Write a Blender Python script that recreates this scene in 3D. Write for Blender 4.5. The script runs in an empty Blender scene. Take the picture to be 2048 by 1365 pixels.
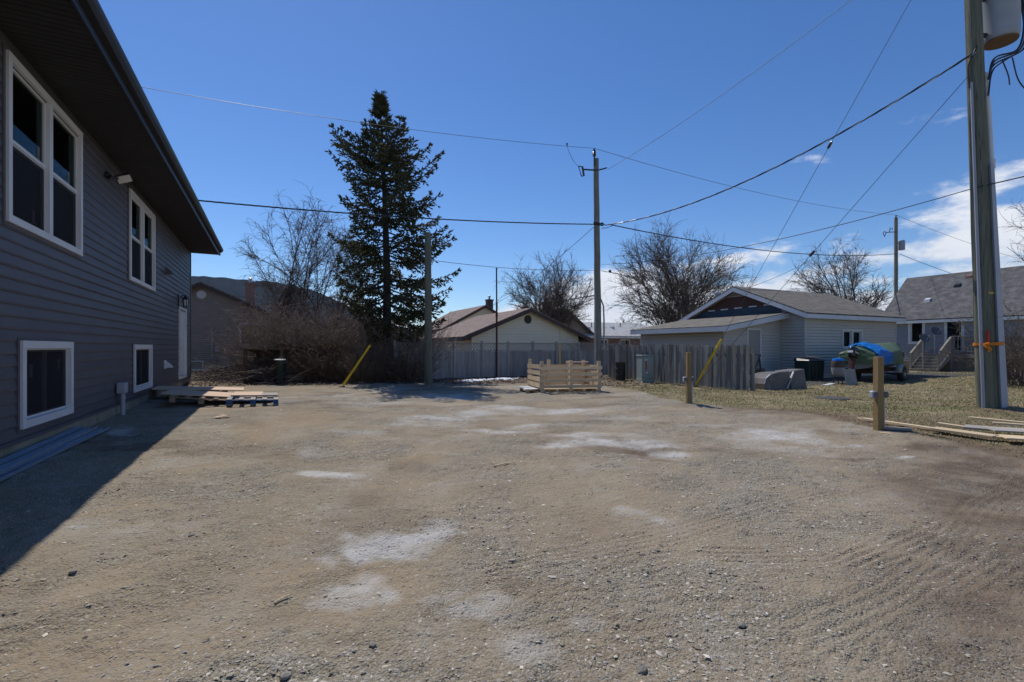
import bpy, math, random
import numpy as np
from mathutils import Vector, Matrix

R = math.radians
random.seed(7)
rng = np.random.default_rng(11)
scene = bpy.context.scene
col = scene.collection

# ------------------------------------------------------------------ camera, sky, sun, exposure
F, CX, CY, EYE = 960.0, 1024.0, 695.0, 1.3          # photo pixels (2048 wide) and eye height in metres
cam_data = bpy.data.cameras.new("camera")
cam_data.sensor_width = 36.0
cam_data.lens = 36.0 * F / 2048.0
cam_data.shift_y = (CY - 682.5) / 2048.0
cam_data.clip_start = 0.05
cam_data.clip_end = 12000.0
cam = bpy.data.objects.new("camera", cam_data)
cam.location = (0, 0, EYE)
cam.rotation_euler = (R(90), 0, 0)
col.objects.link(cam)
scene.camera = cam

SUN_EL = R(55)
SUN_DIR = Vector((-0.5167 * math.cos(SUN_EL), 0.8562 * math.cos(SUN_EL), math.sin(SUN_EL))).normalized()
sun_data = bpy.data.lights.new("sun", 'SUN')
sun_data.energy = 3.6
sun_data.angle = R(0.53)
sun_data.color = (1.0, 0.95, 0.87)
sun = bpy.data.objects.new("sun", sun_data)
sun.rotation_euler = (-SUN_DIR).to_track_quat('-Z', 'Y').to_euler()
sun.location = (-20, 40, 60)
col.objects.link(sun)

world = bpy.data.worlds.new("World")
scene.world = world
world.use_nodes = True
wn, wl = world.node_tree.nodes, world.node_tree.links
wn.clear()
w_out = wn.new('ShaderNodeOutputWorld')
w_bg = wn.new('ShaderNodeBackground')
w_bg.inputs['Strength'].default_value = 0.115
w_sky = wn.new('ShaderNodeTexSky')
w_sky.sky_type = 'NISHITA'
w_sky.sun_disc = False
w_sky.sun_elevation = SUN_EL
w_sky.sun_rotation = math.atan2(SUN_DIR.x, SUN_DIR.y)
w_sky.altitude = 600
w_sky.air_density = 1.0
w_sky.dust_density = 0.15
w_sky.ozone_density = 4.5
# low fair-weather clouds: noise over the direction, flattened towards the horizon
w_tc = wn.new('ShaderNodeTexCoord')
w_map = wn.new('ShaderNodeMapping')
w_map.inputs['Scale'].default_value = (1.0, 1.0, 2.6)
w_map.inputs['Location'].default_value = (2.2, 6.1, 0.7)
w_big = wn.new('ShaderNodeTexNoise'); w_big.inputs['Scale'].default_value = 1.7
w_big.inputs['Detail'].default_value = 2.0
w_no = wn.new('ShaderNodeTexNoise'); w_no.inputs['Scale'].default_value = 5.5
w_no.inputs['Detail'].default_value = 9.0; w_no.inputs['Roughness'].default_value = 0.58
w_sep = wn.new('ShaderNodeSeparateXYZ')
w_band = wn.new('ShaderNodeMapRange')
w_band.inputs['From Min'].default_value = 0.06; w_band.inputs['From Max'].default_value = 0.35
w_band.inputs['To Min'].default_value = 0.20; w_band.inputs['To Max'].default_value = -0.30
w_add = wn.new('ShaderNodeMath'); w_add.operation = 'ADD'
w_add2 = wn.new('ShaderNodeMath'); w_add2.operation = 'ADD'
w_ramp = wn.new('ShaderNodeMapRange'); w_ramp.interpolation_type = 'SMOOTHSTEP'
w_ramp.inputs['From Min'].default_value = 1.10; w_ramp.inputs['From Max'].default_value = 1.25
w_cl = wn.new('ShaderNodeMix'); w_cl.data_type = 'RGBA'
w_cl.inputs[6].default_value = (4.6, 5.2, 6.3, 1); w_cl.inputs[7].default_value = (8.6, 8.7, 9.0, 1)
w_mix = wn.new('ShaderNodeMix'); w_mix.data_type = 'RGBA'
w_dot = wn.new('ShaderNodeVectorMath'); w_dot.operation = 'DOT_PRODUCT'
w_dot.inputs[1].default_value = (0.21, -0.02, 0.0)
wl.new(w_tc.outputs['Generated'], w_map.inputs['Vector'])
wl.new(w_map.outputs['Vector'], w_big.inputs['Vector'])
wl.new(w_map.outputs['Vector'], w_no.inputs['Vector'])
wl.new(w_tc.outputs['Generated'], w_sep.inputs['Vector'])
wl.new(w_tc.outputs['Generated'], w_dot.inputs[0])
wl.new(w_sep.outputs['Z'], w_band.inputs['Value'])
wl.new(w_big.outputs['Fac'], w_add.inputs[0]); wl.new(w_no.outputs['Fac'], w_add.inputs[1])
wl.new(w_add.outputs[0], w_add2.inputs[0]); wl.new(w_band.outputs[0], w_add2.inputs[1])
w_add3 = wn.new('ShaderNodeMath'); w_add3.operation = 'ADD'
wl.new(w_add2.outputs[0], w_add3.inputs[0]); wl.new(w_dot.outputs['Value'], w_add3.inputs[1])
wl.new(w_add3.outputs[0], w_ramp.inputs['Value'])
wl.new(w_no.outputs['Fac'], w_cl.inputs[0])
wl.new(w_ramp.outputs[0], w_mix.inputs[0])
w_hs = wn.new('ShaderNodeHueSaturation'); w_hs.inputs['Saturation'].default_value = 1.2; w_hs.inputs['Hue'].default_value = 0.507
wl.new(w_sky.outputs['Color'], w_hs.inputs['Color']); wl.new(w_hs.outputs[0], w_mix.inputs[6]); wl.new(w_cl.outputs[2], w_mix.inputs[7])
wl.new(w_mix.outputs[2], w_bg.inputs['Color'])
wl.new(w_bg.outputs[0], w_out.inputs['Surface'])

scene.view_settings.view_transform = 'Standard'
scene.view_settings.look = 'None'
scene.view_settings.gamma = 1.0
scene.view_settings.use_curve_mapping = False
scene.view_settings.exposure = 0.05
scene.cycles.max_bounces = 6
scene.cycles.transparent_max_bounces = 12

# ------------------------------------------------------------------ helpers
TH = math.atan2(0.4465, 0.8948)                     # the street grid is turned 26.5 degrees to the camera
V2 = Vector((math.cos(TH), math.sin(TH), 0)); U2 = Vector((-math.sin(TH), math.cos(TH), 0))

def at(px, py, Z):
    return Vector((Z * (px - CX) / F, Z, EYE + Z * (CY - py) / F))
def gnd(px, py, z=0.0):
    Z = (EYE - z) * F / (py - CY)
    return Vector((Z * (px - CX) / F, Z, z))

def tag(o, label=None, cat=None, group=None, kind=None):
    if label: o['label'] = label
    if cat: o['category'] = cat
    if group: o['group'] = group
    if kind: o['kind'] = kind
    return o
def thing(name, loc, rotz, label, cat, group=None, rot=None):
    o = bpy.data.objects.new(name, None)
    o.empty_display_size = 0.1
    col.objects.link(o)
    o.location = loc
    o.rotation_euler = rot if rot else (0, 0, rotz)
    return tag(o, label, cat, group)

class MB:
    def __init__(s): s.v = []; s.f = []
    def quad(s, a, b, c, d):
        n = len(s.v); s.v += [tuple(a), tuple(b), tuple(c), tuple(d)]; s.f.append((n, n+1, n+2, n+3)); return s
    def poly(s, pts):
        n = len(s.v); s.v += [tuple(p) for p in pts]; s.f.append(tuple(range(n, n+len(pts)))); return s
    def hexa(s, b, t):                              # bottom 4 corners (counter-clockwise from above), top 4 corners
        n = len(s.v); s.v += [tuple(p) for p in b] + [tuple(p) for p in t]
        s.f += [(n+3, n+2, n+1, n), (n+4, n+5, n+6, n+7)]
        for i in range(4):
            j = (i+1) % 4
            s.f.append((n+i, n+j, n+4+j, n+4+i))
        return s
    def box(s, x0, x1, y0, y1, z0, z1, j=0.0):
        b = [(x0,y0,z0),(x1,y0,z0),(x1,y1,z0),(x0,y1,z0)]; t = [(x0,y0,z1),(x1,y0,z1),(x1,y1,z1),(x0,y1,z1)]
        return s.hexa(b, t)
    def beam(s, p, q, w, h, up=(0,0,1)):            # square-section bar from p to q
        p = Vector(p); q = Vector(q); d = (q-p).normalized(); up = Vector(up)
        if abs(d.dot(up)) > 0.97: up = Vector((0,1,0))
        r = d.cross(up).normalized()*w/2; u = r.cross(d).normalized()*h/2
        return s.hexa([p-r-u, p+r-u, q+r-u, q-r-u], [p-r+u, p+r+u, q+r+u, q-r+u])
    def tube(s, pts, rad, n=8, cap=True):
        pts = [Vector(p) for p in pts]
        if not isinstance(rad, (list, tuple)): rad = [rad]*len(pts)
        base = len(s.v); prev = None
        for i, p in enumerate(pts):
            d = (pts[min(i+1, len(pts)-1)] - pts[max(i-1, 0)])
            d = d.normalized() if d.length > 1e-9 else Vector((0,0,1))
            if prev is None:
                a = Vector((1,0,0)) if abs(d.x) < 0.8 else Vector((0,1,0))
                r = d.cross(a).normalized()
            else:
                r = (prev - d*prev.dot(d)).normalized()
            prev = r; u = d.cross(r)
            for k in range(n):
                t = 2*math.pi*k/n
                s.v.append(tuple(p + (r*math.cos(t) + u*math.sin(t))*rad[i]))
        for i in range(len(pts)-1):
            for k in range(n):
                a = base+i*n+k; b = base+i*n+(k+1) % n
                s.f.append((a, b, b+n, a+n))
        if cap:
            s.f.append(tuple(base+k for k in range(n))[::-1])
            s.f.append(tuple(base+(len(pts)-1)*n+k for k in range(n)))
        return s
    def cable(s, pts, rad, n=6, k=6):               # tube along a smooth curve through the points
        P = [Vector(p) for p in pts]; P = [P[0]*2-P[1]]+P+[P[-1]*2-P[-2]]; Q = []
        for i in range(1, len(P)-2):
            a, b, c, d = P[i-1:i+3]
            for j in range(k):
                t = j/k; Q.append(((b*2)+(c-a)*t+(a*2-b*5+c*4-d)*t*t+(b*3-a-c*3+d)*t**3)*.5)
        Q.append(P[-2]); return s.tube(Q, rad, n)
    def lathe(s, prof, n=16, c=(0,0,0)):
        base = len(s.v)
        for r, z in prof:
            for k in range(n):
                t = 2*math.pi*k/n; s.v.append((c[0]+r*math.cos(t), c[1]+r*math.sin(t), c[2]+z))
        for i in range(len(prof)-1):
            for k in range(n):
                a = base+i*n+k; b = base+i*n+(k+1) % n
                s.f.append((a, b, b+n, a+n))
        s.f.append(tuple(base+k for k in range(n))[::-1]); s.f.append(tuple(base+(len(prof)-1)*n+k for k in range(n)))
        return s
    def mesh(s, name, mat, smooth=False):
        me = bpy.data.meshes.new(name); me.from_pydata(s.v, [], s.f)
        if mat: me.materials.append(mat)
        if smooth:
            me.polygons.foreach_set('use_smooth', [True]*len(me.polygons))
            try: me.set_sharp_from_angle(angle=R(40))
            except Exception: pass
        me.update(); return me
    def build(s, name, mat, parent=None, smooth=False, bevel=0.0):
        o = bpy.data.objects.new(name, s.mesh(name, mat, smooth)); col.objects.link(o)
        if parent: o.parent = parent
        if bevel:
            m = o.modifiers.new('bevel', 'BEVEL'); m.width = bevel; m.segments = 1; m.limit_method = 'ANGLE'
        return o

def link_mesh(name, me, parent=None, loc=(0,0,0), rotz=0.0):
    o = bpy.data.objects.new(name, me); col.objects.link(o); o.location = loc; o.rotation_euler = (0,0,rotz)
    if parent: o.parent = parent
    return o

def np_mesh(name, verts, faces, mat, parent=None, smooth=False, attrs=None):
    me = bpy.data.meshes.new(name)
    nv, nf, k = len(verts), len(faces), faces.shape[1]
    me.vertices.add(nv); me.vertices.foreach_set('co', np.ascontiguousarray(verts, dtype=np.float32).ravel())
    me.loops.add(nf*k); me.loops.foreach_set('vertex_index', np.ascontiguousarray(faces, dtype=np.int32).ravel())
    me.polygons.add(nf); me.polygons.foreach_set('loop_start', np.arange(0, nf*k, k, dtype=np.int32))
    try: me.polygons.foreach_set('loop_total', np.full(nf, k, dtype=np.int32))
    except Exception: pass
    me.update(calc_edges=True)
    if smooth: me.polygons.foreach_set('use_smooth', np.ones(nf, dtype=bool))
    for an, arr in (attrs or {}).items():
        if arr.ndim == 1:
            a = me.attributes.new(an, 'FLOAT', 'POINT'); a.data.foreach_set('value', arr.astype(np.float32))
        else:
            a = me.attributes.new(an, 'FLOAT_COLOR', 'POINT'); a.data.foreach_set('color', arr.astype(np.float32).ravel())
    if mat: me.materials.append(mat)
    me.validate()
    o = bpy.data.objects.new(name, me); col.objects.link(o)
    if parent: o.parent = parent
    return o

def prisms(P0, P1, R0, R1, n=3):                    # many small tapered prisms, vectorised
    P0 = np.asarray(P0, float); P1 = np.asarray(P1, float); R0 = np.asarray(R0, float); R1 = np.asarray(R1, float)
    d = P1-P0; L = np.linalg.norm(d, axis=1, keepdims=True); L[L < 1e-9] = 1e-9; d = d/L
    a = np.where(np.abs(d[:, 2:3]) < 0.9, np.array([[0, 0, 1.0]]), np.array([[1.0, 0, 0]]))
    r = np.cross(d, a); r /= np.linalg.norm(r, axis=1, keepdims=True); u = np.cross(d, r)
    N = len(P0); V = np.zeros((N, 2*n, 3))
    for k in range(n):
        t = 2*math.pi*k/n; o = r*math.cos(t)+u*math.sin(t)
        V[:, k] = P0+o*R0[:, None]; V[:, n+k] = P1+o*R1[:, None]
    base = (np.arange(N)*2*n)[:, None]; Fs = []
    for k in range(n):
        j = (k+1) % n; Fs.append(np.hstack([base+k, base+j, base+n+j, base+n+k]))
    return V.reshape(-1, 3), np.stack(Fs, 1).reshape(-1, 4)

# numpy value noise
_tab = rng.random((256, 256))
def vnoise(x, y):
    xi = np.floor(x).astype(int); yi = np.floor(y).astype(int); fx = x-xi; fy = y-yi
    fx = fx*fx*(3-2*fx); fy = fy*fy*(3-2*fy)
    a = _tab[xi % 256, yi % 256]; b = _tab[(xi+1) % 256, yi % 256]; c = _tab[xi % 256, (yi+1) % 256]; d = _tab[(xi+1) % 256, (yi+1) % 256]
    return a*(1-fx)*(1-fy)+b*fx*(1-fy)+c*(1-fx)*fy+d*fx*fy
def fbm(x, y, o=4, g=0.5):
    s = 0; a = 1.0; t = 0
    for i in range(o):
        s = s+a*vnoise(x*2**i+17.3*i, y*2**i-9.1*i); t += a; a *= g
    return s/t
def sstep(a, b, x):
    t = np.clip((x-a)/(b-a), 0, 1); return t*t*(3-2*t)

# ------------------------------------------------------------------ materials
MATS = {}
def pmat(name, c1, c2=None, scale=4.0, rough=0.8, bump=0.0, bscale=40.0, spec=0.3, metal=0.0, stretch=(1,1,1), rnd=0.0,
         detail=6.0, bstretch=None, c3=None, s3=1.0, t3=(0.55, 0.7), coat=0.0):
    m = bpy.data.materials.new(name); m.use_nodes = True
    n, l = m.node_tree.nodes, m.node_tree.links
    b = n['Principled BSDF']; b.inputs['Roughness'].default_value = rough; b.inputs['Metallic'].default_value = metal
    b.inputs['Specular IOR Level'].default_value = spec
    if coat: b.inputs['Coat Weight'].default_value = coat; b.inputs['Coat Roughness'].default_value = 0.15
    c2 = c2 or tuple(x*0.72 for x in c1)
    tc = n.new('ShaderNodeTexCoord'); mp = n.new('ShaderNodeMapping'); mp.inputs['Scale'].default_value = stretch
    oi = n.new('ShaderNodeObjectInfo'); av = n.new('ShaderNodeVectorMath'); av.operation = 'ADD'
    ml = n.new('ShaderNodeMath'); ml.operation = 'MULTIPLY'; ml.inputs[1].default_value = 37.0
    l.new(oi.outputs['Random'], ml.inputs[0]); l.new(tc.outputs['Object'], av.inputs[0]); l.new(ml.outputs[0], av.inputs[1])
    l.new(av.outputs[0], mp.inputs['Vector'])
    no = n.new('ShaderNodeTexNoise'); no.inputs['Scale'].default_value = scale; no.inputs['Detail'].default_value = detail
    l.new(mp.outputs[0], no.inputs['Vector'])
    mr = n.new('ShaderNodeMapRange'); mr.inputs['From Min'].default_value = 0.3; mr.inputs['From Max'].default_value = 0.7
    l.new(no.outputs['Fac'], mr.inputs['Value'])
    mx = n.new('ShaderNodeMix'); mx.data_type = 'RGBA'; mx.inputs[6].default_value = (*c1, 1); mx.inputs[7].default_value = (*c2, 1)
    l.new(mr.outputs[0], mx.inputs[0]); out = mx.outputs[2]
    if c3:
        n3 = n.new('ShaderNodeTexNoise'); n3.inputs['Scale'].default_value = s3; n3.inputs['Detail'].default_value = 8
        l.new(mp.outputs[0], n3.inputs['Vector'])
        r3 = n.new('ShaderNodeMapRange'); r3.inputs['From Min'].default_value = t3[0]; r3.inputs['From Max'].default_value = t3[1]
        l.new(n3.outputs['Fac'], r3.inputs['Value'])
        m3 = n.new('ShaderNodeMix'); m3.data_type = 'RGBA'; m3.inputs[7].default_value = (*c3, 1)
        l.new(r3.outputs[0], m3.inputs[0]); l.new(out, m3.inputs[6]); out = m3.outputs[2]
    if rnd:
        hv = n.new('ShaderNodeHueSaturation'); mv = n.new('ShaderNodeMapRange')
        mv.inputs['To Min'].default_value = 1-rnd; mv.inputs['To Max'].default_value = 1+rnd
        l.new(oi.outputs['Random'], mv.inputs['Value']); l.new(mv.outputs[0], hv.inputs['Value']); l.new(out, hv.inputs['Color']); out = hv.outputs[0]
    l.new(out, b.inputs['Base Color'])
    if bump:
        mp2 = n.new('ShaderNodeMapping'); mp2.inputs['Scale'].default_value = bstretch or stretch
        l.new(av.outputs[0], mp2.inputs['Vector'])
        nb = n.new('ShaderNodeTexNoise'); nb.inputs['Scale'].default_value = bscale; nb.inputs['Detail'].default_value = 5
        l.new(mp2.outputs[0], nb.inputs['Vector'])
        bp = n.new('ShaderNodeBump'); bp.inputs['Strength'].default_value = bump; bp.inputs['Distance'].default_value = 0.02
        l.new(nb.outputs['Fac'], bp.inputs['Height']); l.new(bp.outputs[0], b.inputs['Normal'])
    MATS[name] = m
    return m

def shingles(name, c1, c2, c3, stain=None):
    m = bpy.data.materials.new(name); m.use_nodes = True
    n, l = m.node_tree.nodes, m.node_tree.links; b = n['Principled BSDF']; b.inputs['Roughness'].default_value = 0.95
    b.inputs['Specular IOR Level'].default_value = 0.15
    tc = n.new('ShaderNodeTexCoord')
    uv = tc.outputs['UV']
    br = n.new('ShaderNodeTexBrick'); br.offset = 0.5; br.inputs['Scale'].default_value = 1.0
    br.inputs['Brick Width'].default_value = 0.33; br.inputs['Row Height'].default_value = 0.14; br.inputs['Mortar Size'].default_value = 0.006
    br.inputs['Color1'].default_value = (*c1, 1); br.inputs['Color2'].default_value = (*c2, 1); br.inputs['Mortar'].default_value = (*[x*0.5 for x in c2], 1)
    no = n.new('ShaderNodeTexNoise'); no.inputs['Scale'].default_value = 3.0; no.inputs['Detail'].default_value = 8
    mr = n.new('ShaderNodeMapRange'); mr.inputs['From Min'].default_value = 0.42; mr.inputs['From Max'].default_value = 0.66
    mx = n.new('ShaderNodeMix'); mx.data_type = 'RGBA'; mx.inputs[7].default_value = (*c3, 1)
    l.new(uv, br.inputs['Vector']); l.new(uv, no.inputs['Vector']); l.new(no.outputs['Fac'], mr.inputs['Value'])
    l.new(mr.outputs[0], mx.inputs[0]); l.new(br.outputs['Color'], mx.inputs[6]); l.new(mx.outputs[2], b.inputs['Base Color'])
    bp = n.new('ShaderNodeBump'); bp.inputs['Strength'].default_value = 0.5; bp.inputs['Distance'].default_value = 0.02; bp.invert = True
    l.new(br.outputs['Fac'], bp.inputs['Height']); l.new(bp.outputs[0], b.inputs['Normal'])
    return m

def brick_mat(name, c1, c2, mortar):
    m = bpy.data.materials.new(name); m.use_nodes = True
    n, l = m.node_tree.nodes, m.node_tree.links; b = n['Principled BSDF']; b.inputs['Roughness'].default_value = 0.9
    tc = n.new('ShaderNodeTexCoord'); sp = n.new('ShaderNodeSeparateXYZ'); ad = n.new('ShaderNodeMath'); cb = n.new('ShaderNodeCombineXYZ')
    l.new(tc.outputs['Object'], sp.inputs[0]); l.new(sp.outputs['X'], ad.inputs[0]); l.new(sp.outputs['Y'], ad.inputs[1])
    l.new(ad.outputs[0], cb.inputs['X']); l.new(sp.outputs['Z'], cb.inputs['Y'])
    br = n.new('ShaderNodeTexBrick'); br.inputs['Scale'].default_value = 1.0; br.inputs['Brick Width'].default_value = 0.2
    br.inputs['Row Height'].default_value = 0.07; br.inputs['Mortar Size'].default_value = 0.008
    br.inputs['Color1'].default_value = (*c1, 1); br.inputs['Color2'].default_value = (*c2, 1); br.inputs['Mortar'].default_value = (*mortar, 1)
    l.new(cb.outputs[0], br.inputs['Vector']); l.new(br.outputs['Color'], b.inputs['Base Color'])
    return m

def glass_mat(name, tint=(0.55, 0.6, 0.6), mixmin=0.08):
    m = bpy.data.materials.new(name); m.use_nodes = True
    n, l = m.node_tree.nodes, m.node_tree.links; n.remove(n['Principled BSDF'])
    out = n['Material Output']; tr = n.new('ShaderNodeBsdfTransparent'); tr.inputs[0].default_value = (*tint, 1)
    gl = n.new('ShaderNodeBsdfGlossy'); gl.inputs['Roughness'].default_value = 0.015; gl.inputs['Color'].default_value = (0.9, 0.95, 1, 1)
    fr = n.new('ShaderNodeFresnel'); fr.inputs['IOR'].default_value = 1.8
    mp = n.new('ShaderNodeTexNoise'); mp.inputs['Scale'].default_value = 1.3; mp.inputs['Detail'].default_value = 1
    tc = n.new('ShaderNodeTexCoord'); l.new(tc.outputs['Object'], mp.inputs['Vector'])
    bp = n.new('ShaderNodeBump'); bp.inputs['Strength'].default_value = 0.04; bp.inputs['Distance'].default_value = 0.05
    l.new(mp.outputs['Fac'], bp.inputs['Height']); l.new(bp.outputs[0], gl.inputs['Normal'])
    ge = n.new('ShaderNodeNewGeometry'); iv = n.new('ShaderNodeMath'); iv.operation = 'SUBTRACT'; iv.inputs[0].default_value = 1.0; l.new(ge.outputs['Backfacing'], iv.inputs[1])
    fm = n.new('ShaderNodeMath'); fm.operation = 'MULTIPLY'; l.new(fr.outputs[0], fm.inputs[0]); l.new(iv.outputs[0], fm.inputs[1])
    mx = n.new('ShaderNodeMixShader'); l.new(fm.outputs[0], mx.inputs[0]); l.new(tr.outputs[0], mx.inputs[1]); l.new(gl.outputs[0], mx.inputs[2])
    l.new(mx.outputs[0], out.inputs['Surface'])
    return m

def screen_mat():
    m = bpy.data.materials.new('fibreglass_screen'); m.use_nodes = True; n, l = m.node_tree.nodes, m.node_tree.links
    b = n['Principled BSDF']; b.inputs['Base Color'].default_value = (.03, .03, .033, 1); b.inputs['Roughness'].default_value = .8; b.inputs['Specular IOR Level'].default_value = .1
    tr = n.new('ShaderNodeBsdfTransparent'); no = n.new('ShaderNodeTexNoise'); no.inputs['Scale'].default_value = 3; mr = n.new('ShaderNodeMapRange'); mr.inputs['To Min'].default_value = .50; mr.inputs['To Max'].default_value = .62
    mx = n.new('ShaderNodeMixShader'); l.new(no.outputs['Fac'], mr.inputs['Value']); l.new(mr.outputs[0], mx.inputs[0]); l.new(tr.outputs[0], mx.inputs[1]); l.new(b.outputs[0], mx.inputs[2]); l.new(mx.outputs[0], n['Material Output'].inputs['Surface']); return m
def tarp_mat(name, c1, c2, rough, trans):
    m = pmat(name, c1, c2, 5.0, rough, .35, 14, .5); n, l = m.node_tree.nodes, m.node_tree.links; b = n['Principled BSDF']
    t = n.new('ShaderNodeBsdfTranslucent'); t.inputs['Color'].default_value = (*c1, 1); mx = n.new('ShaderNodeMixShader'); mx.inputs[0].default_value = trans
    l.new(b.outputs[0], mx.inputs[1]); l.new(t.outputs[0], mx.inputs[2]); l.new(mx.outputs[0], n['Material Output'].inputs['Surface']); return m
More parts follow.
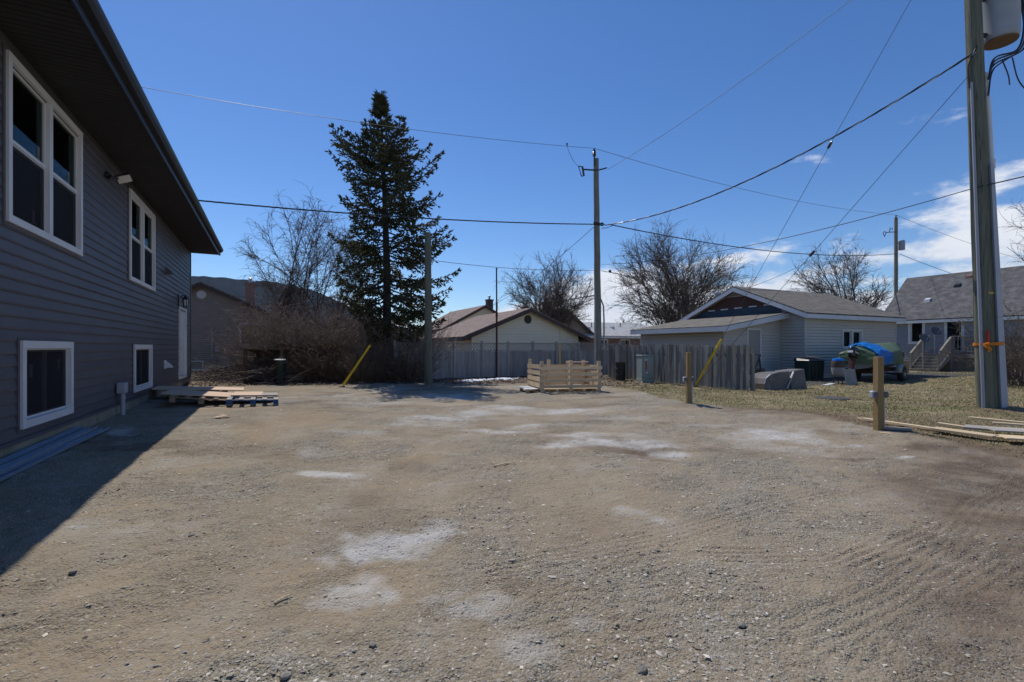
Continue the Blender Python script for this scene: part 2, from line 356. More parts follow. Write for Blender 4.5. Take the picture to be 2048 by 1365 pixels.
M = dict(
    screen=screen_mat(),
    dry_leaf=pmat('dry_hedge_leaf', (0.17, 0.10, 0.055), (0.09, 0.055, 0.035), 6.0, 0.85),
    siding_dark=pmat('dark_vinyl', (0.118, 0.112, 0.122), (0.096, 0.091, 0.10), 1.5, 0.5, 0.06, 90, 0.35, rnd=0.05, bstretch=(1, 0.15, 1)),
    siding_grey=pmat('grey_vinyl', (0.56, 0.525, 0.47), (0.49, 0.465, 0.42), 1.2, 0.6, 0.05, 60),
    siding_blue=pmat('bluegrey_vinyl', (0.33, 0.345, 0.375), (0.29, 0.31, 0.335), 1.2, 0.6, 0.05, 60),
    siding_cream=pmat('cream_vinyl', (0.80, 0.76, 0.60), (0.74, 0.70, 0.56), 0.9, 0.6, 0.05, 60),
    siding_beige=pmat('taupe_vinyl', (0.34, 0.285, 0.24), (0.29, 0.245, 0.205), 1.2, 0.65, 0.05, 60),
    black_metal=pmat('black_aluminium', (0.022, 0.022, 0.025), (0.03, 0.03, 0.033), 3, 0.4, 0.03, 60, 0.4),
    soffit=pmat('dark_soffit', (0.030, 0.029, 0.030), (0.038, 0.036, 0.037), 3, 0.6, rnd=0.06),
    white=pmat('white_vinyl', (0.74, 0.74, 0.73), (0.66, 0.66, 0.65), 2.2, 0.45, 0.03, 60, 0.4),
    fascia=pmat('white_fascia', (0.68, 0.69, 0.71), (0.58, 0.59, 0.62), 1.4, 0.5, 0.03, 60, 0.4, c3=(0.42, 0.42, 0.42), s3=2.5, t3=(0.62, 0.8)),
    door_white=pmat('white_door_paint', (0.80, 0.80, 0.80), (0.74, 0.74, 0.75), 1.0, 0.35, 0.02, 40, 0.5),
    door_grey=pmat('grey_door_paint', (0.36, 0.34, 0.31), (0.31, 0.29, 0.27), 1.0, 0.5),
    concrete=pmat('tan_parging', (0.36, 0.32, 0.24), (0.26, 0.225, 0.16), 2.0, 0.9, 0.4, 30, stretch=(1, 1, 0.35), c3=(0.16, 0.14, 0.10), s3=2.5, t3=(0.55, 0.75)),
    slab=pmat('grey_slab', (0.30, 0.30, 0.30), (0.22, 0.22, 0.225), 3.0, 0.85, 0.3, 40),
    glass=glass_mat('window_glass'),
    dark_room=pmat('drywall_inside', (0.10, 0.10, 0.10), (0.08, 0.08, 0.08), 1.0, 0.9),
    curtain=pmat('curtain_cloth', (0.42, 0.40, 0.36), (0.25, 0.22, 0.2), 6.0, 0.9, stretch=(5, 5, 0.2)),
    roof_brown=shingles('brown_shingle', (0.26, 0.20, 0.175), (0.20, 0.155, 0.14), (0.30, 0.235, 0.20)),
    roof_grey=shingles('grey_shingle', (0.195, 0.175, 0.15), (0.145, 0.135, 0.12), (0.23, 0.21, 0.18)),
    roof_dark=shingles('charcoal_shingle', (0.13, 0.125, 0.125), (0.095, 0.095, 0.10), (0.165, 0.16, 0.16)),
    roof_pale=shingles('pale_shingle', (0.50, 0.50, 0.49), (0.42, 0.42, 0.42), (0.55, 0.54, 0.52)),
    trim_brown=pmat('brown_trim', (0.065, 0.045, 0.04), (0.085, 0.06, 0.05), 2.0, 0.6),
    brick=brick_mat('red_brick', (0.23, 0.085, 0.06), (0.17, 0.07, 0.05), (0.32, 0.3, 0.27)),
    brick_dark=brick_mat('dark_brick', (0.10, 0.06, 0.05), (0.075, 0.045, 0.04), (0.15, 0.14, 0.13)),
    pole=pmat('weathered_pole', (0.30, 0.29, 0.235), (0.19, 0.185, 0.15), 5.0, 0.9, 0.7, 26, stretch=(6, 6, 0.35), c3=(0.07, 0.06, 0.05), s3=9, t3=(0.58, 0.72)),
    pole_green=pmat('treated_pole', (0.225, 0.23, 0.17), (0.135, 0.138, 0.10), 5.0, 0.9, 0.8, 26, stretch=(6, 6, 0.3), c3=(0.05, 0.045, 0.035), s3=9, t3=(0.58, 0.72)),
    galv=pmat('galvanised_steel', (0.42, 0.44, 0.47), (0.33, 0.35, 0.38), 6.0, 0.45, 0.05, 60, 0.5, 0.6),
    pvc=pmat('grey_pvc', (0.40, 0.42, 0.48), (0.35, 0.37, 0.43), 2.0, 0.5, 0.03, 60),
    tank=pmat('grey_tank_paint', (0.36, 0.39, 0.43), (0.31, 0.34, 0.38), 3.0, 0.45, 0.03, 60, c3=(0.26, 0.14, 0.07), s3=2.2, t3=(0.66, 0.8)),
    cable=pmat('black_cable', (0.025, 0.025, 0.028), (0.04, 0.04, 0.045), 5.0, 0.5),
    alu_wire=pmat('bare_aluminium_wire', (0.62, 0.62, 0.62), (0.45, 0.45, 0.46), 5.0, 0.35, metal=0.8),
    grey_wire=pmat('weathered_wire', (0.10, 0.105, 0.12), (0.07, 0.075, 0.085), 5.0, 0.5, metal=0.2),
    porcelain=pmat('brown_porcelain', (0.055, 0.04, 0.04), (0.03, 0.025, 0.025), 6.0, 0.2, spec=0.6),
    yellow=pmat('yellow_plastic', (0.80, 0.55, 0.015), (0.68, 0.46, 0.02), 4.0, 0.45, 0.05, 40, 0.4),
    yellow_faded=pmat('faded_yellow_plastic', (0.66, 0.45, 0.10), (0.5, 0.36, 0.1), 4.0, 0.6),
    fence_wood=pmat('weathered_fence_board', (0.36, 0.355, 0.345), (0.25, 0.245, 0.24), 3.0, 0.9, 0.5, 24, stretch=(8, 8, 0.4), rnd=0.22, c3=(0.10, 0.095, 0.09), s3=5, t3=(0.6, 0.78)),
    fence_wood_b=pmat('greying_fence_board', (0.33, 0.32, 0.295), (0.19, 0.185, 0.17), 3.0, 0.9, 0.6, 24, stretch=(8, 8, 0.35), rnd=0.32, c3=(0.09, 0.08, 0.07), s3=5, t3=(0.58, 0.74)),
    lumber=pmat('fresh_pine', (0.70, 0.56, 0.37), (0.58, 0.44, 0.27), 3.0, 0.75, 0.25, 30, stretch=(0.5, 7, 7), rnd=0.16),
    lumber_grey=pmat('weathered_pine', (0.57, 0.44, 0.30), (0.44, 0.335, 0.225), 3.0, 0.85, 0.3, 30, stretch=(0.5, 7, 7), rnd=0.18),
    post_wood=pmat('treated_post', (0.31, 0.215, 0.10), (0.20, 0.14, 0.065), 3.0, 0.8, 0.35, 30, stretch=(7, 7, 0.5), rnd=0.08),
    pallet_wood=pmat('old_pallet_wood', (0.30, 0.235, 0.165), (0.20, 0.155, 0.11), 3.0, 0.85, 0.3, 30, stretch=(5, .5, 5), rnd=0.2),
    plywood=pmat('plywood_sheet', (0.64, 0.47, 0.33), (0.55, 0.39, 0.27), 2.0, 0.75, 0.1, 50, stretch=(0.6, 5, 1), rnd=0.08),
    plywood_grey=pmat('weathered_plywood', (0.40, 0.36, 0.31), (0.31, 0.285, 0.26), 2.0, 0.8, 0.15, 50, stretch=(0.6, 5, 1), rnd=0.10),
    blue_paint=pmat('blue_pallet_paint', (0.018, 0.075, 0.22), (0.03, 0.10, 0.25), 5.0, 0.7, 0.2, 40, stretch=(0.6, 6, 6), c3=(0.2, 0.18, 0.16), s3=7, t3=(0.6, 0.75)),
    rust=pmat('rusty_pipe', (0.11, 0.045, 0.04), (0.07, 0.032, 0.03), 6.0, 0.8, 0.2, 40),
    black_drum=pmat('black_drum_paint', (0.02, 0.022, 0.02), (0.035, 0.03, 0.028), 5.0, 0.5, 0.1, 30, c3=(0.11, 0.05, 0.03), s3=4, t3=(0.6, 0.72)),
    box_green=pmat('grey_green_enamel', (0.30, 0.355, 0.345), (0.26, 0.31, 0.30), 2.0, 0.45, 0.03, 60, c3=(0.3, 0.32, 0.3), s3=5, t3=(0.64, 0.8)),
    red=pmat('red_sticker', (0.55, 0.045, 0.03), (0.45, 0.04, 0.03), 8.0, 0.5),
    orange=pmat('orange_webbing', (0.72, 0.24, 0.02), (0.6, 0.18, 0.02), 12.0, 0.8, 0.2, 60),
    bin_green=pmat('dark_green_plastic', (0.018, 0.034, 0.030), (0.024, 0.042, 0.036), 3.0, 0.6, 0.05, 40),
    tarp_blue=tarp_mat('blue_tarpaulin', (0.02, 0.29, 0.86), (0.018, 0.23, 0.76), .25, .35),
    tarp_green=tarp_mat('green_boat_canvas', (0.15, 0.215, 0.115), (0.12, 0.175, 0.095), .6, .12),
    hull=pmat('grey_aluminium_hull', (0.34, 0.35, 0.36), (0.27, 0.28, 0.29), 3.0, 0.45, 0.05, 30, 0.5, 0.4, c3=(0.30, 0.05, 0.04), s3=0.8, t3=(0.66, 0.7)),
    rubber=pmat('black_rubber', (0.018, 0.018, 0.018), (0.028, 0.028, 0.027), 9.0, 0.8),
    wheel_rim=pmat('pale_rim', (0.50, 0.46, 0.40), (0.38, 0.33, 0.28), 9.0, 0.6),
    cowl=pmat('black_motor_cowl', (0.018, 0.019, 0.022), (0.03, 0.03, 0.033), 3.0, 0.3, spec=0.5),
    shell=pmat('faded_grey_fibreglass', (0.17, 0.16, 0.155), (0.12, 0.115, 0.115), 2.4, 0.75, 0.25, 30, c3=(0.24, 0.225, 0.21), s3=3, t3=(0.58, 0.75)),
    deck_wood=pmat('grey_deck_lumber', (0.33, 0.30, 0.265), (0.24, 0.22, 0.195), 3.0, 0.85, 0.3, 30, rnd=0.12),
    membrane=pmat('blue_house_wrap', (0.045, 0.075, 0.11), (0.035, 0.055, 0.08), 3.0, 0.6),
    sheath_red=pmat('old_red_board', (0.11, 0.052, 0.042), (0.08, 0.045, 0.036), 3.0, 0.85, stretch=(1, 1, 4)),
    bark=pmat('grey_bark', (0.105, 0.088, 0.075), (0.065, 0.053, 0.046), 6.0, 0.95, 0.6, 20, stretch=(1, 1, 0.3)),
    twig=pmat('bare_twig', (0.19, 0.155, 0.13), (0.12, 0.095, 0.08), 1.5, 0.9),
    twig_red=pmat('reddish_twig', (0.38, 0.305, 0.255), (0.15, 0.108, 0.085), 5.0, 0.85),
    twig_brown=pmat('dead_brown_twig', (0.27, 0.19, 0.13), (0.12, 0.08, 0.055), 5.0, 0.9),
    spruce_bark=pmat('spruce_bark', (0.075, 0.06, 0.05), (0.05, 0.04, 0.034), 8.0, 0.95, 0.7, 24, stretch=(1, 1, 0.4)),
    needle=pmat('spruce_needle', (0.048, 0.060, 0.025), (0.095, 0.092, 0.036), 0.9, 0.75, spec=0.25),
    snow=pmat('old_snow', (0.80, 0.83, 0.88), (0.62, 0.65, 0.70), 5.0, 0.7, 0.5, 14),
    sticker=pmat('paper_sticker', (0.62, 0.60, 0.58), (0.5, 0.42, 0.40), 20.0, 0.7),
    lens=pmat('lamp_lens', (0.62, 0.60, 0.55), (0.55, 0.53, 0.5), 5.0, 0.3, spec=0.5),
    dish=pmat('grey_dish', (0.13, 0.135, 0.145), (0.11, 0.115, 0.125), 3.0, 0.6),
    asphalt=pmat('old_asphalt', (0.09, 0.09, 0.092), (0.06, 0.06, 0.063), 4.0, 0.9, 0.4, 60),
    steel_track=pmat('bluish_galvanised_channel', (0.38, 0.47, 0.56), (0.30, 0.38, 0.47), 8.0, 0.38, 0.05, 60, 0.5, 0.55),
    brownfence=pmat('brown_fence_board', (0.17, 0.125, 0.09), (0.12, 0.09, 0.065), 3.0, 0.9, 0.3, 30, stretch=(6, 6, 0.4), rnd=0.15),
    stone_grey=pmat('loose_rock', (0.27, 0.25, 0.225), (0.2, 0.185, 0.165), 30.0, 0.9, 0.3, 60, rnd=0.2),
)

# ------------------------------------------------------------------ the ground: one sheet, fine near the camera
LOT = [(-60, -30), (-60, 11.6), (-9.4, 15.9), (-7.0, 16.4), (-3.0, 16.9), (0.6, 17.3), (2.3, 16.9), (3.15, 14.6), (3.75, 12.3),
       (4.05, 10.7), (4.75, 9.6), (5.55, 8.9), (5.75, 7.6), (5.6, 6.4), (5.75, 5.2), (6.6, 3.0), (9, -4), (9, -30)]
def edge_dist(x, y, poly):                          # signed distance to a polygon, positive inside
    inside = np.zeros(x.shape, bool); dist = np.full(x.shape, 1e9)
    n = len(poly)
    for i in range(n):
        x0, y0 = poly[i]; x1, y1 = poly[(i+1) % n]
        c = ((y0 > y) != (y1 > y)) & (x < (x1-x0)*(y-y0)/((y1-y0) if y1 != y0 else 1e-9)+x0)
        inside ^= c
        dx, dy = x1-x0, y1-y0; t = np.clip(((x-x0)*dx+(y-y0)*dy)/(dx*dx+dy*dy), 0, 1)
        dist = np.minimum(dist, np.hypot(x-x0-t*dx, y-y0-t*dy))
    return np.where(inside, dist, -dist)

def ell(x, y, px, py, rx, ry, soft=0.8):           # a patch seen at (px, py) with half sizes in photo pixels -> world ellipse
    c = gnd(px, py); zx = rx*c.y/F
    zy = max(abs(gnd(px, py-min(ry, (py-CY)*0.8)).y-c.y), abs(gnd(px, py+ry).y-c.y))*0.9
    ca = c.x/c.y
    yy = (y-c.y)/zy; xx = (x-c.x-ca*(y-c.y))/zx
    return 1-sstep(1-soft, 1+soft, np.hypot(xx, yy))

WHITE = [(770, 1092, 44, 24, 1.0), (825, 1082, 60, 28, 1.0), (885, 1064, 44, 18, .95), (735, 1070, 26, 10, .6), (1240, 1030, 24, 8, .5), (1275, 1046, 26, 8, .55), (770, 1160, 30, 18, .7), (800, 1195, 30, 16, .7), (990, 1245, 50, 22, .55), (930, 1255, 40, 24, .5), (1290, 890, 70, 7, .7), (1340, 905, 40, 8, .6), (1000, 860, 60, 6, .6), (1180, 872, 90, 5, .6), (1090, 850, 70, 5, .5), (860, 850, 90, 5, .5), (1450, 870, 50, 6, .4), (655, 953, 52, 9, 1.0), (745, 1185, 62, 24, .75), (690, 1200, 40, 16, .5), (900, 1215, 40, 14, .5),
         (975, 1250, 70, 28, .45), (900, 793, 60, 5, .8), (870, 836, 70, 9, .6), (930, 828, 40, 6, .5), (1010, 862, 70, 7, .5), (1215, 885, 90, 9, .8),
         (1105, 893, 40, 6, .6), (1330, 905, 36, 9, .6), (1270, 1045, 50, 16, .45), (1310, 1062, 18, 8, .6), (1500, 864, 40, 5, .85), (1560, 872, 60, 6, .65),
         (1620, 882, 30, 5, .8), (1700, 890, 50, 5, .5), (1830, 922, 16, 4, .9), (250, 862, 34, 8, .6), (640, 905, 40, 10, .3), (1130, 820, 50, 5, .45),
         (1020, 815, 40, 4, .5), (760, 806, 90, 4, .4), (1060, 1330, 60, 40, .35), (690, 1120, 26, 16, .4), (1250, 838, 60, 4, .35), (1400, 850, 40, 5, .35),
         (720, 870, 60, 6, .35), (130, 1055, 20, 4, .45), (1180, 1270, 40, 20, .3), (620, 1310, 40, 20, .3)]
SOILP = [(2010, 960, 190, 70, 1.3), (1970, 1090, 190, 80, 1.1), (2040, 1250, 190, 130, 1.0), (1900, 905, 130, 16, .9), (1650, 838, 90, 8, .8), (1480, 822, 60, 6, .6), (820, 935, 44, 10, .8),
         (780, 940, 20, 8, .7), (700, 1020, 44, 26, .6), (1800, 975, 60, 12, .5), (1880, 845, 120, 14, .7), (900, 795, 30, 3, .5), (1000, 850, 40, 4, .5),
         (1260, 905, 40, 8, .5), (500, 845, 30, 6, .6), (1150, 845, 60, 5, .5), (740, 1275, 30, 12, .7), (600, 1220, 50, 16, .4), (1030, 1205, 26, 14, .5),
         (760, 1040, 90, 60, .3), (1190, 1085, 90, 60, .3), (1120, 865, 30, 4, .5), (730, 826, 22, 4, .6), (1400, 960, 120, 14, .25), (1980, 825, 70, 12, .8)]
TANP = [(500, 868, 44, 22, .9), (620, 838, 80, 12, .5), (600, 915, 60, 14, .5), (830, 920, 60, 10, .8), (1080, 925, 90, 14, .6), (1050, 1075, 80, 30, .45), (1120, 870, 90, 8, .6),
        (1290, 900, 70, 7, .5), (930, 850, 60, 6, .5), (1000, 1000, 200, 50, .35), (560, 850, 60, 14, .5), (1150, 980, 150, 24, .3), (1800, 950, 120, 12, .5), (1250, 1300, 160, 60, .25)]
def tr(p, q, w, kind, amp=1.0):
    a, b = gnd(*p), gnd(*q); return (a.x, a.y, b.x, b.y, w, kind, amp)
TRACKS = [tr((1690, 1128), (1905, 1030), .30, 'l'), tr((1375, 1112), (1640, 1098), .24, 'l', .7), tr((482, 895), (548, 842), .30, 'l', 1.0), tr((520, 905), (600, 840), .26, 'l', .8),
          tr((1640, 1140), (1760, 1060), .26, 'l', .7), tr((1655, 1365), (1705, 1230), .28, 'l', .6), tr((590, 935), (700, 925), .34, 'x', .8), tr((690, 1045), (745, 985), .32, 'x', 1.0),
          tr((770, 958), (860, 915), .34, 'x', 1.1), tr((640, 1290), (1010, 1000), .3, 'x', .35), tr((420, 925), (520, 880), .3, 'x', .5), tr((1350, 900), (1750, 985), .32, 'x', .45),
          tr((1100, 1365), (1180, 870), .30, 'x', .5), tr((1330, 1365), (1290, 870), .30, 'x', .5), tr((560, 1365), (905, 800), .30, 'x', .5), tr((300, 1250), (800, 795), .30, 'x', .5), tr((900, 1150), (1960, 930), .30, 'l', .6), tr((760, 1010), (1700, 870), .30, 'x', .5), tr((1560, 1290), (2048, 985), .30, 'l', .7),
          tr((1470, 1365), (1590, 960), .3, 'x', .35), tr((1860, 1180), (2048, 1020), .32, 'l', .6), tr((930, 1100), (1150, 930), .3, 'x', .4), tr((640, 975), (900, 865), .3, 'x', .4)]

def looseness(x, y):                                # 0 packed dirt, 1 loose gravel
    return .46+.52*sstep(.38, .66, fbm(x*1.15+4, y*1.15+31, 5, .64))
def ground_fields(x, y):
    ed = edge_dist(x, y, LOT)
    ed = ed+(fbm(x*1.1, y*1.1, 4)-.5)*.9
    wob = fbm(x*2.1+5, y*2.1, 5, .6); fine = fbm(x*9, y*9+3, 4, .6)
    white = np.zeros(x.shape); soil = np.zeros(x.shape); tan = np.zeros(x.shape)
    dx = (fbm(x*.9+40, y*.9, 4)-.5); dy = (fbm(x*.9, y*.9+70, 4)-.5)
    for p in WHITE: white = np.maximum(white, ell(x+dx*.5, y+dy*.7, *p[:4])*p[4])
    for p in SOILP: soil = np.maximum(soil, ell(x+dx*.5, y+dy*.7, *p[:4])*p[4])
    for p in TANP: tan = np.maximum(tan, ell(x+dx*.6, y+dy*.8, *p[:4])*p[4])
    n3 = fbm(x*2.6+3, y*3.4+8, 5, .62)
    n4 = fbm(x*7+13, y*8+2, 4, .65)
    white = white*np.clip(.35+2.2*(n3-.25), 0, 1.5)*np.clip(.5+1.6*(n4-.25), 0, 1.4)*1.15
    white = np.clip(white+.34*sstep(.52, .72, fbm(x*.55+9, y*.9, 5, .62))*(y > 6)*(y < 16.5)*fine*1.6, 0, 1)
    soil = np.clip(soil*(.2+1.4*(n3-.1))*.85, 0, 1)
    soil = np.clip(soil+.55*sstep(.56, .74, fbm(x*.8+60, y*1.3+5, 5, .6))*(y > 5.5), 0, 1)
    tan = np.clip(tan*(.4+1.2*wob)+.5*sstep(.5, .7, fbm(x*.6+21, y*.8+2, 4, .6)), 0, 1)
    h = (fbm(x*.35, y*.35, 3)-.5)*.07+(wob-.5)*.045+(.05+1.25*looseness(x, y))*((fine-.5)*.030+(fbm(x*21, y*21, 3, .6)-.5)*.020)
    for x0, y0, x1, y1, w, kind, amp in TRACKS:
        L = math.hypot(x1-x0, y1-y0); ux, uy = (x1-x0)/L, (y1-y0)/L
        t = (x-x0)*ux+(y-y0)*uy; d = -(x-x0)*uy+(y-y0)*ux+.10*np.sin(t*1.3)
        m = sstep(0, .25, t)*sstep(0, .25, L-t)*(1-sstep(w*.42, w*.55, np.abs(d)))
        if not m.any(): continue
        m = m*sstep(.24, .62, fbm(x*.9+8, y*.9, 4))
        wav = np.sin(2*math.pi*d/.062) if kind == 'l' else np.sin(2*math.pi*(t+np.abs(d)*.7)/.085)
        h = h*(1-.75*m*amp)+m*amp*(.007*wav-.007)
        tan = np.maximum(tan, m*amp*.35)
    out = sstep(.15, -.35, ed)                       # 1 outside the lot
    h = h*(1-out*.6)+out*(.02+(fbm(x*3, y*3, 3)-.5)*.05)+np.exp(-(ed/.35)**2)*.035*(x > 2.5)
    h = h+.10*np.exp(-(((x-10.0)/.9)**2+((y-9.7)/.7)**2))            # earth heaped round the big pole
    far = sstep(40, 120, np.hypot(x, y)); h = h*(1-far)
    straw = fbm(x*.7+3, y*.7+11, 4)
    litter = np.clip(sstep(2.6, .6, x-.18*(y-17)), 0, 1)*sstep(15.0, 16.5, y)*out
    litter = np.maximum(litter, out*np.exp(-((x-1.5)/3.0)**2)*.6*sstep(14, 16, y))
    bare = np.clip(out*soil*1.1+np.exp(-((ed+.35)/.55)**2)*.9*out*(x > 3.6)*(y < 10), 0, 1)
    return h, white*(1-out), np.clip(soil*(1-out)+bare, 0, 1), tan*(1-out), out, np.clip(litter, 0, 1)

def axis(pieces):
    a = [pieces[0][0]]
    for s, e, st in pieces:
        n = max(1, int(round((e-s)/st))); a += list(np.linspace(s, e, n+1)[1:])
    return np.array(a)
gx = np.concatenate([-np.geomspace(3000, 30, 18), axis([(-28, -14, .8), (-14, -6, .08), (-6, 7.2, .022), (7.2, 18, .06), (18, 32, .8)]), np.geomspace(36, 3000, 18)])
ys = [1.5]
while ys[-1] < 17.5: ys.append(ys[-1]+max(.013, .0045*ys[-1]))
gy = np.concatenate([-np.geomspace(3000, 12, 12), axis([(-10, 1.2, .5)]), np.array(ys), axis([(17.7, 34, .35)]), np.geomspace(36, 4000, 22)])
GX, GY = np.meshgrid(gx, gy)
gh, gw, gs, gt, go, gl = ground_fields(GX.ravel(), GY.ravel())
nx, ny = len(gx), len(gy)
idx = np.arange(nx*ny).reshape(ny, nx)
gf = np.stack([idx[:-1, :-1], idx[:-1, 1:], idx[1:, 1:], idx[1:, :-1]], -1).reshape(-1, 4)
_GH = gh.reshape(ny, nx)
def gz(x, y):
    h = ground_fields(np.atleast_1d(np.asarray(x, float)), np.atleast_1d(np.asarray(y, float)))[0]
    return h if len(h) > 1 else float(h[0])

def ground_material():
    m = bpy.data.materials.new('dirt_gravel_and_turf'); m.use_nodes = True
    n, l = m.node_tree.nodes, m.node_tree.links; b = n['Principled BSDF']
    b.inputs['Roughness'].default_value = 0.95; b.inputs['Specular IOR Level'].default_value = 0.12
    tc = n.new('ShaderNodeTexCoord'); co = tc.outputs['Object']
    def noise(s, d=6, r=.55, off=None):
        k = n.new('ShaderNodeTexNoise'); k.inputs['Scale'].default_value = s; k.inputs['Detail'].default_value = d; k.inputs['Roughness'].default_value = r
        if off is not None:
            mp = n.new('ShaderNodeMapping'); mp.inputs['Location'].default_value = off; l.new(co, mp.inputs[0]); l.new(mp.outputs[0], k.inputs['Vector'])
        else: l.new(co, k.inputs['Vector'])
        return k.outputs['Fac']
    def rng_(v, a, c):
        k = n.new('ShaderNodeMapRange'); k.inputs['From Min'].default_value = a; k.inputs['From Max'].default_value = c; l.new(v, k.inputs['Value']); return k.outputs[0]
    def mix(f, a, c):
        k = n.new('ShaderNodeMix'); k.data_type = 'RGBA'; l.new(f, k.inputs[0])
        for i, v in ((6, a), (7, c)):
            if isinstance(v, tuple): k.inputs[i].default_value = (*v, 1)
            else: l.new(v, k.inputs[i])
        return k.outputs[2]
    def attr(a):
        k = n.new('ShaderNodeAttribute'); k.attribute_name = a; return k.outputs['Fac']
    def math_(op, a, c):
        k = n.new('ShaderNodeMath'); k.operation = op
        for i, v in ((0, a), (1, c)):
            if isinstance(v, (int, float)): k.inputs[i].default_value = v
            else: l.new(v, k.inputs[i])
        return k.outputs[0]
    # grit: voronoi cells of two sizes give every small stone its own tone
    def grit(s):
        k = n.new('ShaderNodeTexVoronoi'); k.inputs['Scale'].default_value = s; l.new(co, k.inputs['Vector'])
        sp = n.new('ShaderNodeSeparateColor'); l.new(k.outputs['Color'], sp.inputs[0]); return sp.outputs[0], k.outputs['Distance']
    g1, d1 = grit(60); g2, d2 = grit(140)
    dirt = mix(rng_(noise(.8, 7), .35, .65), (0.35, 0.278, 0.190), (0.25, 0.191, 0.126))
    dirt = mix(math_('MULTIPLY', rng_(noise(1.5, 8, .66, (3, 7, 0)), .50, .66), .75), dirt, (0.39, 0.365, 0.32))
    dirt = mix(math_('MULTIPLY', rng_(noise(1.1, 8, .66, (31, 5, 0)), .52, .66), .7), dirt, (0.33, 0.235, 0.14))
    dirt = mix(math_('MULTIPLY', rng_(noise(2.6, 9, .7, (12, 9, 0)), .56, .70), .7), dirt, (0.165, 0.125, 0.088))
    gravel = mix(rng_(g1, 0, 1), (0.175, 0.155, 0.118), (0.42, 0.388, 0.315))
    lo = attr('loose')
    base = mix(math_('MULTIPLY', lo, rng_(g2, .0, .7)), dirt, gravel)
    base = mix(math_('MULTIPLY', rng_(g2, .55, 1.0), math_('MULTIPLY', lo, .6)), base, (0.40, 0.355, 0.275))
    base = mix(math_('MULTIPLY', rng_(g2, .34, .0), math_('MULTIPLY', lo, .6)), base, (0.145, 0.12, 0.088))
    base = mix(math_('MULTIPLY', rng_(g1, .80, 1.0), math_('MULTIPLY', lo, .6)), base, (0.10, 0.088, 0.075))
    base = mix(math_('MULTIPLY', rng_(g1, .14, .0), math_('MULTIPLY', lo, .6)), base, (0.50, 0.47, 0.43))
    base = mix(math_('MULTIPLY', attr('tan'), .75), base, mix(rng_(g2, 0, 1), (0.34, 0.262, 0.17), (0.275, 0.21, 0.14)))
    base = mix(math_('MULTIPLY', attr('soil'), .9), base, mix(rng_(noise(7, 8, .7), .35, .65), (0.10, 0.072, 0.052), (0.165, 0.122, 0.09)))
    wn_ = rng_(math_('MULTIPLY', attr('white'), math_('ADD', math_('MULTIPLY', g2, .55), noise(22, 8, .75))), .06, .62)
    base = mix(math_('MULTIPLY', wn_, .9), base, mix(rng_(g2, 0, 1), (0.60, 0.585, 0.56), (0.44, 0.425, 0.40)))
    # turf: straw, thin green and bare brown
    tn = noise(1.3, 8, .65, (4, 2, 0)); tf = noise(45, 4, .7)
    turf = mix(rng_(tn, .40, .60), (0.30, 0.245, 0.15), (0.19, 0.182, 0.085))
    turf = mix(math_('MULTIPLY', rng_(tf, .45, .7), .6), turf, (0.30, 0.24, 0.145))
    turf = mix(rng_(noise(2.2, 6, .6, (9, 0, 3)), .58, .72), turf, (0.135, 0.095, 0.065))
    lit = mix(rng_(g1, 0, 1), (0.085, 0.06, 0.045), (0.23, 0.175, 0.13))
    turf = mix(attr('litter'), turf, lit)
    turf = mix(math_('MULTIPLY', attr('soil'), .9), turf, mix(rng_(noise(5, 8, .7), .35, .65), (0.12, 0.08, 0.055), (0.20, 0.145, 0.10)))
    o_ = rng_(math_('ADD', attr('outside'), math_('MULTIPLY', math_('SUBTRACT', noise(6, 8, .7), .5), .9)), .3, .7)
    l.new(mix(o_, base, turf), b.inputs['Base Color'])
    bp = n.new('ShaderNodeBump'); bp.inputs['Strength'].default_value = 1.0; bp.inputs['Distance'].default_value = .014
    hh = math_('ADD', math_('MULTIPLY', d1, -.9), math_('ADD', math_('MULTIPLY', d2, -.4), noise(30, 8, .75)))
    l.new(math_('ADD', .25, math_('MULTIPLY', attr('loose'), .7)), bp.inputs['Strength'])
    l.new(hh, bp.inputs['Height']); l.new(bp.outputs[0], b.inputs['Normal'])
    return m
GM = ground_material()
ground = np_mesh('ground', np.stack([GX.ravel(), GY.ravel(), gh], 1), gf, GM, smooth=True,
                 attrs={'white': gw, 'soil': gs, 'tan': gt, 'outside': go, 'litter': gl, 'loose': looseness(GX.ravel(), GY.ravel())})
tag(ground, kind='structure')

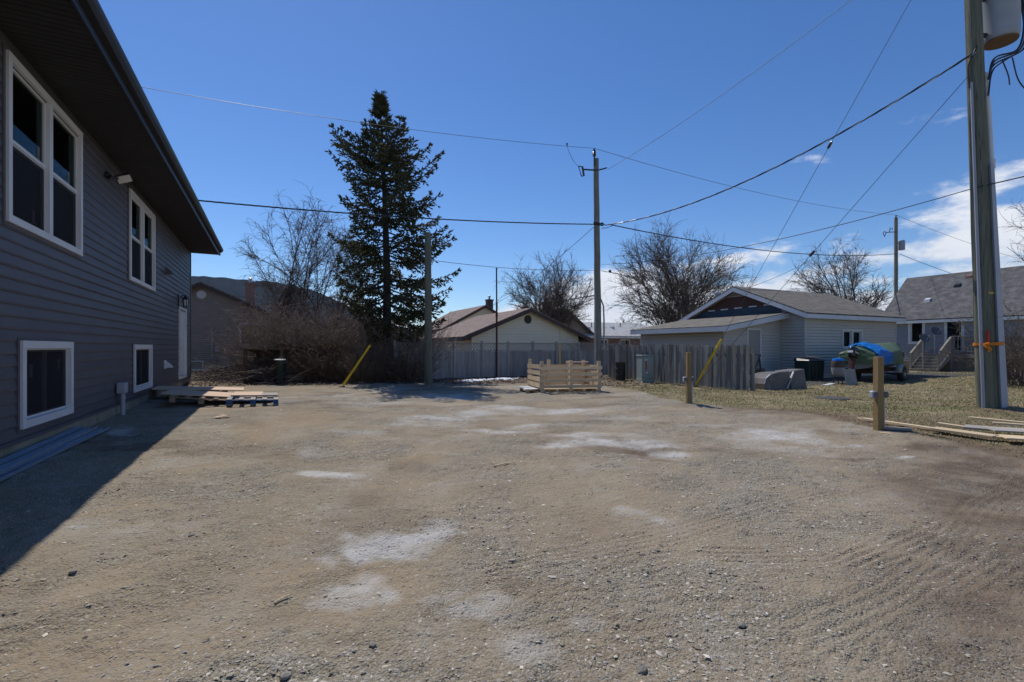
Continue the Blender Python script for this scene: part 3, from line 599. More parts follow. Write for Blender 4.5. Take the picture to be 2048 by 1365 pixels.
# loose stones: many thousands of small chips pressed into the dirt
def pebbles():
    N = 210000
    u = rng.random(N); Z = 1.75*(13.5/1.75)**u
    X = (rng.random(N)*2.3-1.15)*Z
    clump = fbm(X*1.3+30, Z*1.3, 4, .6)
    keep = rng.random(N) < (sstep(.42, .66, clump)*.8+.16)*(.25+.85*looseness(X, Z))
    X, Z = X[keep], Z[keep]
    h, w, s, t, o, li = ground_fields(X, Z); k = (o < .3) & (X > -3.1-.499*Z+.2)
    X, Z, h, s = X[k], Z[k], h[k], s[k]
    N = len(X)
    r = np.minimum(.0020+.0021*rng.exponential(1.0, N), .014)*(0.75+.05*Z)
    big = rng.random(N) < .006; r[big] *= 1.5
    base = np.array([(1,0,0),(0,1,0),(-1,0,0),(0,-1,0),(.55,.5,.62),(-.5,.45,.7),(-.1,-.6,.66),(0,0,-.7)], float)
    fcs = np.array([(0,1,4),(1,5,4),(1,2,5),(2,6,5),(2,3,6),(3,0,6),(0,4,6),(4,5,6),(1,0,7),(2,1,7),(3,2,7),(0,3,7)])[:8]
    V = base[None]*(1+(rng.random((N, 8, 1))-.5)*.6)
    a = rng.random(N)*6.28; sx = .8+rng.random(N)*1.2; sz = .18+rng.random(N)*.3
    x = V[..., 0]*sx[:, None]; y = V[..., 1]; z = V[..., 2]*sz[:, None]
    xr = x*np.cos(a)[:, None]-y*np.sin(a)[:, None]; yr = x*np.sin(a)[:, None]+y*np.cos(a)[:, None]
    P = np.stack([X[:, None]+xr*r[:, None], Z[:, None]+yr*r[:, None], h[:, None]+(z+.12)*r[:, None]], -1)
    faces = (np.arange(N)*8)[:, None, None]+fcs[None]
    tone = np.clip(.34*np.exp(rng.normal(0, .33, N)), .13, .66)*(1-.45*s)
    c = np.stack([tone*1.05, tone*(.965+rng.normal(0, .02, N)), tone*(.82+rng.normal(0, .05, N)), np.ones(N)], 1)
    c = np.repeat(c, 8, axis=0)
    m = bpy.data.materials.new('gravel_chips'); m.use_nodes = True
    n, l = m.node_tree.nodes, m.node_tree.links; b = n['Principled BSDF']; b.inputs['Roughness'].default_value = .9
    b.inputs['Specular IOR Level'].default_value = .2
    at_ = n.new('ShaderNodeAttribute'); at_.attribute_name = 'tone'; no = n.new('ShaderNodeTexNoise'); no.inputs['Scale'].default_value = 120
    mr = n.new('ShaderNodeMapRange'); mr.inputs['To Min'].default_value = .75; mr.inputs['To Max'].default_value = 1.2; l.new(no.outputs['Fac'], mr.inputs['Value'])
    hv = n.new('ShaderNodeHueSaturation'); l.new(mr.outputs[0], hv.inputs['Value']); l.new(at_.outputs['Color'], hv.inputs['Color']); l.new(hv.outputs[0], b.inputs['Base Color'])
    o = np_mesh('gravel', P.reshape(-1, 3), faces.reshape(-1, 3), m, attrs={'tone': c})
    tag(o, 'loose grey and brown gravel chips scattered over the dirt lot', 'gravel', kind='stuff')
pebbles()

def blades():
    N = 320000
    u = rng.random(N); Z = 5.0*(25/5.0)**u; X = 2.2+rng.random(N)*(1.42*Z-2.2)
    left = rng.random(N) < .12
    Z[left] = 15.5+rng.random(left.sum())*10; X[left] = -Z[left]*(.40+rng.random(left.sum())*.3)
    h, w, s, t, o, li = ground_fields(X, Z)
    dens = np.clip(.25+1.3*(fbm(X*1.2+3, Z*1.2, 4)-.3), 0, 1)*(1-.85*s)*(1-.8*li)
    k = (o > .55) & (rng.random(N) < dens)
    X, Z, h = X[k], Z[k], h[k]; N = len(X)
    L = (.014+.02*rng.random(N))*(1+.03*Z)*(.6+.9*fbm(X*.8, Z*.8, 3)); W = .003+.00045*Z
    a = rng.random(N)*6.28; le = .4+.9*rng.random(N)
    b0 = np.stack([X-np.sin(a)*W, Z+np.cos(a)*W, h-.004], 1); b1 = np.stack([X+np.sin(a)*W, Z-np.cos(a)*W, h-.004], 1)
    tip = np.stack([X+np.cos(a)*L*le, Z+np.sin(a)*L*le, h+L*.8], 1)
    P = np.stack([b0, b1, tip], 1).reshape(-1, 3)
    g = sstep(.46, .68, fbm(X*.55+20, Z*.7, 4)+rng.normal(0, .07, N))
    c0 = np.array([.37, .30, .185]); c1 = np.array([.20, .195, .085])
    c = c0[None]*(1-g[:, None])+c1[None]*g[:, None]; c = c*(.75+.5*rng.random((N, 1)))
    c = np.repeat(np.concatenate([c, np.ones((N, 1))], 1), 3, axis=0)
    m = bpy.data.materials.new('short_turf'); m.use_nodes = True
    n, l = m.node_tree.nodes, m.node_tree.links; b = n['Principled BSDF']; b.inputs['Roughness'].default_value = .85; b.inputs['Specular IOR Level'].default_value = .15
    at_ = n.new('ShaderNodeAttribute'); at_.attribute_name = 'tone'; l.new(at_.outputs['Color'], b.inputs['Base Color'])
    o = np_mesh('lawn_grass', P, np.arange(3*N).reshape(-1, 3), m, attrs={'tone': c})
    tag(o, 'thin straw and green spring grass on the yards around the lot', 'grass', kind='stuff')
blades()

def litter():
    N = 16000
    X = -13+rng.random(N)*18; Z = 15.6+rng.random(N)*6
    h, w, s, t, o, li = ground_fields(X, Z); k = (o > .4) & (X > -11.4) & (rng.random(N) < .25+.75*li)
    X, Z, h = X[k], Z[k], h[k]; N = len(X)
    a = rng.random(N)*6.28; r = .025+.03*rng.random(N); ti = (rng.random((N, 4))-.3)*.045
    P = np.stack([np.stack([X+np.cos(a+q)*r, Z+np.sin(a+q)*r, h+.012+ti[:, i]], 1) for i, q in enumerate((0, 1.2, 3.14, 4.5))], 1).reshape(-1, 3)
    tone = .16*np.exp(rng.normal(0, .45, N)); c = np.repeat(np.stack([tone*1.15, tone*.85, tone*.65, np.ones(N)], 1), 4, axis=0)
    o = np_mesh('leaf_litter', P, np.arange(4*N).reshape(-1, 4), bpy.data.materials['short_turf'], attrs={'tone': c})
    tag(o, 'dry brown leaves lying under the bare thicket', 'leaf litter', kind='stuff')
litter()

def snow_patch():
    a, b = gnd(905, 766), gnd(1045, 758)
    n = 40; m = 12; v = []; f = []
    for i in range(n+1):
        for j in range(m+1):
            t = i/n; s = j/m*2-1; p = a.lerp(b, t); w = (.32+.25*math.sin(t*9)+.2*random.random())*math.sin(math.pi*t)**.6
            q = p+U2*s*w; e = max(0, 1-s*s)*math.sin(math.pi*t)**.5
            v.append((q.x, q.y, gz(q.x, q.y)-.015+e*(.06+.05*random.random())))
    for i in range(n):
        for j in range(m): k = i*(m+1)+j; f.append((k, k+m+1, k+m+2, k+1))
    mb = MB(); mb.v = v; mb.f = f
    tag(mb.build('snow_patch', M['snow'], smooth=True), 'last strip of old snow melting along the lattice fence', 'snow', kind='stuff')
snow_patch()

# forested ridge far behind the neighbour's roof
def hills():
    na, nr = 260, 26; v = []; 
    for i in range(na):
        az = R(-62+115*i/(na-1)); deg = math.degrees(az)
        prof = 0.100*sstep(-8, -27, np.array(deg))*(1-.0025*abs(deg+32)) + .022
        prof = float(prof)+.007*float(fbm(np.array([deg*1.2]), np.array([3.0]), 3)[0])-.006*float(sstep(-38, -60, np.array(deg)))
        for j in range(nr):
            s = j/(nr-1); dist = 1850+140*s
            z = prof*1990*(s**1.15)+30*(float(fbm(np.array([deg*.6]), np.array([s*6]), 4)[0])-.5)*s*(1-s)*4
            v.append((dist*math.sin(az), dist*math.cos(az), float(z)-2))
    idx = np.arange(na*nr).reshape(na, nr); f = np.stack([idx[:-1, :-1], idx[:-1, 1:], idx[1:, 1:], idx[1:, :-1]], -1).reshape(-1, 4)
    m = pmat('bare_forest_slope', (0.040, 0.048, 0.052), (0.085, 0.082, 0.080), .03, .95, c3=(0.4, 0.42, 0.45), s3=.03, t3=(0.62, 0.74), stretch=(1, 1, .6))
    tag(np_mesh('hills', np.array(v), f, m, smooth=True), kind='structure')
hills()

# ------------------------------------------------------------------ building helpers
class Wall:                                          # a vertical wall plane in its building's own coordinates
    def __init__(s, o, d, n): s.o = Vector((o[0], o[1], 0)); s.d = Vector((d[0], d[1], 0)); s.n = Vector((n[0], n[1], 0))
    def P(s, a, z, q=0.0): return s.o+s.d*a+s.n*q+Vector((0, 0, z))
    def box(s, mb, a0, a1, z0, z1, q0, q1):
        b = [s.P(a0, z0, q0), s.P(a1, z0, q0), s.P(a1, z0, q1), s.P(a0, z0, q1)]; t = [s.P(a0, z1, q0), s.P(a1, z1, q0), s.P(a1, z1, q1), s.P(a0, z1, q1)]
        return mb.hexa(b, t)
def span_minus(a0, a1, cuts):
    segs = [(a0, a1)]
    for c0, c1 in cuts:
        new = []
        for p, q in segs:
            if c1 <= p or c0 >= q: new.append((p, q)); continue
            if c0 > p: new.append((p, c0))
            if c1 < q: new.append((c1, q))
        segs = new
    return [(p, q) for p, q in segs if q-p > .01]
def lap(mb, w, a0, a1, z0, z1, e, lip, b0=None, b1=None):      # one lapped course; b0/b1 = ends of its top edge
    b0 = a0 if b0 is None else b0; b1 = a1 if b1 is None else b1
    q1 = lip*(1-(z1-z0)/e)
    m0, m1 = a0+(b0-a0)*.16, a1+(b1-a1)*.16; zm = z0+(z1-z0)*.16
    mb.quad(w.P(a0, z0, lip*.7), w.P(a1, z0, lip*.7), w.P(m1, zm, lip), w.P(m0, zm, lip))
    mb.quad(w.P(m0, zm, lip), w.P(m1, zm, lip), w.P(b1, z1, q1), w.P(b0, z1, q1))
    mb.quad(w.P(a0, z0, -.003), w.P(a1, z0, -.003), w.P(a1, z0, lip*.7), w.P(a0, z0, lip*.7))
    mb.quad(w.P(a0, z0, -.003), w.P(a0, z0, lip*.7), w.P(b0, z1, q1), w.P(b0, z1, -.003))
    mb.quad(w.P(a1, z0, lip*.7), w.P(a1, z0, -.003), w.P(b1, z1, -.003), w.P(b1, z1, q1))
def lap_wall(mb, w, L, z0, z1, e, holes=(), apex=None, lip=.034):   # whole wall of lapped siding in one mesh, with an optional gable
    z = z0; top = apex[1] if apex else z1
    while z < top-1e-4:
        zt = min(z+e, top)
        if z < z1-1e-4 and zt > z1: zt = z1
        def ends(h):
            if h <= z1 or not apex: return 0, L
            k = (h-z1)/(apex[1]-z1); return apex[0]*k, L+(apex[0]-L)*k
        zc = (z+zt)/2; cuts = [(h[0], h[1]) for h in holes if h[2] < zc < h[3]]
        a0, a1 = ends(z); b0, b1 = ends(zt)
        for p, q in span_minus(a0, a1, cuts):
            lap(mb, w, p, q, z, zt, max(e, zt-z), lip, b0 if p == a0 else p, b1 if q == a1 else q)
        z = zt
def solid_wall(mb, w, L, z0, z1, t, holes=(), apex=None):       # sheathing with the openings cut out
    A = sorted({0, L, *[h[0] for h in holes], *[h[1] for h in holes]}); Z = sorted({z0, z1, *[h[2] for h in holes], *[h[3] for h in holes]})
    for i in range(len(A)-1):
        for j in range(len(Z)-1):
            ca, cz = (A[i]+A[i+1])/2, (Z[j]+Z[j+1])/2
            if any(h[0] < ca < h[1] and h[2] < cz < h[3] for h in holes): continue
            w.box(mb, A[i], A[i+1], Z[j], Z[j+1], -t, -.004)
    if apex:
        mb.poly([w.P(0, z1, -.004), w.P(L, z1, -.004), w.P(apex[0], apex[1], -.004)]); mb.poly([w.P(0, z1, -t), w.P(apex[0], apex[1], -t), w.P(L, z1, -t)])
def frame(mb, w, a0, a1, z0, z1, t, q0, q1):
    w.box(mb, a0, a1, z0, z0+t, q0, q1); w.box(mb, a0, a1, z1-t, z1, q0, q1)
    w.box(mb, a0, a0+t, z0+t, z1-t, q0, q1-.001); w.box(mb, a1-t, a1, z0+t, z1-t, q0, q1-.001)
def window(w, parent, a0, a1, z0, z1, cols=1, rows=1, split=None, trim=.09, mats=None, stickers=(), name='window', label=None, slider=False, screen=False):
    tm = (mats or {}).get('frame', M['white']); mb = MB(); frame(mb, w, a0, a1, z0, z1, trim, -.03, .055)
    i0, i1, k0, k1 = a0+trim, a1-trim, z0+trim, z1-trim
    bar = .055
    for c in range(1, cols):
        x = i0+(i1-i0)*c/cols; w.box(mb, x-bar, x+bar, k0, k1, -.03, .048)
    o = mb.build(name, tm, parent)
    if label: o['label'] = label
    cw = (i1-i0)/cols
    for c in range(cols):
        x0 = i0+c*cw+(bar if c else 0); x1 = i0+(c+1)*cw-(bar if c < cols-1 else 0)
        zs = [k0, split, k1] if split else [k0, k1]
        if slider: zs = [k0, k1]
        for r in range(len(zs)-1):
            s = MB(); y0, y1 = zs[r], zs[r+1]
            d = -.018 if (r % 2 == 0) else -.002
            frame(s, w, x0+.002, x1-.002, y0+.002, y1-.002, .042, d-.03, d+.012)
            if slider: w.box(s, (x0+x1)/2-.03, (x0+x1)/2+.03, y0+.04, y1-.04, d-.03, d+.016)
            s.build('sash', tm, o)
            g = MB(); w.box(g, x0+.035, x1-.035, y0+.035, y1-.035, d-.016, d-.010); g.build('pane', M['glass'], o)
    if screen:
        g = MB(); zt = (split-.02) if split else k1-.02
        for c in range(cols):
            x0 = i0+c*cw+(bar if c else 0); x1 = i0+(c+1)*cw-(bar if c < cols-1 else 0)
            g = MB(); w.box(g, x0+.03, x1-.03, k0+.03, zt, .0, .0015); g.build('insect_screen', M['screen'], o)
    for (sa, sz, sw, sh) in stickers:
        g = MB(); w.box(g, sa, sa+sw, sz, sz+sh, -.020, -.0165); g.build('paper_label', M['sticker'], o)
    return o
def roof_slab(pts, t, mat, name, parent, flip=False):            # pts: eave a, eave b, ridge b, ridge a (top surface); uv in metres
    a, b, c, d = [Vector(p) for p in pts]; n = (b-a).cross(d-a).normalized()
    if n.z < 0: n = -n
    mb = MB(); mb.hexa([p-n*t for p in (a, b, c, d)], [a, b, c, d]); o = mb.build(name, mat, parent)
    me = o.data; uv = me.uv_layers.new(name='uv'); ex = (b-a).normalized(); ey = n.cross(ex)
    for lp in me.loops:
        p = Vector(me.vertices[lp.vertex_index].co)-a; uv.data[lp.index].uv = (p.dot(ex), p.dot(ey))
    return o

# ------------------------------------------------------------------ the new house on the left
A_OFF = 3.0
def hw(px, py=None):                                  # photo pixel on the long wall -> distance along it (and height)
    r = (px-CX)/F; Z = A_OFF/(-r-.499); s = 1.3395+1.1176*Z
    return s if py is None else (s, EYE+Z*(CY-py)/F)
house = thing('new_house', V2*(-A_OFF*V2.x), TH, 'dark grey sided new house with black eaves and white windows, left of the lot', 'house')
HW = Wall((0, 0), (0, 1), (1, 0))
HL, S0, S1 = 20.9, .22, 4.8                           # length, siding bottom, soffit height
OPEN = [('upper', hw(5), hw(157), 2.71, 4.62), ('upper', hw(255), hw(306), 2.70, 4.60), ('lower', hw(34), hw(138), .33, 1.38), ('lower', hw(264), hw(300), .33, 1.36)]
DOOR = (hw(356.5), hw(370.5), .30, 2.60)
holes = [(a+.06, b-.06, c+.06, d-.06) for _, a, b, c, d in OPEN]+[(DOOR[0]+.05, DOOR[1]-.05, DOOR[2]+.02, DOOR[3]-.05)]
mb = MB(); solid_wall(mb, HW, HL, 0.0, 4.98, .16, holes)
mb.box(-9.4, -9.24, 0, HL, 0, 4.98); mb.box(-9.24, -.16, .0, .16, 0, 4.98); mb.box(-9.24, -.16, HL-.16, HL, 0, 4.98)
mb.box(-9.24, -.16, .16, HL-.16, 2.35, 2.5); mb.box(-9.24, -.16, .16, HL-.16, 4.93, 4.99); mb.box(-9.24, -.16, .16, HL-.16, -.1, -.02)
mb.box(-4.1, -4.0, .16, HL-.16, 0, 4.92)
mb.build('wall', M['dark_room'], house)
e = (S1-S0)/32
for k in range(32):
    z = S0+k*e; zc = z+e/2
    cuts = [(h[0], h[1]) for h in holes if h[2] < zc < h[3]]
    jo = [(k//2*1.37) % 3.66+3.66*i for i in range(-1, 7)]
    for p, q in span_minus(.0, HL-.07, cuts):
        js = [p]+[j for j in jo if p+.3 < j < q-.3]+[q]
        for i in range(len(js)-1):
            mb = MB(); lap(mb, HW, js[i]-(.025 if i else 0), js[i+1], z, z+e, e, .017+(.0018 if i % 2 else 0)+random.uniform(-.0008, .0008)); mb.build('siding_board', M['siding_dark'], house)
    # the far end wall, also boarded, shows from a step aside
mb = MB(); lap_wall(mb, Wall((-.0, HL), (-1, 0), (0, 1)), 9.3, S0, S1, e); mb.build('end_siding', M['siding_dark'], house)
mb = MB(); mb.box(-.02, .03, HL-.07, HL+.03, S0, S1-.01); mb.build('corner_trim', M['siding_dark'], house)
mb = MB(); mb.box(-.02, .022, 0.0, HL-.01, S0-.05, S0-.003); mb.build('starter_strip', M['siding_dark'], house)
s = .0; k = 0
while s < HL-.05:                                     # foundation skirt in sheets with vertical battens
    w_ = min(1.22, HL-s)
    mb = MB(); mb.box(-.03, .004, s+.004, s+w_-.004, -.12, S0-.052); mb.build('foundation_panel', M['concrete'], house)
    s += w_
for o_, kind in zip(OPEN, (0, 0, 1, 1)):
    _, a, b, c, d = o_
    if kind == 0:
        st = [(a+(b-a)*.40, 3.72, .07, .17), (a+(b-a)*.34, 2.86, .08, .17), (a+(b-a)*.84, 3.72, .07, .17)] if a < 9 else []
        window(HW, house, a, b, c, d, 2, 2, 3.65, .085, stickers=st, screen=True, label='tall white double window under the dark eave')
    else:
        st = [(a+.36, .92, .10, .17), (b-.36, .98, .09, .15)] if a < 9 else []
        window(HW, house, a, b, c, d, 1, 1, None, .095, stickers=st, slider=True, screen=True, label='low white basement slider window')
    mb = MB(); HW.box(mb, a-.045, b+.045, d+.002, d+.035, 0, .028); HW.box(mb, a-.045, a-.003, c-.04, d, 0, .0275); HW.box(mb, b+.003, b+.045, c-.04, d, 0, .0275)
    HW.box(mb, a-.0, b+.0, c-.04, c-.003, 0, .0275); mb.build('window_trim', M['siding_dark'], house)
mb = MB(); frame(mb, HW, DOOR[0], DOOR[1], DOOR[2]-.02, DOOR[3], .075, -.1, .05); dfr = mb.build('door', M['white'], house)
mb = MB(); HW.box(mb, DOOR[0]+.077, DOOR[1]-.077, DOOR[2]+.06, DOOR[3]-.077, -.07, -.02)
for (u0, u1, v0, v1) in ((.12, .45, .10, .40), (.55, .88, .10, .40), (.12, .45, .48, .92), (.55, .88, .48, .92)):
    A_, B_ = DOOR[0]+.077, DOOR[1]-.077; C_, D_ = DOOR[2]+.06, DOOR[3]-.077
    HW.box(mb, A_+(B_-A_)*u0, A_+(B_-A_)*u1, C_+(D_-C_)*v0, C_+(D_-C_)*v1, -.03, -.012)
mb.build('door_leaf', M['door_white'], dfr)
mb = MB(); mb.tube([HW.P(DOOR[0]+.2, 1.25, -.02), HW.P(DOOR[0]+.2, 1.25, .05)], .025, 10); mb.build('handle', M['galv'], dfr)
# soffit, fascia, gutter, roof
OV = .87
mb = MB(); mb.box(-.1, OV, -.3, HL+.30, S1+.020, S1+.03); mb.build('soffit_backing', M['black_metal'], house)
me = MB()
for i in range(3): me.box(.018, OV-.01, i*.1+.004, i*.1+.094, -.006, .012)
pm = me.mesh('soffit_panel', M['soffit'])
for i in range(71): link_mesh('soffit_panel', pm, house, (0, -.3+i*.302, S1+.004))
mb = MB(); mb.box(OV, OV+.025, -.32, HL+.32, S1-.03, S1+.24); mb.build('fascia', M['black_metal'], house)
mb = MB()                                             # K-style gutter profile swept along the eave
prof = [(OV+.027, S1+.09), (OV+.027, S1+.20), (OV+.033, S1+.20), (OV+.033, S1+.10), (OV+.085, S1+.10), (OV+.12, S1+.15), (OV+.135, S1+.20), (OV+.15, S1+.20), (OV+.145, S1+.17), (OV+.13, S1+.14), (OV+.095, S1+.09)]
for i in range(len(prof)):
    (x0, z0), (x1, z1) = prof[i], prof[(i+1) % len(prof)]
    mb.quad((x0, -.34, z0), (x0, HL+.34, z0), (x1, HL+.34, z1), (x1, -.34, z1))
mb.poly([(x, HL+.34, z) for x, z in prof]); mb.build('gutter', M['black_metal'], house)
rz = S1+.24+(4.7+OV)*.34
roof_slab([(OV+.06, -.4, S1+.25), (OV+.06, HL+.4, S1+.25), (-4.7, HL+.4, rz), (-4.7, -.4, rz)], .03, M['roof_dark'], 'roof', house)
roof_slab([(-9.4-OV, HL+.4, S1+.25), (-9.4-OV, -.4, S1+.25), (-4.705, -.4, rz), (-4.705, HL+.4, rz)], .03, M['roof_dark'], 'roof', house)
for y in (0.0, HL-.1):
    mb = MB(); mb.poly([(-9.4, y+.05, 4.99), (0, y+.05, 4.99), (-4.7, y+.05, rz-.1)]); mb.build('gable_wall', M['siding_dark'], house)
mb = MB(); mb.hexa([(OV+.05, HL+.33, S1-.02), (OV+.05, HL+.36, S1-.02), (-4.7, HL+.36, rz-.29), (-4.7, HL+.33, rz-.29)], [(OV+.05, HL+.33, S1+.21), (OV+.05, HL+.36, S1+.21), (-4.7, HL+.36, rz-.04), (-4.7, HL+.33, rz-.04)]); mb.build('rake_board', M['black_metal'], house)
mb = MB(); mb.hexa([(.0, HL+.03, S1-.006), (OV, HL+.03, S1-.006), (OV, HL+.33, S1-.006), (.0, HL+.33, S1-.006)], [(.0, HL+.03, S1+.003), (OV, HL+.03, S1+.003), (OV, HL+.33, S1+.003), (0, HL+.33, S1+.003)]); mb.build('corner_soffit', M['soffit'], house)
for (px, py, zz) in ((331, 542, 3.45), (329, 729, .82)):
    s_ = hw(px); mb = MB(); HW.box(mb, s_-.10, s_+.10, zz-.12, zz+.12, .0, .03)
    mb.hexa([HW.P(s_-.08, zz-.09, .03), HW.P(s_+.08, zz-.09, .03), HW.P(s_+.08, zz-.09, .19), HW.P(s_-.08, zz-.09, .19)], [HW.P(s_-.08, zz+.09, .03), HW.P(s_+.08, zz+.09, .03), HW.P(s_+.08, zz-.02, .16), HW.P(s_-.08, zz-.02, .16)])
    mb.build('vent_hood', M['white'] if zz < 2 else M['siding_dark'], house)

def hpt(s_, z, q): return house.matrix_basis @ HW.P(s_, z, q)
house_m = Matrix.Translation(house.location) @ Matrix.Rotation(TH, 4, 'Z')
def hpt(s_, z, q): return house_m @ HW.P(s_, z, q)
# flood light
fl = thing('flood_light', hpt(hw(209), 4.38, .02), TH, 'black security flood light mounted under the eave between upper windows', 'wall light')
mb = MB(); mb.lathe([(.06, 0), (.065, .02), (.05, .05), (.02, .055)], 14); o = mb.build('mount', M['black_metal'], fl, True); o.rotation_euler = (0, R(90), 0)
mb = MB(); mb.tube([(.04, 0, 0), (.10, .05, -.02), (.15, .10, -.01)], .022, 8); mb.tube([(.05, -.03, -.03), (.09, -.05, -.07)], .035, 8); mb.build('arm', M['black_metal'], fl, True)
hd = MB(); hd.box(-.12, .12, -.08, .08, -.02, .025); o = hd.build('lamp_head', M['black_metal'], fl, bevel=.008); o.location = (.22, .16, .02); o.rotation_euler = (R(-48), R(-25), R(10))
ln = MB(); ln.box(-.105, .105, -.066, .066, -.027, -.0205); ln.build('lens', M['lens'], o)
# lantern by the door
la = thing('wall_lantern', hpt(DOOR[0]-.12, 2.62, .02), TH, 'black coach lantern beside the white door of the new house', 'wall light')
mb = MB(); mb.box(0, .03, -.06, .06, -.02, .34); mb.tube([(.03, 0, .24), (.12, 0, .33), (.19, 0, .30)], .014, 8); mb.build('bracket', M['black_metal'], la)
mb = MB()
for a_ in range(6):
    t0 = a_*math.pi/3; t1 = t0+math.pi/3
    mb.tube([(.19+.085*math.cos(t0), .085*math.sin(t0), .20), (.19+.06*math.cos(t0), .06*math.sin(t0), -.02)], .009, 5)
mb.lathe([(.07, -.045), (.065, -.02), (.02, -.02)], 6, (.19, 0, 0)); mb.lathe([(.11, .20), (.05, .28), (.02, .31), (.012, .34)], 6, (.19, 0, 0)); mb.build('cage', M['black_metal'], la)
mb = MB(); mb.lathe([(.052, -.015), (.074, .195)], 6, (.19, 0, 0)); mb.build('glass', M['lens'], la)
# conduit stub and box
cp = thing('conduit_riser', hpt(hw(231), 0, .0), TH, 'grey plastic conduit riser with box on the wall between basement windows', 'conduit')
mb = MB(); mb.tube([(.11, 0, -.1), (.11, 0, .42)], .038, 12); mb.tube([(.11, 0, .30), (.11, 0, .36)], .047, 12); mb.build('pipe', M['pvc'], cp, True)
mb = MB(); mb.box(.035, .17, -.11, .11, .42, .62); o = mb.build('junction_box', M['pvc'], cp, bevel=.012)

# steel channels on the ground by the wall
for i, (off, dy, L, zz, yaw) in enumerate(((.10, 0, 3.4, 0, .0), (.22, -.25, 3.6, 0, .015), (.33, .1, 3.3, 0, -.01), (.16, .05, 3.5, .045, .02), (.28, -.1, 3.4, .045, .005))):
    c = thing('steel_channel', hpt(hw(148)-L-.02+dy, .025+zz, off), TH+yaw, ['bluish galvanised steel channel nearest the foundation, bottom layer', 'bluish galvanised steel channel in the middle of the bottom layer', 'bluish galvanised steel channel outermost from the wall', 'bluish galvanised steel channel on top of the pile, wall side', 'bluish galvanised steel channel on top of the pile, outer side'][i], 'steel channel', 'galvanised channels lying along the new house')
    mb = MB(); mb.box(-.046, .046, 0, L, 0, .003); mb.box(-.046, -.043, 0, L, .0031, .036); mb.box(.043, .046, 0, L, .0031, .036); mb.build('web', M['steel_track'], c)

# pallets and sheets at the door
def pallet(loc, rot, w, d, mat, matd, label, group, n=5):
    p = thing('wooden_pallet', loc, 0, label, 'pallet', group, rot=rot)
    for i in range(3):
        x = -w/2+.05+(w-.1)*i/2
        for j in range(3):
            y = .07+(d-.14)*j/2; mb = MB(); mb.box(x-.05, x+.05, y-.07, y+.07, .018, .10); mb.build('block', mat, p)
        mb = MB(); mb.box(x-.05, x+.05, 0, d, 0, .0175); mb.build('bottom_board', matd, p)
    for j in range(3):
        y = .07+(d-.14)*j/2; mb = MB(); mb.box(-w/2, w/2, y-.06, y+.06, .1005, .116); mb.build('stringer_board', mat, p)
    for i in range(n):
        x = -w/2+.05+(w-.1)*i/(n-1); mb = MB(); mb.box(x-.048, x+.048, 0, d, .1165, .134); mb.build('deck_board', matd, p)
    return p
def ground_rot(tilt, yaw=0.0): return (0, tilt, TH+yaw)
pA = Vector((-6.78, 10.45, .06)); pallet(pA+Vector((0, 0, .0)), ground_rot(R(7)), 1.15, 1.2, M['pallet_wood'], M['pallet_wood'], 'weathered wooden pallet half in shade, nearest the new house door side', 'pallets by the new house')
pB = Vector((-5.72, 10.58, .02)); pallet(pB, ground_rot(R(2.5)), 1.02, 1.25, M['blue_paint'], M['plywood_grey'], 'blue painted pallet with grey deck at the edge of the house shadow', 'pallets by the new house')
pC = pA+U2*1.7+V2*(-.3); pallet(pC, ground_rot(R(4)), 1.2, 1.2, M['pallet_wood'], M['pallet_wood'], 'weathered pallet farther back under a long plywood sheet', 'pallets by the new house')
def sheet(loc, rot, w, d, t, mat, label, name='plywood_sheet'):
    mb = MB(); mb.box(-w/2, w/2, 0, d, 0, t); o = mb.build(name, mat); o.location = loc; o.rotation_euler = rot
    return tag(o, label, 'plywood', 'plywood sheets over the pallets')
sheet(pA+V2*-.02+U2*.32+Vector((0, 0, .145)), ground_rot(R(6)), 1.5, 1.15, .02, M['plywood'], 'large plywood sheet half in shade on the near weathered pallet')
sheet(pC+V2*.05+U2*.25+Vector((0, 0, .16)), ground_rot(R(3.5), .03), 1.95, .95, .02, M['plywood'], 'long tan plywood sheet lying at the back beside the house corner')
sheet(pB+V2*-.14+U2*.62+Vector((0, 0, .148)), ground_rot(R(2), -.02), .62, .95, .03, M['plywood'], 'small square plywood piece sitting on the blue pallet')
sheet(pB+V2*.30+U2*.60+Vector((0, 0, .146)), ground_rot(R(2), .01), .42, .75, .012, M['plywood_grey'], 'grey weathered plywood offcut at the right end of the blue pallet')

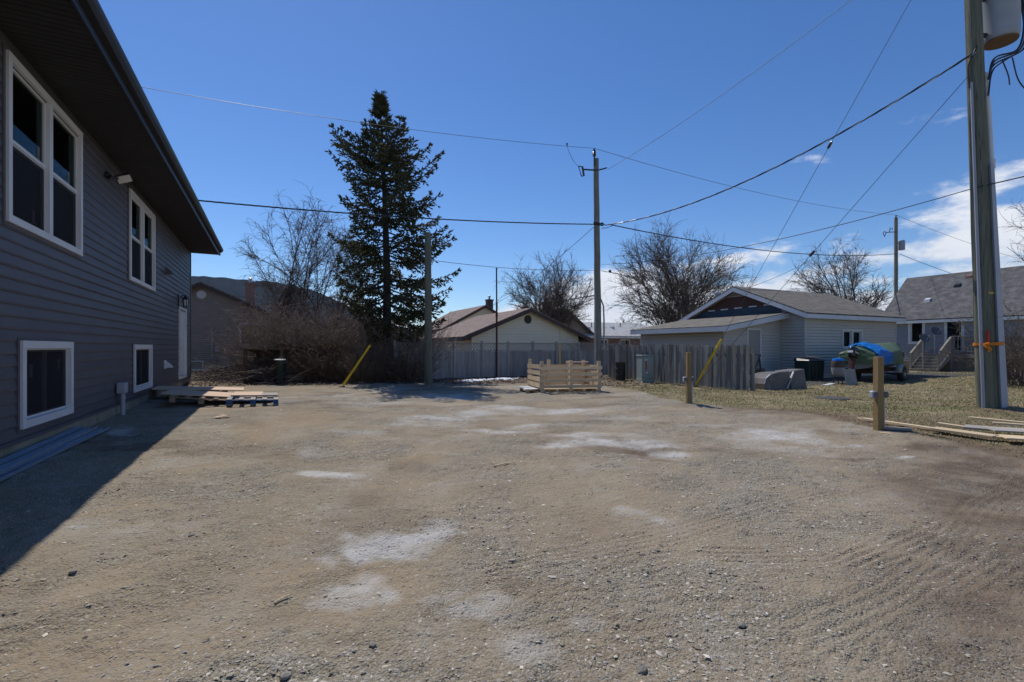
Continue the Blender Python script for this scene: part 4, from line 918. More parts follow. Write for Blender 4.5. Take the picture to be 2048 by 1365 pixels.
# ------------------------------------------------------------------ neighbouring buildings
def gable_building(name, loc, W, D, eh, rh, ridge, label, cat, wall_m, roof_m, trim_m, e=.11, over=.35, base=.0, holes={}, rake=.2, eave_over=None, base_m=None):
    # local x along the street, y away from it; ridge 'y' runs back (gable to the front), ridge 'x' runs along (eave to the front)
    b = thing(name, loc, TH, label, cat)
    walls = {'front': (Wall((0, 0), (1, 0), (0, -1)), W), 'left': (Wall((0, D), (0, -1), (-1, 0)), D), 'right': (Wall((W, 0), (0, 1), (1, 0)), D), 'back': (Wall((W, D), (-1, 0), (0, 1)), W)}
    g = {'y': ('front', 'back'), 'x': ('left', 'right')}[ridge]
    eo = over if eave_over is None else eave_over
    for k, (w, L) in walls.items():
        ap = (L/2, rh-.05) if k in g else None; hs = holes.get(k, ())
        mb = MB(); lap_wall(mb, w, L, base, eh, e, hs, ap); mb.build('siding', wall_m, b)
        mb = MB(); solid_wall(mb, w, L, 0, eh, .12, hs, ap); mb.build('wall', M['dark_room'], b)
        if base > .02:
            mb = MB(); w.box(mb, 0, L, -.1, base-.01, -.02, .006); mb.build('foundation', base_m or M['concrete'], b)
    for cx, cy in ((0, 0), (W, 0), (0, D), (W, D)):
        mb = MB(); mb.box(cx-.035, cx+.035, cy-.035, cy+.035, base, eh-.01); mb.build('corner_trim', wall_m, b)
    half = (W if ridge == 'y' else D)/2; sl = (rh-eh)/half; ez = eh-sl*eo
    def X(a, c): return (a, c) if ridge == 'y' else (c, a)        # a across the ridge, c along it
    span, length = (W, D) if ridge == 'y' else (D, W)
    for sgn in (0, 1):
        a_e = -eo if sgn == 0 else span+eo
        p = [(*X(a_e, -over), ez+.10), (*X(a_e, length+over), ez+.10), (*X(span/2, length+over), rh+.10), (*X(span/2, -over), rh+.10)]
        roof_slab(p, .05, roof_m, 'roof', b)
        mb = MB()
        x0, x1 = sorted((a_e, a_e+(.025 if sgn == 0 else -.025)))
        q = [X(x0, -over), X(x1, -over), X(x1, length+over), X(x0, length+over)]
        if ridge == 'x': q = [q[0], q[3], q[2], q[1]]
        mb.hexa([(*t, ez-rake+.07) for t in q], [(*t, ez+.045) for t in q]); mb.build('fascia', trim_m, b)
        for c in (-over-.004, length+over-.021):
            r0 = X(a_e, c); r1 = X(span/2, c); r0b = X(a_e, c+.025); r1b = X(span/2, c+.025)
            mb = MB(); mb.hexa([(*r0, ez-rake+.06), (*r0b, ez-rake+.06), (*r1b, rh-rake+.06), (*r1, rh-rake+.06)], [(*r0, ez+.046), (*r0b, ez+.046), (*r1b, rh+.046), (*r1, rh+.046)]); mb.build('rake_board', trim_m, b)
        i0 = 0 if sgn == 0 else span
        mb = MB(); q = [X(a_e, -over+.03), X(i0, -over+.03), X(i0, length+over-.03), X(a_e, length+over-.03)]
        mb.poly([(*t, ez-.06) for t in q]); mb.build('soffit', trim_m, b)
    return b, walls
def chimney(parent, x, y, w, z0, z1, mat, pot=.35, cap=.05):
    mb = MB(); mb.box(x-w/2, x+w/2, y-w/2, y+w/2, z0, z1); mb.box(x-w/2-cap, x+w/2+cap, y-w/2-cap, y+w/2+cap, z1+.001, z1+.09); o = mb.build('chimney', mat, parent)
    if pot:
        mb = MB(); mb.lathe([(.09, 0), (.09, pot*.7), (.14, pot*.72), (.14, pot*.85), (.05, pot)], 10, (x, y, z1+.09)); mb.build('flue', M['galv'], o)
def roundvent(w, parent, a, z, r, mat):
    o = MB(); n = 20; q = .02
    o.poly([w.P(a+r*math.cos(t), z+r*math.sin(t), q+.02) for t in [2*math.pi*i/n for i in range(n)]])
    for i in range(n):
        t0, t1 = 2*math.pi*i/n, 2*math.pi*(i+1)/n
        o.quad(w.P(a+r*math.cos(t0), z+r*math.sin(t0), q+.05), w.P(a+r*math.cos(t1), z+r*math.sin(t1), q+.05), w.P(a+r*1.18*math.cos(t1), z+r*1.18*math.sin(t1), q), w.P(a+r*1.18*math.cos(t0), z+r*1.18*math.sin(t0), q))
    for k in range(5):
        zz = z-r*.75+k*r*.375; hw_ = math.sqrt(max(0, r*r-(zz-z)**2))*.95; w.box(o, a-hw_, a+hw_, zz-.012, zz+.012, q+.02, q+.05)
    o.build('gable_vent', mat, parent)

def corner(px, Z): return Vector((Z*(px-CX)/F, Z, 0))

# taupe house behind the new one, seen past its corner
c0 = corner(381, 26)+V2*(-3.2)
tw = 7.4
hn = {'front': [(5.55, 6.9, 1.42, 2.62), (2.85, 3.75, .10, .52)]}
nh, wl_ = gable_building('neighbour_house', c0, tw, 9, 3.05, 4.75, 'y', 'taupe sided gable house with brick chimney behind the bare thicket', 'house', M['siding_beige'], M['roof_brown'], M['trim_brown'], e=.115, base=.62, holes=hn, rake=.2)
wf = wl_['front'][0]
window(wf, nh, 5.5, 6.95, 1.37, 2.67, 1, 1, None, .07)
window(wf, nh, 2.80, 3.80, .06, .56, 1, 1, None, .05, slider=True)
roundvent(wf, nh, 3.7, 4.18, .21, M['white'])
chimney(nh, 5.9, 4.2, .55, 3.0, 5.35, M['brick'])
mb = MB(); wf.box(mb, 4.35, 4.55, 1.05, 1.35, 0, .14); mb.build('meter_box', M['galv'], nh)
mb = MB(); mb.tube([wf.P(4.2, .7, .05), wf.P(4.2, 2.4, .05)], .025, 8); mb.build('conduit', M['galv'], nh)

# cream garage beyond the lattice fence
c0 = corner(944, 28)
cg, wl_ = gable_building('cream_garage', c0, 7.4, 8, 2.12, 3.62, 'y', 'cream sided garage with brown gable roof behind the lattice fence', 'garage', M['siding_cream'], M['roof_brown'], M['trim_brown'], e=.16, rake=.24, over=.45, eave_over=.75)
roundvent(wl_['front'][0], cg, 3.7, 3.02, .23, M['trim_brown'])
# cream house with chimney behind it
c0 = corner(893, 39)
ch, wl_ = gable_building('cream_house', c0, 6.6, 8, 3.0, 4.75, 'y', 'pale cream house with dark chimney behind the cream garage', 'house', M['siding_cream'], M['roof_brown'], M['trim_brown'], e=.16, rake=.2, over=.4, eave_over=.6)
chimney(ch, 4.2, .9, .5, 3.4, 5.35, M['brick_dark'])
mb = MB(); mb.box(.9, 1.25, -.12, .0, 2.2, 2.6); mb.tube([(.9, -.25, 2.3), (.9, -.25, 3.6)], .04, 6); mb.build('vent_pipe', M['trim_brown'], ch)
# dark-roofed house whose gable shows right of the cream garage
c0 = corner(1075, 46)
dh, wl_ = gable_building('dark_roof_house', c0, 6.4, 8, 2.6, 5.0, 'y', 'shaded house with dark steep roof and chimney among bare branches', 'house', M['siding_beige'], M['roof_dark'], M['trim_brown'], e=.16, rake=.25)
chimney(dh, 1.7, 1.0, .7, 3.4, 5.7, M['brick_dark'], 0)
# pale-roofed brick bungalow
c0 = corner(1160, 48)
hb = {'front': [(2.2, 3.4, 1.05, 2.1), (5.1, 6.3, 1.05, 2.1)]}
bh, wl_ = gable_building('brick_bungalow', c0, 11, 8, 2.55, 4.0, 'x', 'low red brick bungalow with pale shingle roof behind the utility pole', 'house', M['brick'], M['roof_pale'], M['white'], e=3.0, holes=hb, rake=.22, over=.5)
wf = wl_['front'][0]
for a in (2.2, 5.1): window(wf, bh, a-.05, a+1.25, 1.0, 2.15, 1, 1, None, .09)
for (x, y, z) in ((3.0, 2.2, 3.45), (4.9, 2.5, 3.55), (7.2, 2.6, 3.6)):
    mb = MB(); mb.lathe([(.05, -.1), (.05, .45)], 8, (x, y, z)); mb.build('roof_vent', M['trim_brown'], bh)
for (x, y, z) in ((2.3, 1.8, 3.3), (5.6, 2.0, 3.4)):
    mb = MB(); mb.hexa([(x-.2, y-.2, z-.1), (x+.2, y-.2, z-.1), (x+.2, y+.2, z+.05), (x-.2, y+.2, z+.05)], [(x-.18, y-.15, z+.16), (x+.18, y-.15, z+.16), (x+.18, y+.2, z+.2), (x-.18, y+.2, z+.2)]); mb.build('roof_box_vent', M['white'], bh)

# grey garage with lean-to on the right
C1 = corner(1609, 19.5)
hg = {'front': [(2.62, 3.98, 1.28, 2.02)]}
gg, wl_ = gable_building('grey_garage', C1, 6.85, 6.25, 2.72, 4.02, 'x', 'grey sided garage with white fascia and lean-to behind the picket fence', 'garage', M['siding_grey'], M['roof_grey'], M['fascia'], e=.125, holes=hg, rake=.2, over=.32, eave_over=.3)
wf = wl_['front'][0]
window(wf, gg, 2.55, 4.05, 1.22, 2.08, 2, 1, None, .075)
for a in (2.75, 3.50):
    mb = MB()
    for i in range(5): wf.box(mb, a-.02+i*.09, a+.045+i*.09, 1.33, 1.98, -.16-.02*(i % 2), -.12-.02*(i % 2))
    mb.build('curtain', M['curtain'], gg)
# unfinished gable above the lean-to: old red board over dark wrap
wlft = wl_['left'][0]                                   # runs from the back corner to the front corner
mb = MB(); mb.poly([wlft.P(.9, 3.0, .05), wlft.P(5.25, 3.0, .05), wlft.P(3.6, 3.68, .05), wlft.P(2.6, 3.68, .05)]); mb.build('bare_sheathing', M['sheath_red'], gg)
mb = MB(); mb.poly([wlft.P(.3, 2.72, .06), wlft.P(5.3, 2.75, .06), wlft.P(5.3, 3.12, .06), wlft.P(1.2, 3.06, .06)]); mb.build('house_wrap', M['membrane'], gg)
mb = MB(); wlft.box(mb, 2.35, 4.0, 3.64, 3.70, .055, .08); mb.build('gable_beam', M['plywood_grey'], gg)
for k in range(5):
    mb = MB(); wlft.box(mb, 1.5+k*.75, 1.9+k*.75, 3.06+.015*k, 3.11+.015*k, .065, .085); mb.build('wrap_fold', M['white'], gg)
mb = MB(); mb.lathe([(.09, 0), (.09, .55), (.14, .56), (.14, .66), (.03, .72)], 12, (.4, 4.6, 3.35)); mb.build('roof_flue', M['galv'], gg, True)
# lean-to: 3.44 out from the gable wall, from 1.06 to 5.5 m back
LW, LY0, LY1 = 3.44, 1.06, 5.75
lz = lambda x: 2.20+(x+LW)*.165
wd = Wall((-LW, LY0), (1, 0), (0, -1)); ws = Wall((-LW, LY1), (0, -1), (-1, 0)); wbk = Wall((0, LY1), (-1, 0), (0, 1))
dr = (1.35, 2.22, .12, 2.08)
mb = MB(); lap_wall(mb, wd, LW-.02, .05, 2.14, .125, [(dr[0]+.03, dr[1]-.03, 0, dr[3]-.03)])
z = 2.14
while z < 2.72:                                        # courses that run out under the sloping roof
    zt = min(z+.125, 2.72); a0 = max(0, (z-2.14)/.165); b0 = max(0, (zt-2.14)/.165)
    lap(mb, wd, min(a0, LW-.05), LW-.02, z, zt, .125, .016, min(b0, LW-.04), LW-.02); z = zt
mb.build('siding', M['siding_grey'], gg)
mb = MB(); lap_wall(mb, ws, LY1-LY0, .05, 2.18, .125); mb.build('siding', M['siding_grey'], gg)
mb = MB(); lap_wall(mb, wbk, LW, .05, 2.18, .125); mb.build('siding', M['siding_grey'], gg)
mb = MB(); mb.hexa([wd.P(0, 0, -.01), wd.P(LW-.01, 0, -.01), (-.02, LY1-.05, 0), (-LW, LY1-.05, 0)], [wd.P(0, 2.15, -.01), wd.P(LW-.01, 2.70, -.01), (-.02, LY1-.05, 2.7), (-LW, LY1-.05, 2.15)]); mb.build('wall', M['dark_room'], gg)
for (x, y) in ((-LW, LY0), (-LW, LY1)):
    mb = MB(); mb.box(x-.035, x+.035, y-.035, y+.035, .05, 2.17); mb.build('corner_trim', M['siding_grey'], gg)
roof_slab([(-LW-.42, LY1+.3, lz(-LW-.42)), (-LW-.42, LY0-.42, lz(-LW-.42)), (-.02, LY0-.42, lz(-.02)), (-.02, LY1+.3, lz(-.02))], .04, M['roof_grey'], 'lean_to_roof', gg)
mb = MB(); mb.box(-LW-.44, -LW-.422, LY0-.42, LY1+.3, lz(-LW-.42)-.22, lz(-LW-.42)-.03); mb.build('fascia', M['fascia'], gg)
mb = MB(); y = LY0-.44
mb.hexa([(-LW-.44, y, lz(-LW-.44)-.23), (-.0, y, lz(0)-.23), (-.0, y+.018, lz(0)-.23), (-LW-.44, y+.018, lz(-LW-.44)-.23)], [(-LW-.44, y, lz(-LW-.44)-.03), (-.0, y, lz(0)-.03), (-.0, y+.018, lz(0)-.03), (-LW-.44, y+.018, lz(-LW-.44)-.03)])
mb.build('rake_board', M['fascia'], gg)
mb = MB(); frame(mb, wd, *dr, .07, -.02, .035); o = mb.build('door', M['white'], gg)
mb = MB(); wd.box(mb, dr[0]+.072, dr[1]-.072, dr[2]+.072, dr[3]-.072, -.015, .012); mb.build('door_leaf', M['door_grey'], o)
mb = MB(); mb.tube([wd.P(dr[0]+.14, 1.05, .01), wd.P(dr[0]+.14, 1.05, .07)], .03, 10); mb.build('handle', M['galv'], o)

# blue-grey house on the far right, wall running towards the camera
E = Vector((22.05, 28.5, 0))                            # far end of its eave line
hd_ = 17.0
rh_o = E-U2*hd_
hr = {'left': [(1.2, 1.85, 1.55, 2.8), (2.9, 3.5, 1.06, 2.85)]}
# local frame: x along the street, y back; the seen wall is the left one
rhs, wl_ = gable_building('blue_grey_house', rh_o+V2*.3, 6.0, hd_, 3.02, 5.55, 'y', 'blue-grey sided house with charcoal roof behind the boat and stairs', 'house', M['siding_blue'], M['roof_dark'], M['white'], e=.125, holes=hr, rake=.18, over=.3, eave_over=.3, base=.5)
wL = wl_['left'][0]
window(wL, rhs, 1.13, 1.92, 1.48, 2.86, 1, 1, None, .11)
mb = MB(); frame(mb, wL, 2.78, 3.62, 1.02, 2.90, .12, -.02, .04); o = mb.build('door', M['white'], rhs)
mb = MB(); wL.box(mb, 2.91, 3.49, 1.15, 2.77, -.03, -.01); mb.build('pane', M['glass'], o)
mb = MB(); wL.box(mb, 2.905, 3.495, 1.145, 2.775, -.08, -.06); mb.build('curtain', M['membrane'], o)
for (s_, up, m_) in ((1.6, .35, M['white']), (2.6, .66, M['black_metal']), (2.9, .86, M['brick'])):
    x = 3.0*up; z = 3.02+ (5.55-3.02)*up+.10; y = hd_-s_
    mb = MB(); mb.hexa([(x-.14, y-.14, z-.13), (x+.1, y-.14, z+.07), (x+.1, y+.14, z+.07), (x-.14, y+.14, z-.13)], [(x-.12, y-.12, z+.05), (x+.1, y-.12, z+.14), (x+.1, y+.12, z+.14), (x-.12, y+.12, z+.05)]); mb.build('roof_vent', m_, rhs)

# wooden stairs and landing against that house
B0 = Vector((22.1, 25.0, 0))
st = thing('deck_stairs', B0, TH, 'grey wooden stairs with baluster railings leading to the blue-grey house', 'stairs')
nst, run, ris, sw = 6, .25, .16, 1.15
for k in range(nst):
    mb = MB(); mb.box(k*run, k*run+run+.03, 0, sw, (k+1)*ris-.04, (k+1)*ris); mb.box(k*run+.03, k*run+.05, 0.01, sw-.01, k*ris+.001, (k+1)*ris-.041); mb.build('step', M['deck_wood'], st)
lx = nst*run; lzv = nst*ris
for y in (-.02, sw+.02):
    mb = MB(); mb.hexa([(0, y-.02, 0), (lx, y-.02, lzv-.28), (lx, y+.02, lzv-.28), (0, y+.02, 0)], [(0, y-.02, .14), (lx, y-.02, lzv-.02), (lx, y+.02, lzv-.02), (0, y+.02, .14)]); mb.build('stringer', M['deck_wood'], st)
for i in range(11):
    y0 = -2.2+i*.31; mb = MB(); mb.box(lx, lx+1.05, y0, y0+.30, lzv-.04, lzv); mb.build('deck_board', M['deck_wood'], st)
mb = MB(); mb.box(lx, lx+.04, -2.2, sw, lzv-.22, lzv-.042); mb.build('rim_joist', M['deck_wood'], st)
def rail(p, q, n, posts=True):
    p = Vector(p); q = Vector(q); mb = MB(); mb.beam(p+Vector((0, 0, .92)), q+Vector((0, 0, .92)), .10, .04); mb.build('handrail', M['deck_wood'], st)
    mb = MB(); mb.beam(p+Vector((0, 0, .12)), q+Vector((0, 0, .12)), .04, .08); mb.build('bottom_rail', M['deck_wood'], st)
    for i in range(n):
        c = p.lerp(q, (i+.5)/n); mb = MB(); mb.box(c.x-.018, c.x+.018, c.y-.018, c.y+.018, c.z+.10, c.z+.91); mb.build('baluster', M['deck_wood'], st)
    for c in (p, q):
        mb = MB(); mb.box(c.x-.045, c.x+.045, c.y-.045, c.y+.045, 0, c.z+.95); mb.build('post', M['deck_wood'], st)
rail((.1, -.03, .05), (lx, -.03, lzv-.02), 11); rail((.1, sw+.03, .05), (lx, sw+.03, lzv-.02), 11); rail((lx+.03, -.1, lzv), (lx+.03, -2.15, lzv), 15)
# satellite dishes by that wall
for i, (px, py, Z, s_) in enumerate(((1846, 678, 25.6, .24), (1869, 664, 26.2, .26))):
    p = at(px, py, Z); d = thing('satellite_dish', (p.x, p.y, 0), TH+R(-60), ['lower grey satellite dish beside the window of the blue-grey house', 'higher grey satellite dish standing between window and stairs'][i], 'satellite dish', 'satellite dishes')
    mb = MB(); mb.tube([(0, 0, -.05), (0, 0, p.z)], .025, 8); mb.build('mast', M['galv'], d)
    mb = MB(); prof = [(.01, 0), (s_*.5, .02), (s_*.85, .06), (s_, .10), (s_*.99, .115), (s_*.84, .08), (.01, .02)]; mb.lathe(prof, 20); o = mb.build('dish', M['dish'], d, True); o.location = (0, 0, p.z); o.rotation_euler = (R(62), 0, R(30))
    mb = MB(); mb.tube([(0, -s_*.8, .08), (0, -s_*.35, .42)], .012, 6); mb.lathe([(.03, .40), (.035, .47)], 8, (0, -s_*.33, 0)); mb.build('feed_arm', M['galv'], o)

# ------------------------------------------------------------------ fences
def fence_lattice():
    p0 = Vector((-3.2, 19.2, 0))-V2*1.5; L = 11.1
    f = thing('lattice_fence', p0, TH, 'weathered grey board fence with lattice top along the back of the lot', 'fence')
    H = 1.14
    base = MB(); base.box(-.062, .062, -.012, .012, .02, H); pm = base.mesh('picket', M['fence_wood'])
    n = int(L/.128)
    for i in range(n):
        o = link_mesh('picket', pm, f, (.064+i*.128, random.uniform(-.006, .006), random.uniform(-.012, .012))); o.rotation_euler = (0, random.uniform(-.008, .008), 0)
    for z in (.3, .98):
        mb = MB(); mb.box(0, L, .014, .05, z-.045, z+.045); mb.build('rail', M['fence_wood'], f)
    mb = MB(); mb.box(0, L, -.045, .05, H+.013, H+.05); mb.build('cap_rail', M['fence_wood'], f)
    mb = MB(); mb.box(0, L, -.045, .05, H+.31, H+.345); mb.build('top_rail', M['fence_wood'], f)
    i = 0
    while i*1.22 < L+.1:
        x = min(i*1.22, L); mb = MB(); mb.box(x-.045, x+.045, -.055, .055, -.05, H+.42); mb.build('post', M['fence_wood'], f); i += 1
    i = 0
    while i*1.22 < L-.1:
        x0 = i*1.22+.047; x1 = min((i+1)*1.22-.047, L); z0, z1 = H+.052, H+.308; mb = MB(); hh = z1-z0
        s_ = x0-hh
        while s_ < x1:
            for sg in (1, -1):
                a = (max(s_, x0), s_+hh if s_+hh <= x1 else x1)
                if a[1]-a[0] < .03: continue
                if sg > 0: za, zb = z0+(a[0]-s_), z0+(a[1]-s_)
                else: za, zb = z1-(a[0]-s_), z1-(a[1]-s_)
                mb.beam((a[0], .004*sg, za), (a[1], .004*sg, zb), .007, .031, (0, 0, 1))
            s_ += .145
        mb.build('lattice_panel', M['fence_wood'], f); i += 1
fence_lattice()
def fence_pickets():
    p0 = Vector((7.03, 14.2, 0)); L = 6.6
    f = thing('picket_fence', p0, TH+R(90), 'leaning greyish board fence between the lot and the grey garage', 'fence')
    H = 1.36; x = .0; i = 0
    while x < L:
        w_ = random.uniform(.088, .118); h = H+random.uniform(-.03, .035)+(.04 if x > 2.6 and x < 4.2 else 0)+.06*sstep(4.2, 6.5, np.array(x))
        t = .05
        mb = MB(); mb.poly([(0, -.011, -.05), (w_, -.011, -.05), (w_, -.011, h-t*.5), (w_-.03, -.011, h), (.022, -.011, h), (0, -.011, h-t*.5)]); mb.poly([(0, .011, -.05), (0, .011, h-t*.5), (.03, .011, h), (w_-.03, .011, h), (w_, .011, h-t*.5), (w_, .011, -.05)])
        n = len(mb.v)
        for k in range(6):
            a = k; b = (k+1) % 6; mp = [0, 5, 4, 3, 2, 1]; mb.f.append((b, a, 6+mp[a], 6+mp[b]))
        o = mb.build('picket', M['fence_wood_b'], f); o.location = (x, random.uniform(.0, .02), 0); o.rotation_euler = (random.uniform(-.015, .015), random.uniform(-.018, .018), 0)
        x += w_+random.uniform(.002, .014); i += 1
    for z in (.28, 1.05):
        mb = MB(); mb.box(-.02, L, -.052, -.013, z-.045, z+.045); mb.build('rail', M['fence_wood_b'], f)
    for x in (-.02, 2.3, 4.5, 6.6):
        mb = MB(); mb.box(x-.045, x+.045, -.145, -.054, -.1, H-.02); mb.build('post', M['fence_wood_b'], f)
fence_pickets()

# far-right brown fence, low rail and chain-link
p = at(2000, 700, 19.5)
f = thing('brown_board_fence', (p.x-.2, 19.5, 0), R(-8), 'brown board fence behind the bare shrub at the right edge', 'fence')
for i in range(26):
    mb = MB(); mb.box(i*.155, i*.155+.145, -.01, .01, 0, 1.72+.02*(i % 3)); mb.build('picket', M['brownfence'], f)
mb = MB(); mb.box(0, 4, .012, .05, 1.3, 1.4); mb.build('rail', M['brownfence'], f)
f = thing('white_rail_fence', (at(1995, 700, 17.6).x, 17.6, 0), R(-4), 'low pale railing with short pickets beyond the big utility pole', 'fence')
for z in (.72, .92):
    mb = MB(); mb.box(0, 3.2, -.03, .03, z-.025, z+.025); mb.build('rail', M['plywood_grey'], f)
for i in range(19):
    mb = MB(); mb.box(i*.17+.05, i*.17+.09, -.05, -.031, .25, 1.03); mb.build('picket', M['fascia'], f)
for x in (0, 1.6, 3.2):
    mb = MB(); mb.box(x-.05, x+.05, .031, .12, -.05, .98); mb.build('post', M['deck_wood'], f)
f = thing('chain_link_fence', (9.95, 9.2, 0), R(20), 'low chain-link fence leaving the frame right of the big pole', 'fence')
mb = MB(); x = .45
for i in range(46):
    for sg in (0, 1):
        a = .45+i*.075; p_, q_ = (a, 0, .02 if sg == 0 else .95), (a+.55, 0, .95 if sg == 0 else .02)
        mb.tube([p_, q_], .0016, 3, False)
mb.build('wire_mesh', M['galv'], f)
mb = MB(); mb.tube([(.4, 0, .97), (4.4, 0, .97)], .018, 8); mb.build('top_rail', M['galv'], f)
for x in (.42, 2.4, 4.4):
    mb = MB(); mb.tube([(x, .02, -.1), (x, .02, 1.0)], .024, 8); mb.build('post', M['galv'], f)

# ------------------------------------------------------------------ poles
def pole_mesh(base, top, r0, r1, mat, name, parent, n=18):
    base = Vector(base); top = Vector(top); k = 14
    mb = MB(); mb.tube([base.lerp(top, i/k)+Vector((random.uniform(-.006, .006), random.uniform(-.006, .006), 0)) for i in range(k+1)], [r0+(r1-r0)*i/k for i in range(k+1)], n)
    return mb.build(name, mat, parent, True)
# short pole in front of the spruce
PL = gnd(857, 771); HPL = 5.22
sp = thing('short_pole', PL, 0, 'bare greenish wooden pole cut off short in front of the spruce', 'utility pole', 'wooden utility poles')
pole_mesh((0, 0, -.3), (-.02, 0, HPL), .135, .108, M['pole_green'], 'shaft', sp)
mb = MB(); mb.tube([(.10, -.02, 4.25), (.19, -.02, 4.27)], .016, 8); mb.tube([(-.13, -.02, 4.18), (.12, -.05, 4.24)], .012, 6); mb.build('eye_bolt', M['galv'], sp)
# middle pole
PM = gnd(1197, 758); PM.z = 0; ZM = PM.y; HM = EYE+(CY-318)/F*ZM
mp_ = thing('utility_pole', PM, 0, 'tall weathered utility pole with fuse cutout beside the picket fence', 'utility pole', 'wooden utility poles')
pole_mesh((0, 0, -.3), (at(1192, 318, ZM).x-PM.x, 0, HM), .16, .105, M['pole'], 'shaft', mp_)
def rel(px, py, Z, base): return at(px, py, Z)-Vector((base.x, base.y, 0))
tx = at(1188, 300, ZM).x-PM.x
mb = MB(); mb.lathe([(.03, -.35), (.03, .05), (.075, .06), (.05, .10), (.08, .13), (.05, .17), (.08, .20), (.05, .24), (.06, .28), (.03, .34), (.02, .38)], 12, (tx, -.08, HM+.02)); mb.build('pin_insulator', M['porcelain'], mp_, True)
a0 = rel(1194, 343, ZM, PM); a1 = rel(1166, 342, ZM, PM)
mb = MB(); mb.beam(a0+Vector((0, -.1, 0)), a1+Vector((0, -.1, .02)), .05, .05); mb.beam(a0+Vector((0, -.1, 0)), rel(1213, 340, ZM, PM)+Vector((0, -.1, .04)), .045, .045); mb.build('cross_bracket', M['porcelain'], mp_)
c0 = rel(1157, 333, ZM, PM); c1 = rel(1163, 353, ZM, PM)
mb = MB(); mb.tube([c0, c0.lerp(c1, .3), c0.lerp(c1, .31), c0.lerp(c1, .7), c0.lerp(c1, .71), c1], [.02, .02, .016, .016, .022, .022], 8); mb.build('fuse_tube', M['porcelain'], mp_)
i0 = c0+Vector((.16, 0, -.02)); i1 = c1+Vector((.10, 0, .02))
mb = MB(); mb.tube([i0.lerp(i1, t/12) for t in range(13)], [.03 if t % 2 else .05 for t in range(13)], 10); mb.beam(i0, c0, .03, .03); mb.beam(i1, c1, .03, .03); mb.build('cutout_insulator', M['porcelain'], mp_, True)
mb = MB(); mb.tube([c0, rel(1146, 322, ZM, PM), rel(1138, 305, ZM, PM), rel(1134, 291, ZM, PM)], .008, 6); mb.lathe([(.03, -.05), (.03, .05)], 8, rel(1134, 289, ZM, PM)); mb.build('jumper', M['grey_wire'], mp_)
mb = MB()
for py in (449, 452): mb.beam(rel(1186, py-2, ZM, PM)+Vector((0, -.12, 0)), rel(1206, py+1, ZM, PM)+Vector((0, -.12, 0)), .03, .05)
mb.tube([rel(1203, 445, ZM, PM), rel(1211, 451, ZM, PM), rel(1222, 449, ZM, PM)], .02, 6); mb.tube([rel(1203, 457, ZM, PM), rel(1214, 456, ZM, PM), rel(1224, 452, ZM, PM)], .014, 6); mb.build('dead_end_clamp', M['cable'], mp_)
mb = MB(); mb.tube([(-.125, -.10, -.1), (-.12, -.09, 3.0), (-.11, -.085, 4.5)], .026, 8); mb.build('ground_conduit', M['pvc'], mp_, True)
mb = MB(); mb.lathe([(.02, 0), (.05, .02), (.06, .06), (.05, .1), (.02, .12)], 8, rel(1220, 543, ZM, PM)+Vector((0, 0, -.06))); mb.build('splice_case', M['cable'], mp_, True)
# far pole
PF = Vector((34*(1792-CX)/F, 34.0, 0)); ZF = PF.y; HF = EYE+(CY-436)/F*ZF
fp = thing('far_utility_pole', PF, 0, 'distant utility pole with small transformer rising behind the blue-grey house', 'utility pole', 'wooden utility poles')
pole_mesh((0, 0, -.3), (0, 0, HF), .15, .11, M['pole'], 'shaft', fp, 10)
mb = MB(); mb.lathe([(.02, 0), (.19, .01), (.20, .05), (.20, .62), (.16, .68), (.02, .70)], 14, (.36, -.05, HF-2.3)); mb.beam((.05, 0, HF-1.8), (.3, -.03, HF-1.8), .05, .05); mb.build('transformer', M['tank'], fp, True)
mb = MB(); mb.beam((0, 0, HF-1.0), (-.75, -.05, HF-1.05), .05, .05); mb.tube([(-.45, 0, HF-1.0), (-.42, 0, HF-.75), (-.28, 0, HF-.72), (-.26, 0, HF-.85)], .025, 6); mb.tube([(-.85, -.05, HF-1.35), (-.95, -.05, HF-1.1), (-.85, -.05, HF-.95), (-.75, -.05, HF-1.1), (-.85, -.05, HF-1.35)], .022, 6); mb.build('fuse_bracket', M['porcelain'], fp)
mb = MB(); mb.lathe([(.03, 0), (.05, .05), (.03, .1), (.05, .14), (.02, .2)], 8, (0, 0, HF)); mb.build('pin_insulator', M['porcelain'], fp, True)
# big pole on the right
PR = gnd(1977, 824); PR.z = 0; ZR = PR.y
lean = (at(1946, 0, ZR).x-PR.x)/(EYE+CY/F*ZR); HR = 10.6
rp = thing('transformer_pole', PR, 0, 'big green-brown utility pole with transformer, conduits and orange strap at right', 'utility pole', 'wooden utility poles')
def RX(z): return lean*z
pole_mesh((0, 0, -.3), (RX(HR), 0, HR), .172, .118, M['pole_green'], 'shaft', rp, 22)
def rr(z): return .172-.054*z/HR
gz1 = EYE+(CY-335)/F*ZR
mb = MB()                                              # wide cable guard on the right-hand side
for (z0, z1) in ((-.1, 1.9), (1.905, 3.6), (3.605, gz1)):
    def ring(z):
        w_ = .115-.010*z; q0 = RX(z)+rr(z)*.45
        return [(q0-.02, -rr(z)-.02-.02, z), (q0+w_*1.6, -rr(z)*.55-.05, z), (q0+w_*1.75, .05, z), (q0+.05, .08, z)]
    mb.hexa(ring(z0), ring(z1))
mb.build('cable_guard', M['pvc'], rp)
z1 = EYE+(CY-150)/F*ZR
mb = MB(); mb.tube([(RX(gz1)+.17, -.08, gz1-.1), (RX(gz1+1)+.16, -.07, gz1+1), (RX(z1)+.12, -.06, z1)], .045, 12); mb.tube([(RX(gz1)+.17, -.08, gz1-.05), (RX(gz1)+.17, -.08, gz1+.12)], .058, 12); mb.build('riser_pipe', M['white'], rp, True)
